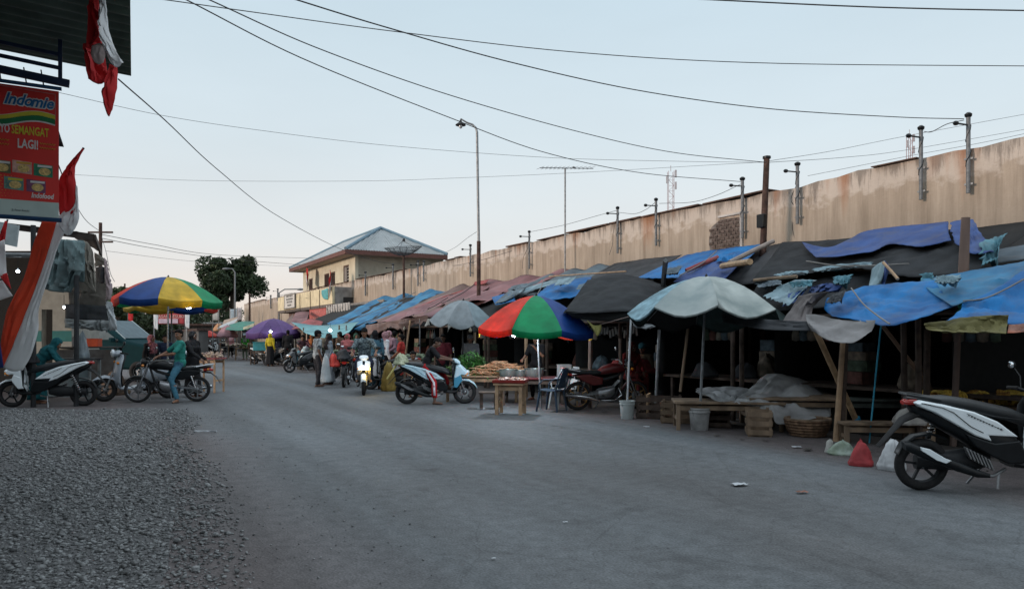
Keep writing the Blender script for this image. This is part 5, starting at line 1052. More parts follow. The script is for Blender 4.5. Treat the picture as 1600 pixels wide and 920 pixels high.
for i, (lb, rws, m_) in enumerate((
    ('small grey scrap folded over the black canopy left shoulder', [[(905, 444), (930, 438)], [(900, 452), (926, 450)]], FADE),
    ('narrow teal strip hanging from the black layers left of the small tent-like fold', [[(1305, 430), (1330, 428)], [(1300, 442), (1322, 441)]], TEAL),
    ('dark patch laid over the lower pink tarpaulin', [[(700, 470), (735, 465)], [(690, 482), (728, 478)]], BRWN),
    ('pinkish patch laid over the brown tarpaulin', [[(640, 484), (672, 478)], [(630, 495), (664, 489)]], PINK),
    ('pale patch at the middle of the faded grey blue tarpaulin', [[(872, 436), (900, 432)], [(866, 446), (890, 443)]], PALE),
    ('faded blue patch on the upper pink tarpaulin', [[(800, 446), (830, 441)], [(792, 453), (820, 450)]], FADE),
    ('grey patch on the bright blue tarpaulin under the bricks', [[(1040, 420), (1066, 414)], [(1034, 428), (1058, 426)]], FADE),
    ('pale blue strip at the right end of the black layers', [[(1462, 430), (1500, 428)], [(1460, 440), (1496, 440)]], PALE),
    ('dark cloth bunched beside the bright blue front tarpaulin left end', [[(1298, 460), (1322, 452)], [(1290, 474), (1312, 470)]], DTARP))):
    sheetpx('cloth_scrap', lb, rws, m_, .50+.01*i, wr=.10, nu=16, nv=8, rag=.14, group='cloth scraps on the roofs')
# ================================================================== VEHICLES   (local +X forward, rear wheel hub above the origin)
def wheel(e_, x, r, wt=.045, spokes=5, hubm=None, rimm=None, nm='wheel', y=0, disc=True, yaw=0):
    hb = MB().lathe([(.02, -wt), (.035, -wt*.8), (.035, wt*.8), (.02, wt)], 12, c=(x, y, r), axis='Y').build(nm, hubm or ALU, e_)
    n = 30; prof = [(r-wt*.95+wt*.95*math.cos(a), wt*1.02*math.sin(a)) for a in [2*math.pi*i/12 for i in range(12)]]
    MB().lathe(prof, n, c=(x, y, r), axis='Y', close=True).build('tyre', RUB, hb)
    k = MB(); ri = r-wt*1.75
    k.lathe([(ri, -wt*.6), (ri+.018, -wt*.62), (ri+.018, wt*.62), (ri, wt*.6), (ri-.012, 0)], n, c=(x, y, r), axis='Y', close=True)
    if spokes < 12:
        for i in range(spokes):
            a = 2*math.pi*i/spokes+.3; k.beam((x+.03*math.cos(a), y, r+.03*math.sin(a)), (x+ri*math.cos(a+.18), y, r+ri*math.sin(a+.18)), .022, .028, up=(0, 1, 0))
    else:
        for i in range(spokes):
            a = 2*math.pi*i/spokes; sg_ = .02 if i % 2 else -.02; k.tube([(x+.03*math.cos(a), y+sg_, r+.03*math.sin(a)), (x+ri*math.cos(a+.12), y, r+ri*math.sin(a+.12))], .0022, 4)
    k.build('rim', rimm or DARK, hb)
    if disc: MB().lathe([(.05, -.055), (.095, -.055), (.095, -.051), (.05, -.051)], 22, c=(x, y, r), axis='Y', close=True).build('brake_disc', STEEL, hb)
    return hb
def mirror(e_, bx, by, bz, s_, h=.2, out=.13):
    o = MB().tube([(bx, by, bz), (bx+.02, by+s_*.05, bz+h*.6), (bx-.0, by+s_*out, bz+h)], .006, 6).build('mirror_arm', BLK, e_)
    MB().ell((bx-.0, by+s_*(out+.03), bz+h+.02), (.016, .065, .042), 12).build('mirror_shell', BLK, o)
    MB().ell((bx-.012, by+s_*(out+.03), bz+h+.02), (.008, .056, .035), 12).build('mirror_glass', GLS, o)
def pan_(poly, y0, y1, ins=.9): return MB().prism(poly, y0, y1, inset=ins)
def scooter(label, c, yaw, body, accent=None, seat=SEAT, lean=5, steer=0, glow=False, rim=None, group=None, lod=0, mirrors=True, lower=None, marks=True, cat='scooter', name='parked_scooter', sc_=1, stand=True):
    e_ = empty(name, c, yaw, label, cat, group); e_.rotation_euler = (R(lean), 0, yaw); e_.scale = (sc_,)*3
    lower = lower or BLK; accent = accent or body
    wheel(e_, 0, .255, .048, rimm=rim, nm='rear_wheel', disc=False)
    # --- body
    MB().loft([(-.16, .845, .03, .02), (-.1, .80, .085, .05), (.1, .72, .125, .085), (.35, .62, .145, .13), (.6, .52, .15, .17), (.78, .45, .145, .16), (.86, .40, .12, .12)], 16, 3).build('underbody', lower, e_)
    sb = MB().loft([(-.17, .905, .045, .012), (.0, .89, .10, .035), (.2, .875, .13, .055), (.42, .835, .135, .065), (.6, .79, .14, .07), (.78, .755, .135, .065), (.92, .70, .11, .06), (.97, .66, .08, .04)], 16, 2.8).build('seat', seat, e_)
    MB().tube([(.06, -.136, .86), (.3, -.140, .825), (.55, -.145, .76), (.85, -.13, .72)], .004, 4).build('seat_seam', DARK, sb)
    up_ = [(-.16, .88), (-.10, .905), (.12, .865), (.40, .80), (.64, .70), (.84, .55), (.55, .565), (.585, .505), (.42, .56), (.22, .675), (.02, .79), (-.12, .845)]
    for s_ in (-1, 1):
        a = pan_(up_, s_*.10, s_*.165, .93).build('side_panel', body, e_, bevel=.012)
        if marks:
            k = MB()      # a short run of small dark marks, as on the panel in the photograph
            for j in range(12): f = j/11; k.box((.34+.30*f, s_*.168, .765-.13*f), (.015, .004, .007+.004*((j*7) % 3)), (0, R(23), 0))
            k.beam((.32, s_*.167, .785), (.66, s_*.167, .625), .003, .004, up=(0, 1, 0)); k.build('lettering', INK, a, smooth=False)
        k = MB(); k.tube([(-.1, s_*.168, .88), (.1, s_*.171, .835), (.2, s_*.171, .79), (.36, s_*.17, .66), (.48, s_*.168, .60)], .0035, 4); k.build('panel_line', accent if accent != body else DARK, a)
        pan_([(.30, .60), (.5, .53), (.60, .50), (.84, .53), (.90, .40), (.90, .30), (.74, .29), (.55, .38), (.40, .47)], s_*.11, s_*.158, .92).build('lower_panel', lower, e_, bevel=.012)
    MB().tube([(.10, .12, .90), (-.05, .125, .925), (-.19, .08, .945), (-.19, -.08, .945), (-.05, -.125, .925), (.10, -.12, .90)], .014, 8).build('grab_rail', BLK, e_)
    MB().loft([(-.20, .86, .045, .018), (-.16, .87, .085, .032), (-.10, .875, .09, .035)], 12, 2.6).build('tail_light', REDL, e_)
    # rear mudguard and plate
    k = MB(); k.loft([(-.42, .43, .045, .007), (-.30, .57, .055, .012), (-.20, .69, .07, .02), (-.08, .75, .08, .03), (.12, .70, .06, .03)], 10, 3); k.build('mudguard', RUB, e_)
    MB().loft([(-.24, .36, .05, .008), (-.2, .45, .055, .01), (-.1, .53, .06, .012), (.05, .56, .06, .012), (.2, .52, .06, .012)], 10, 3).build('inner_fender', BLK, e_)
    # engine, transmission, exhaust, shock
    MB().loft([(-.06, .28, .05, .07), (.1, .29, .065, .085), (.3, .30, .08, .10), (.45, .31, .10, .11), (.6, .33, .09, .09)], 12, 2.6).build('engine_case', DARK, e_)
    k = MB()
    for j in range(7): k.box((.36+j*.035, -.135, .40-.018*j), (.012, .05, .12), (0, R(-25), 0))
    k.build('cooling_fins', STEEL, e_, smooth=False)
    MB().tube([(.04, -.1, .27), (-.04, -.13, .48), (-.06, -.14, .6)] and [(.02, .11, .27), (.12, .12, .5), (.17, .12, .66)], .022, 8).build('shock_absorber', DARK, e_)
    k = MB(); k.tube([(.02+.15*f/60+.034*math.cos(f*.9), .12+.034*math.sin(f*.9), .30+.33*f/60) for f in range(61)], .006, 5); k.build('coil_spring', CHR, e_)
    k = MB(); k.xf(Matrix.Identity(4)); k.loft([(-.25, .47, .045, .04, .3), (-.20, .46, .058, .062, .3), (.0, .38, .060, .068, .35), (.22, .29, .058, .064, .35), (.42, .215, .045, .045, .3), (.55, .19, .02, .02)], 14, 2.4); k.xf(Matrix.Translation((0, -.165, 0)))
    ex = k.build('exhaust', BLK, e_)
    k = MB().prism([(-.13, .475), (-.04, .455), (.11, .365), (.17, .345), (.12, .315), (.03, .345), (-.12, .44)], -.225, -.236, inset=.92); k.build('heat_shield', WHT if body is WHT else STEEL, ex, bevel=.003)
    MB().tube([(.4, -.14, .2), (.62, -.10, .17), (.78, -.02, .22)], .016, 7).build('exhaust_pipe', STEEL, e_)
    # floor, front
    MB().loft([(.80, .30, .13, .05), (.92, .275, .14, .035), (1.08, .28, .13, .035), (1.16, .36, .10, .06)], 12, 3.2).build('floorboard', lower, e_)
    st_ = MB(); secs = [(.34, .10, 1.135), (.44, .14, 1.12), (.58, .165, 1.10), (.72, .185, 1.085), (.82, .17, 1.085), (.90, .11, 1.10)]
    rows_ = [[V((x_-.10*(abs(q)/1.0)**2*1.0, q*w_, z_)) for q in (-1, -.75, -.4, 0, .4, .75, 1)] for (z_, w_, x_) in secs]
    st_.grid(rows_); st_.build('leg_shield', lower, e_, solid=.02, fix=False)
    for s_ in (-1, 1):
        pan_([(1.06, .86), (1.16, .90), (1.30, .78), (1.385, .62), (1.30, .64), (1.20, .66), (1.05, .52), (1.00, .45), (1.01, .62)], s_*.03, s_*.165, .80).build('front_panel', body, e_, bevel=.018)
        pan_([(1.03, .60), (1.18, .665), (1.23, .55), (1.10, .36), (1.02, .37)], s_*.10, s_*.172, .9).build('front_side_panel', accent, e_, bevel=.01)
    MB().ell((1.325, 0, .70), (.06, .125, .055), 14, (0, R(-38), 0)).build('headlight', LAMP_W if glow else LENS, e_)
    for s_ in (-1, 1): MB().ell((1.30, s_*.14, .665), (.05, .03, .028), 10, (0, R(-30), 0)).build('indicator', (LAMP_A if s_ > 0 else ORL) if glow else ORL, e_)
    fr = wheel(e_, 1.27, .26, .045, rimm=rim, nm='front_wheel')
    MB().grid([[V((1.27+.30*math.cos(a), q*.062*(1-abs(q)*0), .26+.30*math.sin(a)-.035*q*q)) for q in (-1, -.6, 0, .6, 1)] for a in [R(x_) for x_ in (22, 45, 70, 95, 120, 145, 165)]]).build('front_fender', body, e_, solid=.008, fix=False)
    for s_ in (-1, 1): MB().tube([(1.27, s_*.075, .26), (1.18, s_*.07, .55)], .018, 7).build('fork_leg', STEEL, e_)
    MB().tube([(1.17, 0, .56), (1.05, 0, .93)], .03, 8).build('steering_column', BLK, e_)
    MB().loft([(.98, .945, .06, .02), (1.03, .965, .11, .05), (1.10, .945, .12, .055), (1.17, .905, .07, .035)], 14, 2.5).build('handlebar_cowl', body if lod == 0 else body, e_)
    MB().ell((1.005, 0, .985), (.035, .065, .02), 10, (0, R(30), 0)).build('dashboard', GLASS, e_)
    for s_ in (-1, 1):
        MB().tube([(1.05, s_*.08, .955), (1.02, s_*.22, .975)], .012, 6).build('handlebar', BLK, e_)
        MB().tube([(1.02, s_*.22, .975), (.985, s_*.34, .965)], .018, 8).build('grip', RUB, e_)
        MB().tube([(1.05, s_*.2, .96), (1.045, s_*.32, .95)], .006, 5).build('brake_lever', STEEL, e_)
        if mirrors: mirror(e_, 1.03, s_*.2, .97, s_, .2)
    if stand: MB().tube([(.62, .08, .22), (.56, .22, .012)], .012, 6).build('side_stand', STEEL, e_); MB().tube([(.70, -.06, .2), (.66, -.12, .05)], .012, 6).build('kick_start', STEEL, e_)
    return e_
LAMP_W = mat('lit_headlight', (.85, .92, 1), emit=4); LAMP_A = mat('lit_amber', (1, .55, .02), emit=16)
def retro(label, c, yaw, body, group=None, lean=5, name='retro_scooter'):
    """rounded step-through scooter with a tall flat leg shield"""
    e_ = empty(name, c, yaw, label, 'scooter', group); e_.rotation_euler = (R(lean), 0, yaw)
    wheel(e_, 0, .24, .05, nm='rear_wheel', disc=False); wheel(e_, 1.24, .24, .05, nm='front_wheel')
    MB().loft([(-.28, .62, .05, .05), (-.2, .62, .12, .12), (0, .60, .17, .17), (.25, .57, .18, .19), (.45, .53, .16, .2), (.56, .48, .13, .17)], 18, 2.3).build('body_shell', body, e_)
    MB().loft([(-.3, .76, .05, .015), (-.18, .79, .12, .04), (.1, .79, .14, .05), (.4, .77, .14, .055), (.6, .74, .11, .045), (.66, .71, .06, .03)], 16, 2.6).build('seat', SEAT, e_)
    MB().loft([(.5, .29, .15, .05), (.75, .26, .15, .03), (.95, .27, .14, .035), (1.02, .33, .13, .05)], 12, 3.4).build('floorboard', body, e_)
    rows_ = [[V((x_-.07*q*q, q*w_, z_)) for q in (-1, -.8, -.4, 0, .4, .8, 1)] for (z_, w_, x_) in ((.30, .13, 1.03), (.42, .17, 1.06), (.60, .20, 1.07), (.78, .205, 1.04), (.90, .17, 1.0), (.96, .10, .985))]
    MB().grid(rows_).build('leg_shield', body, e_, solid=.035, fix=False)
    rows_ = [[p+V((-.045, 0, 0)) for p in r_] for r_ in [[V((v.x, v.y*.86, v.z)) for v in q] for q in rows_]]
    MB().grid(rows_).build('inner_shield', DARK, e_, solid=.01, fix=False)
    MB().grid([[V((1.24+.30*math.cos(a), q*.08, .24+.30*math.sin(a)-.05*q*q)) for q in (-1, -.6, 0, .6, 1)] for a in [R(x_) for x_ in (15, 40, 65, 90, 115, 140)]]).build('front_fender', body, e_, solid=.01, fix=False)
    MB().tube([(1.24, .08, .24), (1.1, .05, .6)], .02, 7).build('fork_leg', STEEL, e_)
    MB().loft([(.93, 1.0, .05, .03), (.97, 1.0, .12, .05), (1.05, .98, .12, .06), (1.1, .96, .06, .04)], 14, 2.3).build('handlebar_cowl', body, e_)
    k = MB().lathe([(.07, 0), (.085, .02), (.08, .05), (.03, .07)], 16, c=(1.07, 0, .99), axis='X'); k.build('headlight', LENS, e_)
    for s_ in (-1, 1):
        MB().tube([(.98, s_*.1, 1.0), (.93, s_*.24, 1.01), (.88, s_*.34, 1.0)], .015, 7).build('grip', RUB, e_); mirror(e_, .96, s_*.19, 1.0, s_, .2)
        MB().ell((1.03, s_*.15, .80), (.03, .045, .03), 10).build('indicator', ORL, e_)
    MB().ell((-.3, 0, .64), (.03, .07, .04), 10).build('tail_light', REDL, e_)
    MB().loft([(-.36, .36, .05, .01), (-.28, .5, .06, .015), (-.2, .58, .07, .02)], 10, 3).build('mudguard', BLK, e_)
    MB().loft([(-.1, .26, .06, .06), (.2, .28, .08, .09), (.45, .3, .08, .08)], 10).build('engine_case', DARK, e_)
    k = MB().loft([(-.25, .34, .03, .03), (-.15, .33, .055, .055), (.1, .28, .055, .055), (.3, .24, .03, .03)], 12); k.xf(Matrix.Translation((0, -.15, 0))); k.build('exhaust', STEEL, e_)
    MB().tube([(.5, .1, .2), (.42, .22, .012)], .012, 6).build('side_stand', STEEL, e_)
    return e_
def motorbike(label, c, yaw, body, group=None, lean=4, name='motorcycle', spokes=24, cat='motorcycle', steer=0, rim=ALU):
    e_ = empty(name, c, yaw, label, cat, group); e_.rotation_euler = (R(lean), 0, yaw)
    wheel(e_, 0, .29, .04, spokes=6, rimm=rim, nm='rear_wheel'); wheel(e_, 1.25, .29, .036, spokes=6, rimm=rim, nm='front_wheel')
    for s_ in (-1, 1):
        MB().beam((-.02, s_*.08, .29), (.48, s_*.07, .36), .03, .045).build('swing_arm', STEEL, e_)
        MB().tube([(.02, s_*.1, .32), (.12, s_*.11, .62)], .02, 7).build('shock_absorber', CHR, e_)
        k = MB(); k.tube([(.03+.09*f/40+.03*math.cos(f*.9), s_*.105+.03*math.sin(f*.9), .36+.22*f/40) for f in range(41)], .006, 4); k.build('coil_spring', DARK, e_)
        MB().tube([(1.25, s_*.085, .29), (1.11, s_*.085, .62), (1.03, s_*.07, .88)], [.026, .02, .018], 8).build('fork_leg', CHR, e_)
        pan_([(-.12, .72), (.2, .74), (.52, .66), (.5, .52), (.3, .5), (.1, .58)], s_*.09, s_*.13, .9).build('side_cover', body, e_, bevel=.012)
        MB().tube([(.99, s_*.06, .93), (.96, s_*.2, 1.0), (.88, s_*.36, .99)], .012, 7).build('handlebar', STEEL, e_)
        MB().tube([(.92, s_*.28, 1.0), (.87, s_*.38, .99)], .019, 8).build('grip', RUB, e_)
        mirror(e_, .95, s_*.2, 1.0, s_, .2); MB().ell((1.12, s_*.13, .84), (.035, .03, .028), 10).build('indicator', ORL, e_)
        MB().ell((-.25, s_*.1, .74), (.03, .03, .025), 10).build('rear_indicator', ORL, e_)
        MB().tube([(.5, s_*.06, .3), (.5, s_*.28, .3)], .015, 6).build('foot_peg', RUB, e_)
    MB().tube([(1.03, 0, .85), (.85, 0, .7), (.6, 0, .62), (.3, 0, .64), (-.05, 0, .66)], .035, 8).build('frame_tube', DARK, e_)
    MB().tube([(1.0, 0, .8), (.9, 0, .45), (.8, 0, .25), (.45, 0, .22)], .025, 8).build('down_tube', DARK, e_)
    MB().loft([(.42, .76, .06, .05), (.52, .80, .12, .09), (.72, .84, .135, .11), (.9, .84, .12, .09), (.99, .82, .06, .05)], 16, 2.3).build('fuel_tank', body, e_)
    MB().loft([(-.3, .80, .06, .02), (-.2, .80, .11, .04), (.05, .78, .125, .05), (.3, .755, .12, .05), (.46, .765, .09, .045), (.52, .78, .05, .03)], 16, 2.8).build('seat', SEAT, e_)
    MB().tube([(-.0, .13, .80), (-.25, .12, .85), (-.36, 0, .86), (-.25, -.12, .85), (0, -.13, .80)], .011, 6).build('grab_rail', CHR, e_)
    MB().loft([(-.34, .72, .06, .03), (-.28, .74, .08, .04), (-.15, .73, .07, .04)], 12).build('tail_light', REDL, e_)
    MB().loft([(-.5, .42, .05, .008), (-.42, .56, .06, .012), (-.3, .66, .07, .02), (-.1, .68, .07, .02)], 10, 3).build('rear_fender', BLK, e_)
    MB().grid([[V((1.25+.33*math.cos(a), q*.05, .29+.33*math.sin(a)-.03*q*q)) for q in (-1, -.6, 0, .6, 1)] for a in [R(x_) for x_ in (30, 55, 80, 105, 130, 155)]]).build('front_fender', body, e_, solid=.008, fix=False)
    en = MB().loft([(.42, .32, .1, .1), (.55, .33, .13, .12), (.7, .36, .12, .11), (.78, .40, .08, .09)], 14, 2.8).build('engine', ALU, e_)
    k = MB()
    for j in range(6): k.box((.76+j*.018, 0, .46+j*.018), (.13, .15, .008), (0, R(-45), 0))
    k.build('cylinder_fins', STEEL, en, smooth=False)
    k = MB().tube([(.86, -.05, .45), (.92, -.09, .3), (.75, -.12, .2), (.4, -.13, .2), (.2, -.14, .26), (-.3, -.15, .34)], [.02, .02, .02, .022, .045, .045], 9); k.build('exhaust', CHR, e_)
    k = MB().lathe([(.02, -.1), (.085, -.06), (.10, .02), (.095, .035), (.02, .045)], 18, c=(1.13, 0, .90), axis='X'); hl = k.build('headlight', BLK, e_)
    MB().ell((1.165, 0, .90), (.02, .09, .09), 14).build('lens', LENS, hl)
    MB().ell((1.05, 0, 1.0), (.04, .07, .03), 10, (0, R(25), 0)).build('dashboard', BLK, e_)
    k = MB().beam((.0, .09, .31), (.5, .09, .33), .02, .03); k.build('chain_guard', CHR, e_)
    MB().tube([(.55, .1, .25), (.48, .24, .012)], .012, 6).build('side_stand', STEEL, e_)
    return e_
def onpx(px, pyg): p = gr(px, pyg); p.z = 0; return p
INK = mat('sign_ink', (.08, .09, .10), .8)
# near right scooter: rear hub at px 1437, ground 765
v1 = scooter('white and black scooter parked at the right edge, seen from its rear right side', onpx(1438, 765), R(-3), WHT, lean=4, accent=WHT)
TEALB = mat('pearl_blue_white', (.42, .58, .66), .3, var=.05)
v2 = scooter('white and light blue scooter ridden by a boy in black before the vegetable table', onpx(636, 631), R(5), TEALB, accent=paint('sky_blue_paint', (.05, .22, .34)), lean=3, name='ridden_scooter', stand=False)
v3 = scooter('white scooter facing the camera with headlight and amber indicator lit', V((at(570, 600, 20.0).x, 20.0, 0)), R(-80), WHT, accent=mat('grey_panel', (.2, .2, .21), .4), glow=True, lean=0, name='ridden_scooter', stand=False)
v9 = scooter('white and black scooter parked at the left edge facing left', onpx(131, 634), R(192), WHT, accent=WHT, lean=-3, rim=BLK, sc_=1.08)
SILV = paint('silver_lilac_paint', (.33, .37, .42), .3)
v10 = retro('silver grey step through scooter parked behind the teal shirted man\'s motorcycle', onpx(264, 622), R(219), SILV, lean=-4)
v10.scale = (1.12,)*3
v11 = motorbike('black motorcycle with polished engine under the man in the teal shirt', onpx(308, 627), R(193), BLK, lean=-3)
v6 = retro('white step through scooter facing the camera left of the plaid shirted man', onpx(470, 577), R(-62), paint('pale_cyan_paint', (.42, .52, .54)), lean=0)
v4 = motorbike('dark motorcycle seen from behind between the plaid shirted man and the lit scooter', V((at(537, 600, 21.6).x, 21.6, 0)), R(96), DARK)
v5 = scooter('dark scooter seen from behind loaded with sacks beside the plaid shirted man', V((at(518, 600, 23.0).x, 23.0, 0)), R(110), paint('grey_blue_paint', (.20, .25, .30)), lod=1)
v7 = scooter('small black and white scooter parked beside the yellow shirted woman', onpx(398, 569), R(-18), WHT, lod=1)
v8 = scooter('dark grey scooter parked between the dark dressed shoppers', onpx(444, 572), R(150), paint('dark_grey_paint', (.08, .085, .09)), lod=1)
v12 = motorbike('dark red motorcycle parked inside the stall behind the plastic chairs', V((at(902, 600, 15.0).x, 15.0, 0)), R(14), paint('deep_red_paint', (.085, .007, .008), .4), rim=mat('brass_rim', (.35, .22, .1), .4, .8), lean=3)
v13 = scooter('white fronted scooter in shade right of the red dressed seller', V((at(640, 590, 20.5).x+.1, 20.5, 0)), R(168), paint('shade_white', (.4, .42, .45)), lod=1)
far = []
motorbike('dark motorcycle parked left of the lit scooter in the shade', V((at(556, 600, 24.5).x, 24.5, 0)), R(80), DARK, group='motorcycles among the shoppers')
scooter('black scooter parked behind the black scarfed woman', V((at(606, 600, 23.5).x, 23.5, 0)), R(-30), BLK, lod=1, group='motorcycles among the shoppers')
scooter('dark scooter parked in shade before the far goods tables', V((at(498, 600, 31).x, 31, 0)), R(-140), paint('dark_grey_paint', (.08, .085, .09)), lod=1, group='motorcycles among the shoppers')
for i, (px, t_, yw, m_, lb) in enumerate(((320, 58, 70, WHT, 'tiny far scooter left in the row under the red umbrella'), (328, 60, 80, DARK, 'tiny dark far scooter beside the first of the row'), (336, 62, 95, WHT, 'third tiny far scooter in the row under the red umbrella'), (345, 60, 60, DARK, 'rightmost tiny far scooter near the grey far table'), (312, 52, 100, SILV, 'tiny silver far scooter at the road edge left'), (300, 60, 85, DARK, 'tiny dark far scooter behind the black hooded person'))):
    scooter(lb, V((at(px, 500, t_).x, t_, 0)), R(yw), m_, group='tiny far scooters at the end of the street', lod=1, marks=False)
# lit lamps of the ridden scooter
def lamp(loc, c, w_, r=.03):
    d = bpy.data.lights.new('lamp_light', 'POINT'); d.energy = w_; d.color = c; d.shadow_soft_size = r; o = bpy.data.objects.new('lamp_light', d); col.objects.link(o); o.location = loc; return o
bpy.context.view_layer.update()
lamp(v3.matrix_world@V((1.42, 0, .72)), (.85, .92, 1), 1.2); lamp(v3.matrix_world@V((1.5, .17, .62)), (1, .6, .05), 4)
# the car at the left, mostly hidden: boxy dark teal van with its windscreen turned to the camera
TEALP = mat('dark_teal_paint', (.008, .034, .04), .75, var=.1, spec=.06)
cr_ = empty('parked_car', V((at(108, 500, 25.5).x, 25.5, 0)), R(-8), 'dark teal parked car half hidden behind the scooters at the left', 'car')
prof = [(-.1, .35), (-.12, .9), (.0, 1.3), (.15, 1.72), (.9, 1.80), (1.6, 1.76), (2.35, 1.18), (3.3, .98), (3.5, .75), (3.5, .35)]
cr_.scale = (1.15, 1.15, 1.15)
MB().prism(prof, -.78, .78).build('body', TEALP, cr_, bevel=.07)
for s_ in (-1, 1):
    for poly in ([(.3, 1.2), (.42, 1.62), (.95, 1.68), (.95, 1.2)], [(1.02, 1.2), (1.02, 1.68), (1.55, 1.64), (2.15, 1.2)]):
        MB().prism(poly, s_*.78, s_*.795).build('side_window', mat('pale_glass', (.10, .14, .16), .5, spec=.15), cr_, bevel=.004)
    for x_ in (.6, 2.8):
        wheel(cr_, x_, .3, .09, spokes=5, rimm=ALU, nm='wheel', y=s_*.74, disc=False)
    MB().ell((3.45, s_*.6, .8), (.08, .16, .09)).build('headlight', LENS, cr_)
    MB().box((2.05, s_*.88, 1.2), (.1, .16, .12)).build('wing_mirror', TEALP, cr_, bevel=.02)
    MB().beam((2.3, s_*.66, 1.22), (1.62, s_*.6, 1.76), .04, .03).build('pillar_trim', mat('pale_trim', (.4, .45, .45), .3), cr_, smooth=False)
MB().add([(1.66, -.56, 1.755), (1.66, .56, 1.755), (2.3, .64, 1.245), (2.3, -.64, 1.245)], [(0, 1, 2, 3)]).build('windscreen', mat('pale_glass', (.18, .25, .29)), cr_, smooth=False, solid=.01)
MB().box((3.53, 0, .5), (.08, 1.5, .2)).build('bumper', DARK, cr_, bevel=.03)
# ================================================================== PEOPLE (local +X forward, +Y the person's left)
SKIN = mat('brown_skin', (.20, .10, .062), .6, var=.08, scale=20, spec=.35); SKIN2 = mat('dark_skin', (.10, .052, .035), .6, var=.08, scale=20, spec=.35)
HAIR = mat('black_hair', (.007, .006, .006), .85, var=.3, scale=60, bump=.5, bscale=200, spec=.15)
EYE = mat('dark_eye', (.02, .015, .012), .3); LIP = mat('lip', (.16, .055, .045), .5); EYW = mat('eye_white', (.45, .42, .40), .4)
def cap(k, a, b, ra, rb, n=12):
    a, b = V(a), V(b); d = (b-a); L_ = d.length
    if L_ < 1e-5: return k.ell(a, (ra, ra, ra), n)
    d /= L_; pts, rs = [], []
    for q in (-.98, -.8, -.5, 0): pts.append(a+d*q*ra); rs.append(ra*math.sqrt(max(.02, 1-q*q)))
    for q in (0, .5, .8, .98): pts.append(b+d*q*rb); rs.append(rb*math.sqrt(max(.02, 1-q*q)))
    return k.tube(pts, rs, n)
def remesh(k, name, m, parent, vox=.012, it=4, amp=0, fs=14, cut=None):
    o = k.build(name, m, None, smooth=False)
    r = o.modifiers.new('r', 'REMESH'); r.mode = 'VOXEL'; r.voxel_size = vox
    s_ = o.modifiers.new('s', 'SMOOTH'); s_.factor = .6; s_.iterations = it
    dg = bpy.context.evaluated_depsgraph_get(); dg.update(); me = bpy.data.meshes.new_from_object(o.evaluated_get(dg)); bpy.data.objects.remove(o)
    if amp:
        co = np.empty(len(me.vertices)*3, np.float32); no = np.empty(len(me.vertices)*3, np.float32); me.vertices.foreach_get('co', co); me.vertices.foreach_get('normal', no)
        co = co.reshape(-1, 3); no = no.reshape(-1, 3)
        for i in range(len(co)):
            c_ = co[i]; d = noise.noise(V((c_[0]*fs, c_[1]*fs, c_[2]*fs*.6)))*amp-abs(noise.noise(V((c_[0]*fs*.5+5, c_[1]*fs*.5, c_[2]*fs*1.6))))*amp; co[i] += no[i]*d
        me.vertices.foreach_set('co', co.ravel())
    me.name = name; me.materials.clear(); me.materials.append(m); me.polygons.foreach_set('use_smooth', [True]*len(me.polygons)); me.update()
    o = bpy.data.objects.new(name, me); col.objects.link(o); o.parent = parent; return o
def frame_z(d):   # rotation taking +Z to d, keeping +Y as level as can be
    z = V(d).normalized(); x = V((0, 1, 0)).cross(z); x = x.normalized() if x.length > .01 else V((1, 0, 0)); y = z.cross(x)
    return Matrix((x, y, z)).transposed()
STAND = dict(pel=(0, 0, .93), neck=(.0, 0, 1.40), head=(.02, 0, 1.545), shL=(0, .175, 1.36), shR=(0, -.175, 1.36), elL=(-.02, .23, 1.08), elR=(-.02, -.23, 1.08),
             wrL=(.06, .22, .84), wrR=(.06, -.22, .84), kL=(.03, .10, .49), kR=(.03, -.10, .49), aL=(0, .105, .08), aR=(0, -.105, .08))
RIDE = dict(pel=(.36, 0, .88), neck=(.47, 0, 1.33), head=(.52, 0, 1.475), shL=(.47, .175, 1.29), shR=(.47, -.175, 1.29), elL=(.62, .27, 1.08), elR=(.62, -.27, 1.08),
            wrL=(.86, .27, 1.01), wrR=(.86, -.27, 1.01), kL=(.78, .17, .74), kR=(.78, -.17, .74), aL=(.90, .14, .38), aR=(.90, -.14, .38))
SIT = dict(pel=(0, 0, .50), neck=(.05, 0, .96), head=(.09, 0, 1.10), shL=(.04, .17, .92), shR=(.04, -.17, .92), elL=(.12, .22, .68), elR=(.12, -.22, .68),
           wrL=(.32, .12, .58), wrR=(.32, -.12, .58), kL=(.40, .12, .50), kR=(.40, -.12, .50), aL=(.42, .12, .08), aR=(.42, -.12, .08))
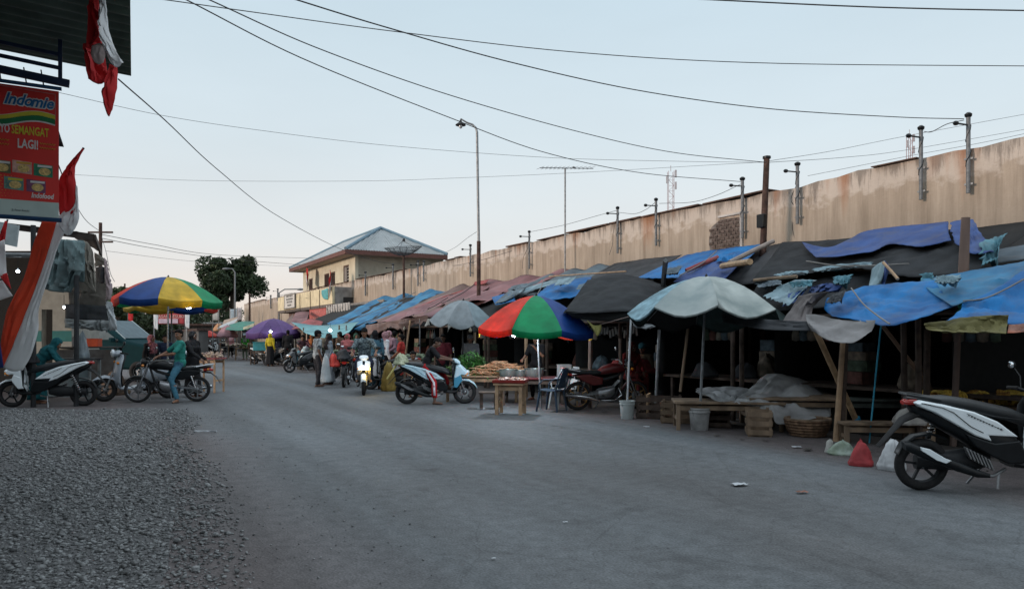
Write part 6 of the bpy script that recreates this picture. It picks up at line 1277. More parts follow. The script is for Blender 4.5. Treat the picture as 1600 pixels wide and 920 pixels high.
def person(label, c, yaw, pose='stand', h=1.0, skin=SKIN, hair='short', hairm=HAIR, top=None, sleeve='short', bot=None, bkind='trousers', shoe=None, ov=None, face=0, vox=.013, girth=1.0, extra=None, stripe=None, group=None):
    e_ = empty('person', c, yaw, label, 'person', group); J = {k_: V(v_) for k_, v_ in dict(STAND if pose == 'stand' else RIDE if pose == 'ride' else SIT).items()}
    for k_, v_ in (ov or {}).items(): J[k_] = V(v_)
    e_.scale = (h, h, h); G = girth
    sp = (J['neck']-J['pel']); SR = frame_z(sp); P = lambda f: J['pel'].lerp(J['neck'], f)
    hd = J['head']; hz = (hd-J['neck']).normalized(); HR = frame_z(hz)@Matrix.Rotation(face, 3, 'Z')
    hp = lambda x, y, z: hd+HR@V((x, y, z))
    hips = {s_: J['pel']+SR@V((0, (1 if s_ == 'L' else -1)*.085, -.02)) for s_ in 'LR'}
    def torso(k, g):
        k.ell(P(.02), (.105*G+g, .15*G+g, .12+g), 14, SR); k.ell(P(.3), (.095*G+g, .132*G+g, .17+g), 14, SR)
        k.ell(P(.66), (.108*G+g, .155*G+g, .19+g), 14, SR); cap(k, J['shL'], J['shR'], .056+g, .056+g); cap(k, P(.82), J['neck']+SR@V((0, 0, -.01)), .09+g, .052+g)
    # body
    k = MB(); torso(k, 0); cap(k, J['neck'], J['neck'].lerp(hd, .5), .05, .052)
    k.ell(hp(-.012, 0, .02), (.092, .074, .095), 16, HR); k.ell(hp(.022, 0, -.045), (.062, .056, .065), 14, HR); k.ell(hp(.055, 0, -.085), (.025, .028, .02), 10, HR)
    cap(k, hp(.080, 0, .015), hp(.102, 0, -.022), .010, .015, 8); k.ell(hp(.082, 0, .032), (.015, .05, .010), 8, HR); k.ell(hp(.078, 0, -.055), (.016, .024, .012), 8, HR)
    for s_ in (-1, 1): k.ell(hp(-.008, s_*.076, -.005), (.018, .009, .028), 8, HR); k.ell(hp(.062, s_*.04, -.02), (.022, .018, .02), 8, HR)
    for S in 'LR':
        s_ = 1 if S == 'L' else -1; sh, el, wr = J['sh'+S], J['el'+S], J['wr'+S]; kn, an = J['k'+S], J['a'+S]
        cap(k, sh, el, .047, .037); cap(k, el, wr, .038, .025); cap(k, hips[S], kn, .082*G, .054); cap(k, kn, kn.lerp(an, .35)+V((-.01, 0, 0)), .054, .052); cap(k, kn, an, .050, .034)
        fd = V((1, s_*.18, 0)); fo = J.get('f'+S); fd = V(fo) if fo is not None else fd; fd.normalize()
        cap(k, an+V((0, 0, -.035)), an+fd*.13+V((0, 0, -.048)), .036, .030); cap(k, an+fd*.13+V((0, 0, -.048)), an+fd*.175+V((0, 0, -.055)), .03, .02); cap(k, an+V((0, 0, -.03)), an-fd*.03+V((0, 0, -.045)), .034, .03)
        d = (wr-el).normalized(); sd = d.cross(V((0, 0, 1))); sd = sd.normalized() if sd.length > .1 else V((1, 0, 0)); up = sd.cross(d)
        if pose == 'ride' and 'wr'+S not in (ov or {}): d = V((.9, -s_*.35, -.1)).normalized(); sd = V((-d.y, d.x, 0)).normalized(); up = V((0, 0, 1))
        cap(k, wr, wr+d*.075, .024, .028); 
        for q in range(4):
            b = wr+d*.085+sd*(q-1.5)*.020; L_ = (.062, .072, .068, .052)[q]; m1 = b+d*L_*.55-up*.012; cap(k, b, m1, .010, .009, 6); cap(k, m1, m1+d*L_*.3-up*.028, .009, .0075, 6)
        tb_ = wr+d*.03-sd*s_*.026; cap(k, tb_, tb_+d*.035-sd*s_*.022-up*.008, .011, .010, 6); cap(k, tb_+d*.035-sd*s_*.022-up*.008, tb_+d*.062-sd*s_*.024-up*.02, .010, .008, 6)
    remesh(k, 'body', skin, e_, vox*.8, 3)
    # face
    for s_ in (-1, 1):
        ey = MB().ell(hp(.073, s_*.03, .012), (.012, .014, .008), 8, HR).build('eye', EYW, e_); MB().ell(hp(.082, s_*.03, .012), (.005, .007, .007), 8, HR).build('pupil', EYE, ey)
        if hair != 'hijab' or True: MB().tube([hp(.083, s_*.012, .033), hp(.086, s_*.03, .038), hp(.076, s_*.048, .033)], .004, 5).build('eyebrow', HAIR, e_)
    MB().ell(hp(.088, 0, -.054), (.008, .022, .007), 8, HR).build('mouth', LIP, e_)
    # hair or headgear
    k = MB()
    if hair in ('short', 'long', 'bun', 'cap'):
        k.ell(hp(-.028, 0, .042), (.094, .084, .092), 18, HR); k.ell(hp(-.045, 0, -.0), (.068, .080, .078), 14, HR); k.ell(hp(.03, 0, .088), (.052, .066, .028), 12, HR)
        if hair == 'long': cap(k, hp(-.06, 0, 0), hp(-.09, 0, -.2), .075, .06)
        if hair == 'bun': k.ell(hp(-.11, 0, .03), (.045, .05, .045), 10, HR)
        remesh(k, 'hair', HAIR, e_, vox*.8, 2, .006, 60)
        if hair == 'cap':
            k = MB(); k.ell(hp(-.012, 0, .07), (.105, .09, .075), 16, HR); k.ell(hp(.10, 0, .05), (.07, .065, .012), 12, HR); remesh(k, 'cap', hairm, e_, vox*.8, 3)
    elif hair == 'hijab':
        k.ell(hp(-.03, 0, .012), (.105, .096, .118), 18, HR); k.ell(hp(-.01, 0, .085), (.085, .07, .05), 12, HR)
        cap(k, hp(-.02, 0, -.08), J['neck']+V((0, 0, .01)), .078, .085); cap(k, J['neck']+V((.02, 0, 0)), P(.66)+V((.03, 0, 0)), .10, .15*G); cap(k, J['shL']*.8+J['neck']*.2, J['shR']*.8+J['neck']*.2, .075, .075)
        for s_ in (-1, 1): cap(k, hp(.03, s_*.075, .03), hp(.035, s_*.055, -.07), .024, .028)
        cap(k, hp(.055, -.02, -.105), hp(.055, .02, -.105), .022, .022); remesh(k, 'headscarf', hairm, e_, vox, 3, .012, 18)
    # clothes
    if top:
        k = MB(); torso(k, .018)
        if pose == 'stand' or bkind != 'skirt': cap(k, P(.05), P(.05)+SR@V((0, .0, -.04)), .125*G, .13*G)
        for S in 'LR':
            sh, el, wr = J['sh'+S], J['el'+S], J['wr'+S]
            if sleeve == 'short': cap(k, sh, sh.lerp(el, .78), .066, .060)
            else: cap(k, sh, el, .066, .054); cap(k, el, el.lerp(wr, .93), .054, .042)
        tp_ = remesh(k, 'shirt', top, e_, vox, 3, .013, 13)
    if bkind == 'skirt':
        k = MB(); hem = V((J['pel'].x*.5+(J['aL'].x+J['aR'].x)*.25, 0, min(J['aL'].z, J['aR'].z)+.02)); rows_ = []
        mid_ = (J['kL']+J['kR'])/2+V((-.02, 0, .03))
        for j in range(15):
            f = j/14; cc = cr1([J['pel']+V((0, 0, .1)), mid_, hem], f); rx = .13+.06*f; ry = .165+.05*f
            rows_.append([cc+V((math.cos(a)*(rx*(1+.10*f*math.sin(a*7+1))), math.sin(a)*(ry*(1+.10*f*math.sin(a*7+1))), 0)) for a in [2*math.pi*i/40 for i in range(41)]])
        k.grid(rows_); k.build('skirt', bot, e_, solid=.006, fix=False)
    elif bot:
        k = MB(); k.ell(P(.0), (.118*G, .165*G, .12), 14, SR)
        for S in 'LR':
            kn, an = J['k'+S], J['a'+S]; cap(k, hips[S], kn, .098*G, .070)
            if bkind == 'trousers': cap(k, kn, kn.lerp(an, .93), .068, .056)
            elif bkind == 'shorts': cap(k, hips[S], kn, .1*G, .078)
            elif bkind == 'crop': cap(k, kn, kn.lerp(an, .70), .072, .070)
        bo_ = remesh(k, 'trousers' if bkind != 'shorts' else 'shorts', bot, e_, vox, 3, .013, 12)
        if stripe:
            for S in 'LR':
                s_ = 1 if S == 'L' else -1; kn, an = J['k'+S], J['a'+S]; 
                dd = lambda a, b: ((b-a).normalized().cross(V((1, 0, .3)))).normalized()
                k = MB(); L1 = [hips[S].lerp(kn, .2), hips[S].lerp(kn, .6), kn, kn.lerp(an, .35), kn.lerp(an, .68)]; rr = [.098, .088, .074, .073, .071]
                k.grid([[p+V((w_, s_*(r_+.0), 0)) for w_ in (-.026, .026)] for p, r_ in zip(L1, rr)]); k.build('white_stripe', stripe, bo_, solid=.008, fix=False)
    if shoe:
        for S in 'LR':
            s_ = 1 if S == 'L' else -1; an = J['a'+S]; fo = J.get('f'+S); fd = V(fo) if fo is not None else V((1, s_*.18, 0)); fd.normalize()
            k = MB(); cap(k, an-fd*.035+V((0, 0, -.062)), an+fd*.15+V((0, 0, -.062)), .040, .042); 
            for v in k.v: v.z = an.z-.078+(v.z-(an.z-.062))*.35+.006
            cap(k, an+fd*.08+V((0, .03, -.06)), an+fd*.08+V((0, -.03, -.06)), .018, .018); k.build('sandal', shoe, e_)
    return e_
C = lambda n, *c, **k: cloth('cloth_'+n, c, **k)
TEALC = C('teal', .025, .19, .16); JEAN = mat('blue_jeans', (.035, .12, .19), .85, var=.35, scale=5, bump=.3, bscale=80, c2=(.06, .21, .30)); BLKC = C('black', .010, .010, .012); NAVYC = C('navy', .012, .018, .04)
SANDAL = mat('sandal', (.05, .04, .035), .7)
def PX(px, t_, z=0): p = at(px, 500, t_); p.z = z; return p
vx = .011
def on(v, off=(0, 0, 0)): return v.location.copy()+V(off)
# man in the teal shirt, seated on the motorcycle, nearer foot on the ground, turned to the camera
person('man in a teal t-shirt and blue jeans sitting on the black motorcycle at the left', v11.location+V((0, 0, 0)), v11.rotation_euler.z, 'ride', 1.0, SKIN, 'short', top=TEALC, bot=JEAN, shoe=SANDAL, face=R(62), vox=vx, girth=1.05,
       ov=dict(pel=(.36, .02, .90), neck=(.36, .06, 1.38), head=(.38, .08, 1.53), shL=(.28, .24, 1.33), shR=(.44, -.11, 1.33), elL=(.43, .38, 1.10), elR=(.66, -.12, 1.13), wrL=(.66, .26, 1.07), wrR=(.82, .02, 1.04),
               kL=(.50, .28, .52), aL=(.36, .34, .085), kR=(.66, -.24, .60), aR=(.56, -.20, .34), fL=(.3, 1, 0)))
v11.rotation_euler.x = 0
# boy on the blue white scooter
person('boy in black shirt and striped red trousers riding the white and light blue scooter', on(v2), v2.rotation_euler.z, 'ride', .93, SKIN2, 'short', top=BLKC, bot=C('red', .30, .012, .016), bkind='crop', stripe=C('white', .55, .52, .56), shoe=None, vox=vx, face=R(-25),
       ov=dict(pel=(.42, -.02, .90), neck=(.62, 0, 1.34), head=(.72, -.02, 1.45), shL=(.60, .16, 1.30), shR=(.60, -.17, 1.30), elL=(.76, .25, 1.13), elR=(.78, -.24, 1.08), wrL=(.98, .27, 1.08), wrR=(.98, -.27, 1.06),
               kL=(.85, .16, .70), aL=(.98, .13, .40), kR=(.64, -.22, .52), aR=(.66, -.29, .085)), girth=.92)
# rider facing the camera
FLOR = mat('floral_shirt', (.035, .06, .085), .85, var=.5, scale=22, c2=(.22, .28, .30), detail=2)
person('man in a blue patterned shirt on the lit white scooter looking down', on(v3), v3.rotation_euler.z, 'ride', 1.06, SKIN, 'short', top=FLOR, bot=NAVYC, shoe=SANDAL, vox=vx, girth=1.12,
       ov=dict(pel=(.30, 0, .88), neck=(.42, 0, 1.36), head=(.50, 0, 1.49), elL=(.56, .30, 1.08), elR=(.56, -.30, 1.08), wrL=(.82, .28, 1.0), wrR=(.82, -.28, 1.0)))
PLAID = mat('plaid_shirt', (.06, .08, .10), .85, var=.6, scale=9, c2=(.38, .42, .44), detail=1, stretch=(1.6, 1.6, .7))
person('man in a plaid shirt, cap and dark trousers standing on the road', onpx(496, 604), R(35), 'stand', 1.0, SKIN2, 'cap', BLKC, top=PLAID, sleeve='short', bot=C('charcoal', .03, .03, .035), shoe=SANDAL, vox=vx, girth=1.12, face=R(-10),
       ov=dict(elL=(.02, .24, 1.10), wrL=(.16, .20, .90), elR=(-.05, -.25, 1.08), wrR=(.03, -.26, .83), aR=(-.06, -.12, .08), aL=(.08, .1, .08)))
person('woman in a grey shirt and dark scarf right behind the plaid shirted man', PX(514, 22.8), R(-150), 'stand', .95, SKIN2, 'hijab', C('darkbrown', .025, .018, .018), top=C('greyblue', .16, .20, .24), sleeve='long', bot=C('grey', .22, .24, .27), bkind='skirt', shoe=SANDAL)
person('person in a pink headscarf standing behind the rear seen motorcycle', PX(543, 25.0), R(-100), 'stand', .95, SKIN, 'hijab', C('pink', .42, .13, .13), top=C('pink2', .36, .13, .14), sleeve='long', bot=NAVYC, bkind='skirt', shoe=SANDAL)
person('woman in a black headscarf and blue dress beside the lit scooter', PX(586, 21.0), R(100), 'stand', 1.0, SKIN, 'hijab', BLKC, top=C('slate', .05, .12, .17), sleeve='long', bot=C('slate2', .06, .13, .18), bkind='skirt', shoe=SANDAL, girth=1.08)
person('woman in a white blouse and mauve headscarf facing the stalls', PX(602, 22.0), R(30), 'stand', .98, SKIN, 'hijab', C('mauve', .30, .17, .19), top=C('whiteb', .48, .52, .56), sleeve='long', bot=BLKC, bkind='trousers', shoe=SANDAL)
person('small woman in a pale pink headscarf behind the stall goods', PX(609, 24.0), R(-100), 'sit', 1.0, SKIN, 'hijab', C('palepink', .42, .24, .27), top=C('mauve2', .2, .12, .15), sleeve='long', bot=BLKC, vox=.014).location.z = .45
person('woman in a red dress standing by the thin pale post', PX(627, 21.8), R(175), 'stand', .93, SKIN, 'bun', top=C('redd', .34, .035, .03), sleeve='short', bot=C('redd2', .32, .035, .03), bkind='skirt', shoe=SANDAL, girth=1.1, ov=dict(elL=(.06, .24, 1.1), wrL=(.22, .14, .98), elR=(.06, -.24, 1.1), wrR=(.22, -.14, .98)))
person('child in a brown shirt sitting low beside the scooter handlebars', PX(645, 18.6), R(-75), 'sit', .92, SKIN, 'short', top=C('taupe', .14, .11, .10), bot=BLKC, shoe=SANDAL)
person('man in a maroon shirt standing behind the boy on the scooter', PX(692, 19.6), R(-95), 'stand', .93, SKIN2, 'short', top=C('maroon', .12, .02, .03), bot=BLKC, shoe=SANDAL, girth=1.1)
person('vendor in black standing behind the long red table with raised hand', PX(838, 17.4), R(-120), 'stand', .92, SKIN, 'short', top=BLKC, sleeve='short', bot=BLKC, shoe=SANDAL, ov=dict(elL=(.1, .24, 1.12), wrL=(.2, .08, 1.32), elR=(.1, -.26, 1.12), wrR=(.30, -.22, 1.05)))
person('seller in red clothes sitting in the dark stall behind the white pole', PX(984, 16.2), R(-60), 'sit', 1.0, SKIN2, 'hijab', C('stallred', .08, .008, .008), top=C('stallred2', .12, .01, .01), sleeve='long', bot=C('stallred3', .08, .01, .01), vox=.014).location.z = .15
person('seller in a teal cap sitting right of the red clad seller', PX(1006, 16.6), R(-120), 'sit', 1.0, SKIN2, 'cap', C('tealcap', .04, .14, .17), top=C('olive', .09, .07, .05), sleeve='long', bot=BLKC, vox=.014).location.z = .12
# riders and shoppers further off
person('shopper in a brown shirt under the right end of the turquoise awning', PX(531, 28), R(160), 'stand', 1.0, SKIN2, 'short', top=C('brownsh', .10, .06, .04), bot=BLKC, shoe=SANDAL, vox=.015)
person('shopper in a dark green scarf between the lit scooter and the pink scarfed person', PX(556, 27), R(-60), 'stand', .96, SKIN, 'hijab', C('dkgreen', .02, .06, .04), top=C('dkgreen2', .03, .07, .05), sleeve='long', bot=BLKC, bkind='skirt', shoe=SANDAL, vox=.015)
person('shopper in a grey striped shirt behind the white bloused woman', PX(616, 25.5), R(120), 'stand', 1.0, SKIN, 'short', top=C('greystripe', .2, .2, .22), bot=NAVYC, shoe=SANDAL, vox=.015)
person('seller in an orange scarf under the turquoise awning', PX(487, 34.5), R(-80), 'stand', .95, SKIN, 'hijab', C('orangesc', .36, .12, .04), top=C('plum', .12, .04, .08), sleeve='long', bot=BLKC, bkind='skirt', shoe=SANDAL, vox=.016)
person('shopper in a beige shirt beneath the middle of the turquoise awning', PX(503, 36), R(100), 'stand', 1.0, SKIN2, 'short', top=C('beigesh', .30, .25, .19), bot=BLKC, shoe=SANDAL, vox=.016)
person('seller in grey standing behind the vegetable table', PX(735, 19.2), R(-95), 'stand', .92, SKIN2, 'cap', C('greycap', .12, .12, .13), top=C('greysh', .13, .13, .14), bot=BLKC, shoe=SANDAL, vox=.014)
person('rider in a dark vest and red shorts on the white step through scooter', on(v6), v6.rotation_euler.z, 'ride', 1.0, SKIN, 'short', top=C('greyred', .10, .05, .06), bot=C('jean2', .10, .22, .28), shoe=SANDAL, vox=.014,
       ov=dict(kR=(.46, -.28, .50), aR=(.30, -.36, .085), pel=(.22, 0, .84), neck=(.34, 0, 1.28), head=(.4, 0, 1.42), shL=(.34, .17, 1.24), shR=(.34, -.17, 1.24)))
person('woman in a yellow shirt and black skirt seen from behind beside the small scooter', onpx(422, 572), R(75), 'stand', .98, SKIN, 'hijab', C('yellow', .42, .33, .02), top=C('yellow', .42, .33, .02), sleeve='long', bot=BLKC, bkind='skirt', shoe=SANDAL, vox=.016)
person('tall man in a dark navy shirt seen from behind under the purple umbrella', onpx(437, 570), R(80), 'stand', 1.1, SKIN2, 'short', top=NAVYC, sleeve='long', bot=NAVYC, shoe=SANDAL, vox=.016, girth=1.15)
person('person in black right of the tall navy dressed man', onpx(450, 572), R(95), 'stand', 1.08, SKIN2, 'short', top=BLKC, sleeve='long', bot=BLKC, shoe=SANDAL, vox=.016, girth=1.1)
person('person in a bright green apron by the far stall', onpx(383, 562), R(-90), 'stand', .98, SKIN, 'hijab', C('greyscarf', .2, .25, .2), top=C('brightgreen', .05, .32, .04), sleeve='short', bot=C('greenish', .16, .2, .14), shoe=SANDAL, vox=.018)
person('person in dark clothes far away near the row of tiny scooters', PX(317, 50), R(-90), 'stand', 1.0, SKIN2, 'short', top=NAVYC, bot=BLKC, vox=.02)
person('person in a pink top standing among the far stalls', PX(360, 52), R(-60), 'stand', .97, SKIN, 'hijab', C('farpink', .35, .2, .22), top=C('farpink2', .3, .15, .16), sleeve='long', bot=BLKC, vox=.02)
# left side
person('woman in black with a red patterned headscarf behind the silver scooter', PX(236, 19.3), R(-20), 'stand', .92, SKIN, 'hijab', mat('red_pattern', (.16, .03, .045), .8, var=.6, scale=30, c2=(.34, .12, .14), detail=1), top=BLKC, sleeve='long', bot=BLKC, bkind='skirt', shoe=SANDAL)
person('person in dark navy between the scarfed woman and the teal shirted man', PX(258, 21.5), R(-60), 'stand', .92, SKIN, 'short', top=NAVYC, sleeve='long', bot=BLKC, shoe=SANDAL)
person('person in a black hooded top behind the teal shirted man reaching over the snack cart', PX(301, 18.2), R(-20), 'stand', .97, SKIN2, 'hijab', BLKC, top=BLKC, sleeve='long', bot=BLKC, bkind='skirt', shoe=SANDAL, girth=1.1, ov=dict(elR=(.2, -.2, 1.12), wrR=(.42, -.18, .98), wrL=(.3, .15, .95)))
person('woman in a long teal veil leaning behind the left white scooter', PX(58, 16.4), R(25), 'stand', .98, SKIN, 'hijab', C('tealveil', .01, .085, .10), top=C('tealveil2', .01, .08, .095), sleeve='long', bot=C('tealveil', .01, .085, .10), bkind='skirt', shoe=SANDAL, girth=1.25,
       ov=dict(neck=(.28, 0, 1.27), head=(.38, 0, 1.36), shL=(.26, .17, 1.24), shR=(.26, -.17, 1.24), elL=(.4, .2, 1.0), elR=(.4, -.2, 1.0), wrL=(.6, .15, .92), wrR=(.6, -.15, .92)))
# ================================================================== LEFT SIDE
GRNR = mat('green_roof_underside', (.045, .072, .055), .6, .0, .35, 4, .2)
BST = mat('blue_painted_steel', (.012, .028, .07), .5, .2, .2)
# high corrugated awning roof, seen from below
cn = at(205, 119, 8.5); cs_ = cn.x*UX+cn.y*UY; cl_ = cn.x*NX+cn.y*NY; cz_ = cn.z
ar = empty('awning_roof', V((cn.x, cn.y, 0)), YAW_U-R(2.3), 'high green corrugated awning roof on blue steel above the left shops', 'roof')
rws = []
for j in range(2):
    rws.append([])
n_ = 300
A_, B_ = [], []
for i in range(n_+1):
    x_ = -6.2*i/n_; zz = cz_+.018*math.sin(i*.62)
    A_.append(V((x_, 0, zz))); B_.append(V((x_, 5.2, zz+.34)))
MB().grid([A_, [a.lerp(b, .5) for a, b in zip(A_, B_)], B_]).build('corrugated_sheet', GRNR, ar, solid=.004, fix=False)
for y_ in (1.6, 3.0, 4.6): MB().box((-3.1, y_, cz_+.02+.065*y_-.05), (6.0, .05, .05)).build('purlin', BST, ar, smooth=False)
for x_ in (-.9, -3.4, -5.8):
    for nm, z0, z1, th in (('lower_chord', -.40, -.02, .07), ('middle_chord', -.255, .07, .035), ('upper_chord', -.12, .17, .035)):
        MB().beam((x_, .55 if nm == 'lower_chord' else .62, cz_+z0-.05), (x_, 5.2, cz_+z1+.0), th*.7, th).build(nm, BST, ar, smooth=False)
    MB().beam((x_, .63, cz_-.44), (x_, .63, cz_-.02), .035, .035).build('end_strut', BST, ar, smooth=False)
    for y_ in (1.5, 2.6, 3.8): MB().beam((x_, y_, cz_-.36+.07*y_), (x_, y_-.22, cz_+.02+.06*y_), .025, .025).build('web_strut', BST, ar, smooth=False)
    MB().tube([(x_, 3.9, 0), (x_, 3.9, cz_)], .05, 10).build('post', BST, ar)
# ---- hanging noodle banner
bw, bh = .72, 1.335; t_b = 7.8
br = at(92, 341, t_b); bn = empty('advertising_banner', V((br.x, br.y, br.z)), YAW_U+math.pi/2, 'red hanging banner advertising instant noodles with a pale lower band', 'banner')
# local: +X points away from the street (left in the picture), front faces the camera
bn.scale = (.84, 1, 1)
X0 = lambda f: bw*f        # 0 at the street edge, 1 at the far edge
def q2(x, z, y=0): return V((x, y, z))
RB = mat('banner_red', (.60, .03, .025), .55, var=.12, scale=2.5)
MB().box((bw/2, 0, .16+(bh-.16)/2), (bw, .012, bh-.16)).build('red_panel', RB, bn, smooth=False)
MB().box((bw/2, 0, .08), (bw, .0125, .16)).build('pale_band', mat('banner_pale', (.42, .52, .50), .5, var=.12, scale=3), bn, smooth=False)
MB().tube([(-.03, 0, bh+.03), (bw+.6, 0, bh+.03)], .02, 8).build('top_rod', mat('blue_rod', (.02, .09, .20), .4), bn)
MB().tube([(-.03, 0, -.02), (bw+.6, 0, -.02)], .024, 8).build('bottom_rod', mat('blue_rod2', (.015, .05, .12), .4), bn)
for x_ in (.16, .34, .6): MB().tube([(x_, 0, bh+.03), (x_+.03, 0, bh+.20)], .008, 5).build('hook', BLK, bn)
# front side looks along -Y' ; text must read left to right from the camera: world left = +X local
MF = Matrix(((-1, 0, 0, 0), (0, 0, -1, 0), (0, 1, 0, 0), (0, 0, 0, 1)))     # text x -> -X, text y -> Z, text normal -> -Y
BN_N = 1
def bt_(s, sz, x, z, m, y=.009, bold=0, shear=0, sx_=1, nm='lettering', al='CENTER'):
    return text(s, sz, m, Matrix.Translation((x, y*BN_N, z))@MF2, nm, bn, .0012, bold, shear, al, sx_)
MF2 = Matrix(((-1, 0, 0, 0), (0, 0, 1, 0), (0, 1, 0, 0), (0, 0, 0, 1)))
WH = mat('print_white', (.62, .62, .62), .6); YL = mat('print_yellow', (.55, .50, .04), .6); BL = mat('print_blue', (.01, .13, .32), .6); GN = mat('print_green', (.01, .16, .06), .6); OR = mat('print_orange', (.55, .32, .04), .6)
cx_ = .375
def fl(poly, m, nm, y=.008):
    k = MB(); k.add([V((p[0], y, p[1])) for p in poly]+[V((p[0], y-.0015, p[1])) for p in poly], [tuple(range(len(poly))), tuple(range(2*len(poly)-1, len(poly)-1, -1))]); return k.build(nm, m, bn, smooth=False)
# logo frame lines, waves, ribbons
def ribbon(z0, th, m, nm, y): 
    pts = []
    for i in range(17): x = .04+.66*i/16; pts.append((x, z0+.035*math.sin((x-.04)/.66*math.pi*1.5+.2)-.03*(x/.7)))
    return fl(pts+[(a, b-th) for a, b in reversed(pts)], m, nm, y)
ribbon(1.075, .115, WH, 'wave_outline', .0075); ribbon(1.07, .045, YL, 'yellow_wave', .0095); ribbon(1.03, .055, GN, 'green_wave', .0095)
for nm_, pl in (('logo_outline', [(.035, 1.30), (.041, 1.30), (.041, 1.02), (.035, 1.02)]), ('logo_outline', [(.035, 1.30), (.70, 1.32), (.70, 1.314), (.035, 1.294)])): fl(pl, mat('print_pink', (.50, .2, .2)), nm_)
bt_('Indo',   .16, .575, 1.14, WH, .0085, .014, .35, 1.0, 'logo_backing', 'LEFT'); bt_('mie',  .16, .30, 1.14, WH, .0085, .014, .35, 1.0, 'logo_backing', 'LEFT')
bt_('Indo',   .16, .575, 1.14, BL, .0105, .004, .35, 1.0, 'logo', 'LEFT'); bt_('mie',  .16, .30, 1.14, BL, .0105, .004, .35, 1.0, 'logo', 'LEFT')
bt_('AYO', .125, .655, .84, WH, .009, .002, 0, .55, 'lettering', 'LEFT'); bt_('SEMANGAT', .125, .495, .84, YL, .009, .002, 0, .60, 'lettering', 'LEFT'); bt_('LAGI!', .13, .325, .70, WH, .009, .003, 0, .70)
for xs_ in ((.04, .2), (.52, .70)):
    for dz in (0, .045): 
        k = MB(); k.tube([(xs_[0]+(xs_[1]-xs_[0])*i/12, .009, .72+dz+.008*(-1)**i) for i in range(13)], .004, 4); k.build('zigzag', OR, bn)
packs = ((.60, .49, (.10, .10, .05)), (.385, .50, (.5, .30, .25)), (.165, .485, (.02, .18, .10)), (.47, .325, (.10, .22, .20)), (.24, .315, (.16, .05, .12)))
for i, (x, z, c_) in enumerate(packs):
    w2, h2 = .10, .068; o = fl([(x-w2, z-h2), (x+w2, z-h2+.01), (x+w2, z+h2), (x-w2, z+h2-.01)], mat('pack_%s' % 'abcde'[i], c_, .5, var=.3, scale=20), 'noodle_pack', .009)
    k = MB(); k.lathe([(.001, 0), (.05, 0), (.05, .0015), (.001, .0015)], 18, c=(x-.015, .0095, z-.012), axis='Y', sq=(1.25, .8)); b_ = k.build('bowl_picture', mat('pack_noodle', (.55, .40, .15), .5, var=.4, scale=60), o)
    fl([(x-w2+.01, z+h2-.035), (x+w2-.04, z+h2-.035), (x+w2-.04, z+h2-.014), (x-w2+.01, z+h2-.014)], (WH, OR, WH, YL, WH)[i], 'pack_strip', .0105).parent = o
random.seed(6); k = MB()
for i in range(11):
    for j in range(9):
        x = .74-i*.035-.012*(j % 2); z = .40-j*.03; sz = .012*(1-i/12)*(1-j/16)
        if sz > .002 and x > .2: k.add([(x-sz, .009, z), (x, .009, z-sz*.8), (x+sz, .009, z), (x, .009, z+sz*.8)], [(0, 1, 2, 3)])
k.build('dot_pattern', OR, bn, smooth=False)
bt_('Indofood', .075, .175, .195, WH, .009, .002, .2, .85); bt_('Jl. Pasar Besuki', .03, .40, .045, mat('print_grey', (.12, .16, .18)), .0085)
# little dark sheet sticking out behind the banner
sheet('roof_scrap', 'small dark triangular sheet metal scrap behind the noodle banner', 'sheet metal', [[at(84, 195, 8.6), at(90, 198, 8.6)], [at(84, 228, 8.6), at(100, 230, 8.6)]], DARK, 4, 4, .01)
# ---- flags
FR = mat('flag_red_cloth', (.66, .035, .04), .75, var=.12, scale=3, trans=.25); FO = mat('flag_orange_red', (.74, .085, .035), .75, var=.12, scale=3, trans=.2); FW = mat('flag_white_cloth', (.80, .82, .84), .75, var=.08, scale=3, trans=.25)
def pg(rows_, t): return [[at(p[0], p[1], t+(p[2] if len(p) > 2 else 0)) for p in r_] for r_ in rows_]
ef = empty('long_flag', at(45, 500, 8.3)*V((1, 1, 0)), 0, 'long orange red and white flag cloth sweeping down from the noodle banner', 'flag'); io = -ef.location
def fpart(name, rows_, m, t, parent, **k):
    rr = [[p+(-parent.location) for p in r_] for r_ in pg(rows_, t)]; return sheet(name, None, None, rr, m, parent=parent, **k)
fpart('red_half', [[(66, 344), (78, 344), (89, 346)], [(52, 382), (65, 383), (78, 384)], [(39, 430), (51, 431), (62, 432)], [(14, 480), (28, 481), (43, 482)], [(5, 515), (17, 516), (29, 518)], [(0, 548), (8, 549), (16, 550)], [(-4, 572), (0, 573), (5, 574)]], FO, 8.3, ef, nu=10, nv=40, wr=.025, ws=2)
fpart('white_half', [[(89, 346), (98, 349), (107, 352)], [(78, 384), (84, 385), (91, 386)], [(62, 432), (69, 433), (76, 434)], [(43, 482), (52, 482), (61, 482)], [(29, 518), (45, 517), (60, 515)], [(16, 550), (33, 552), (50, 552)], [(5, 574), (20, 580), (36, 578)]], FW, 8.3, ef, nu=10, nv=40, wr=.025, ws=2)
fpart('blue_edge', [[(-6, 530), (0, 532)], [(-8, 576), (6, 574)]], mat('flag_blue_edge', (.01, .03, .16), .7), 8.25, ef, nu=4, nv=8, wr=.02)
ef = empty('pole_flag', at(106, 300, 8.0)*V((1, 1, 0)), 0, 'red and white flag on a slanting pole right of the noodle banner', 'flag')
fpart('red_half', [[(129, 232), (130, 233), (131, 234)], [(104, 262), (112, 260), (118, 262)], [(92, 286), (106, 284), (119, 290)], [(93, 336), (104, 334), (117, 336)]], FR, 8.0, ef, nu=10, nv=24, wr=.05, ws=2)
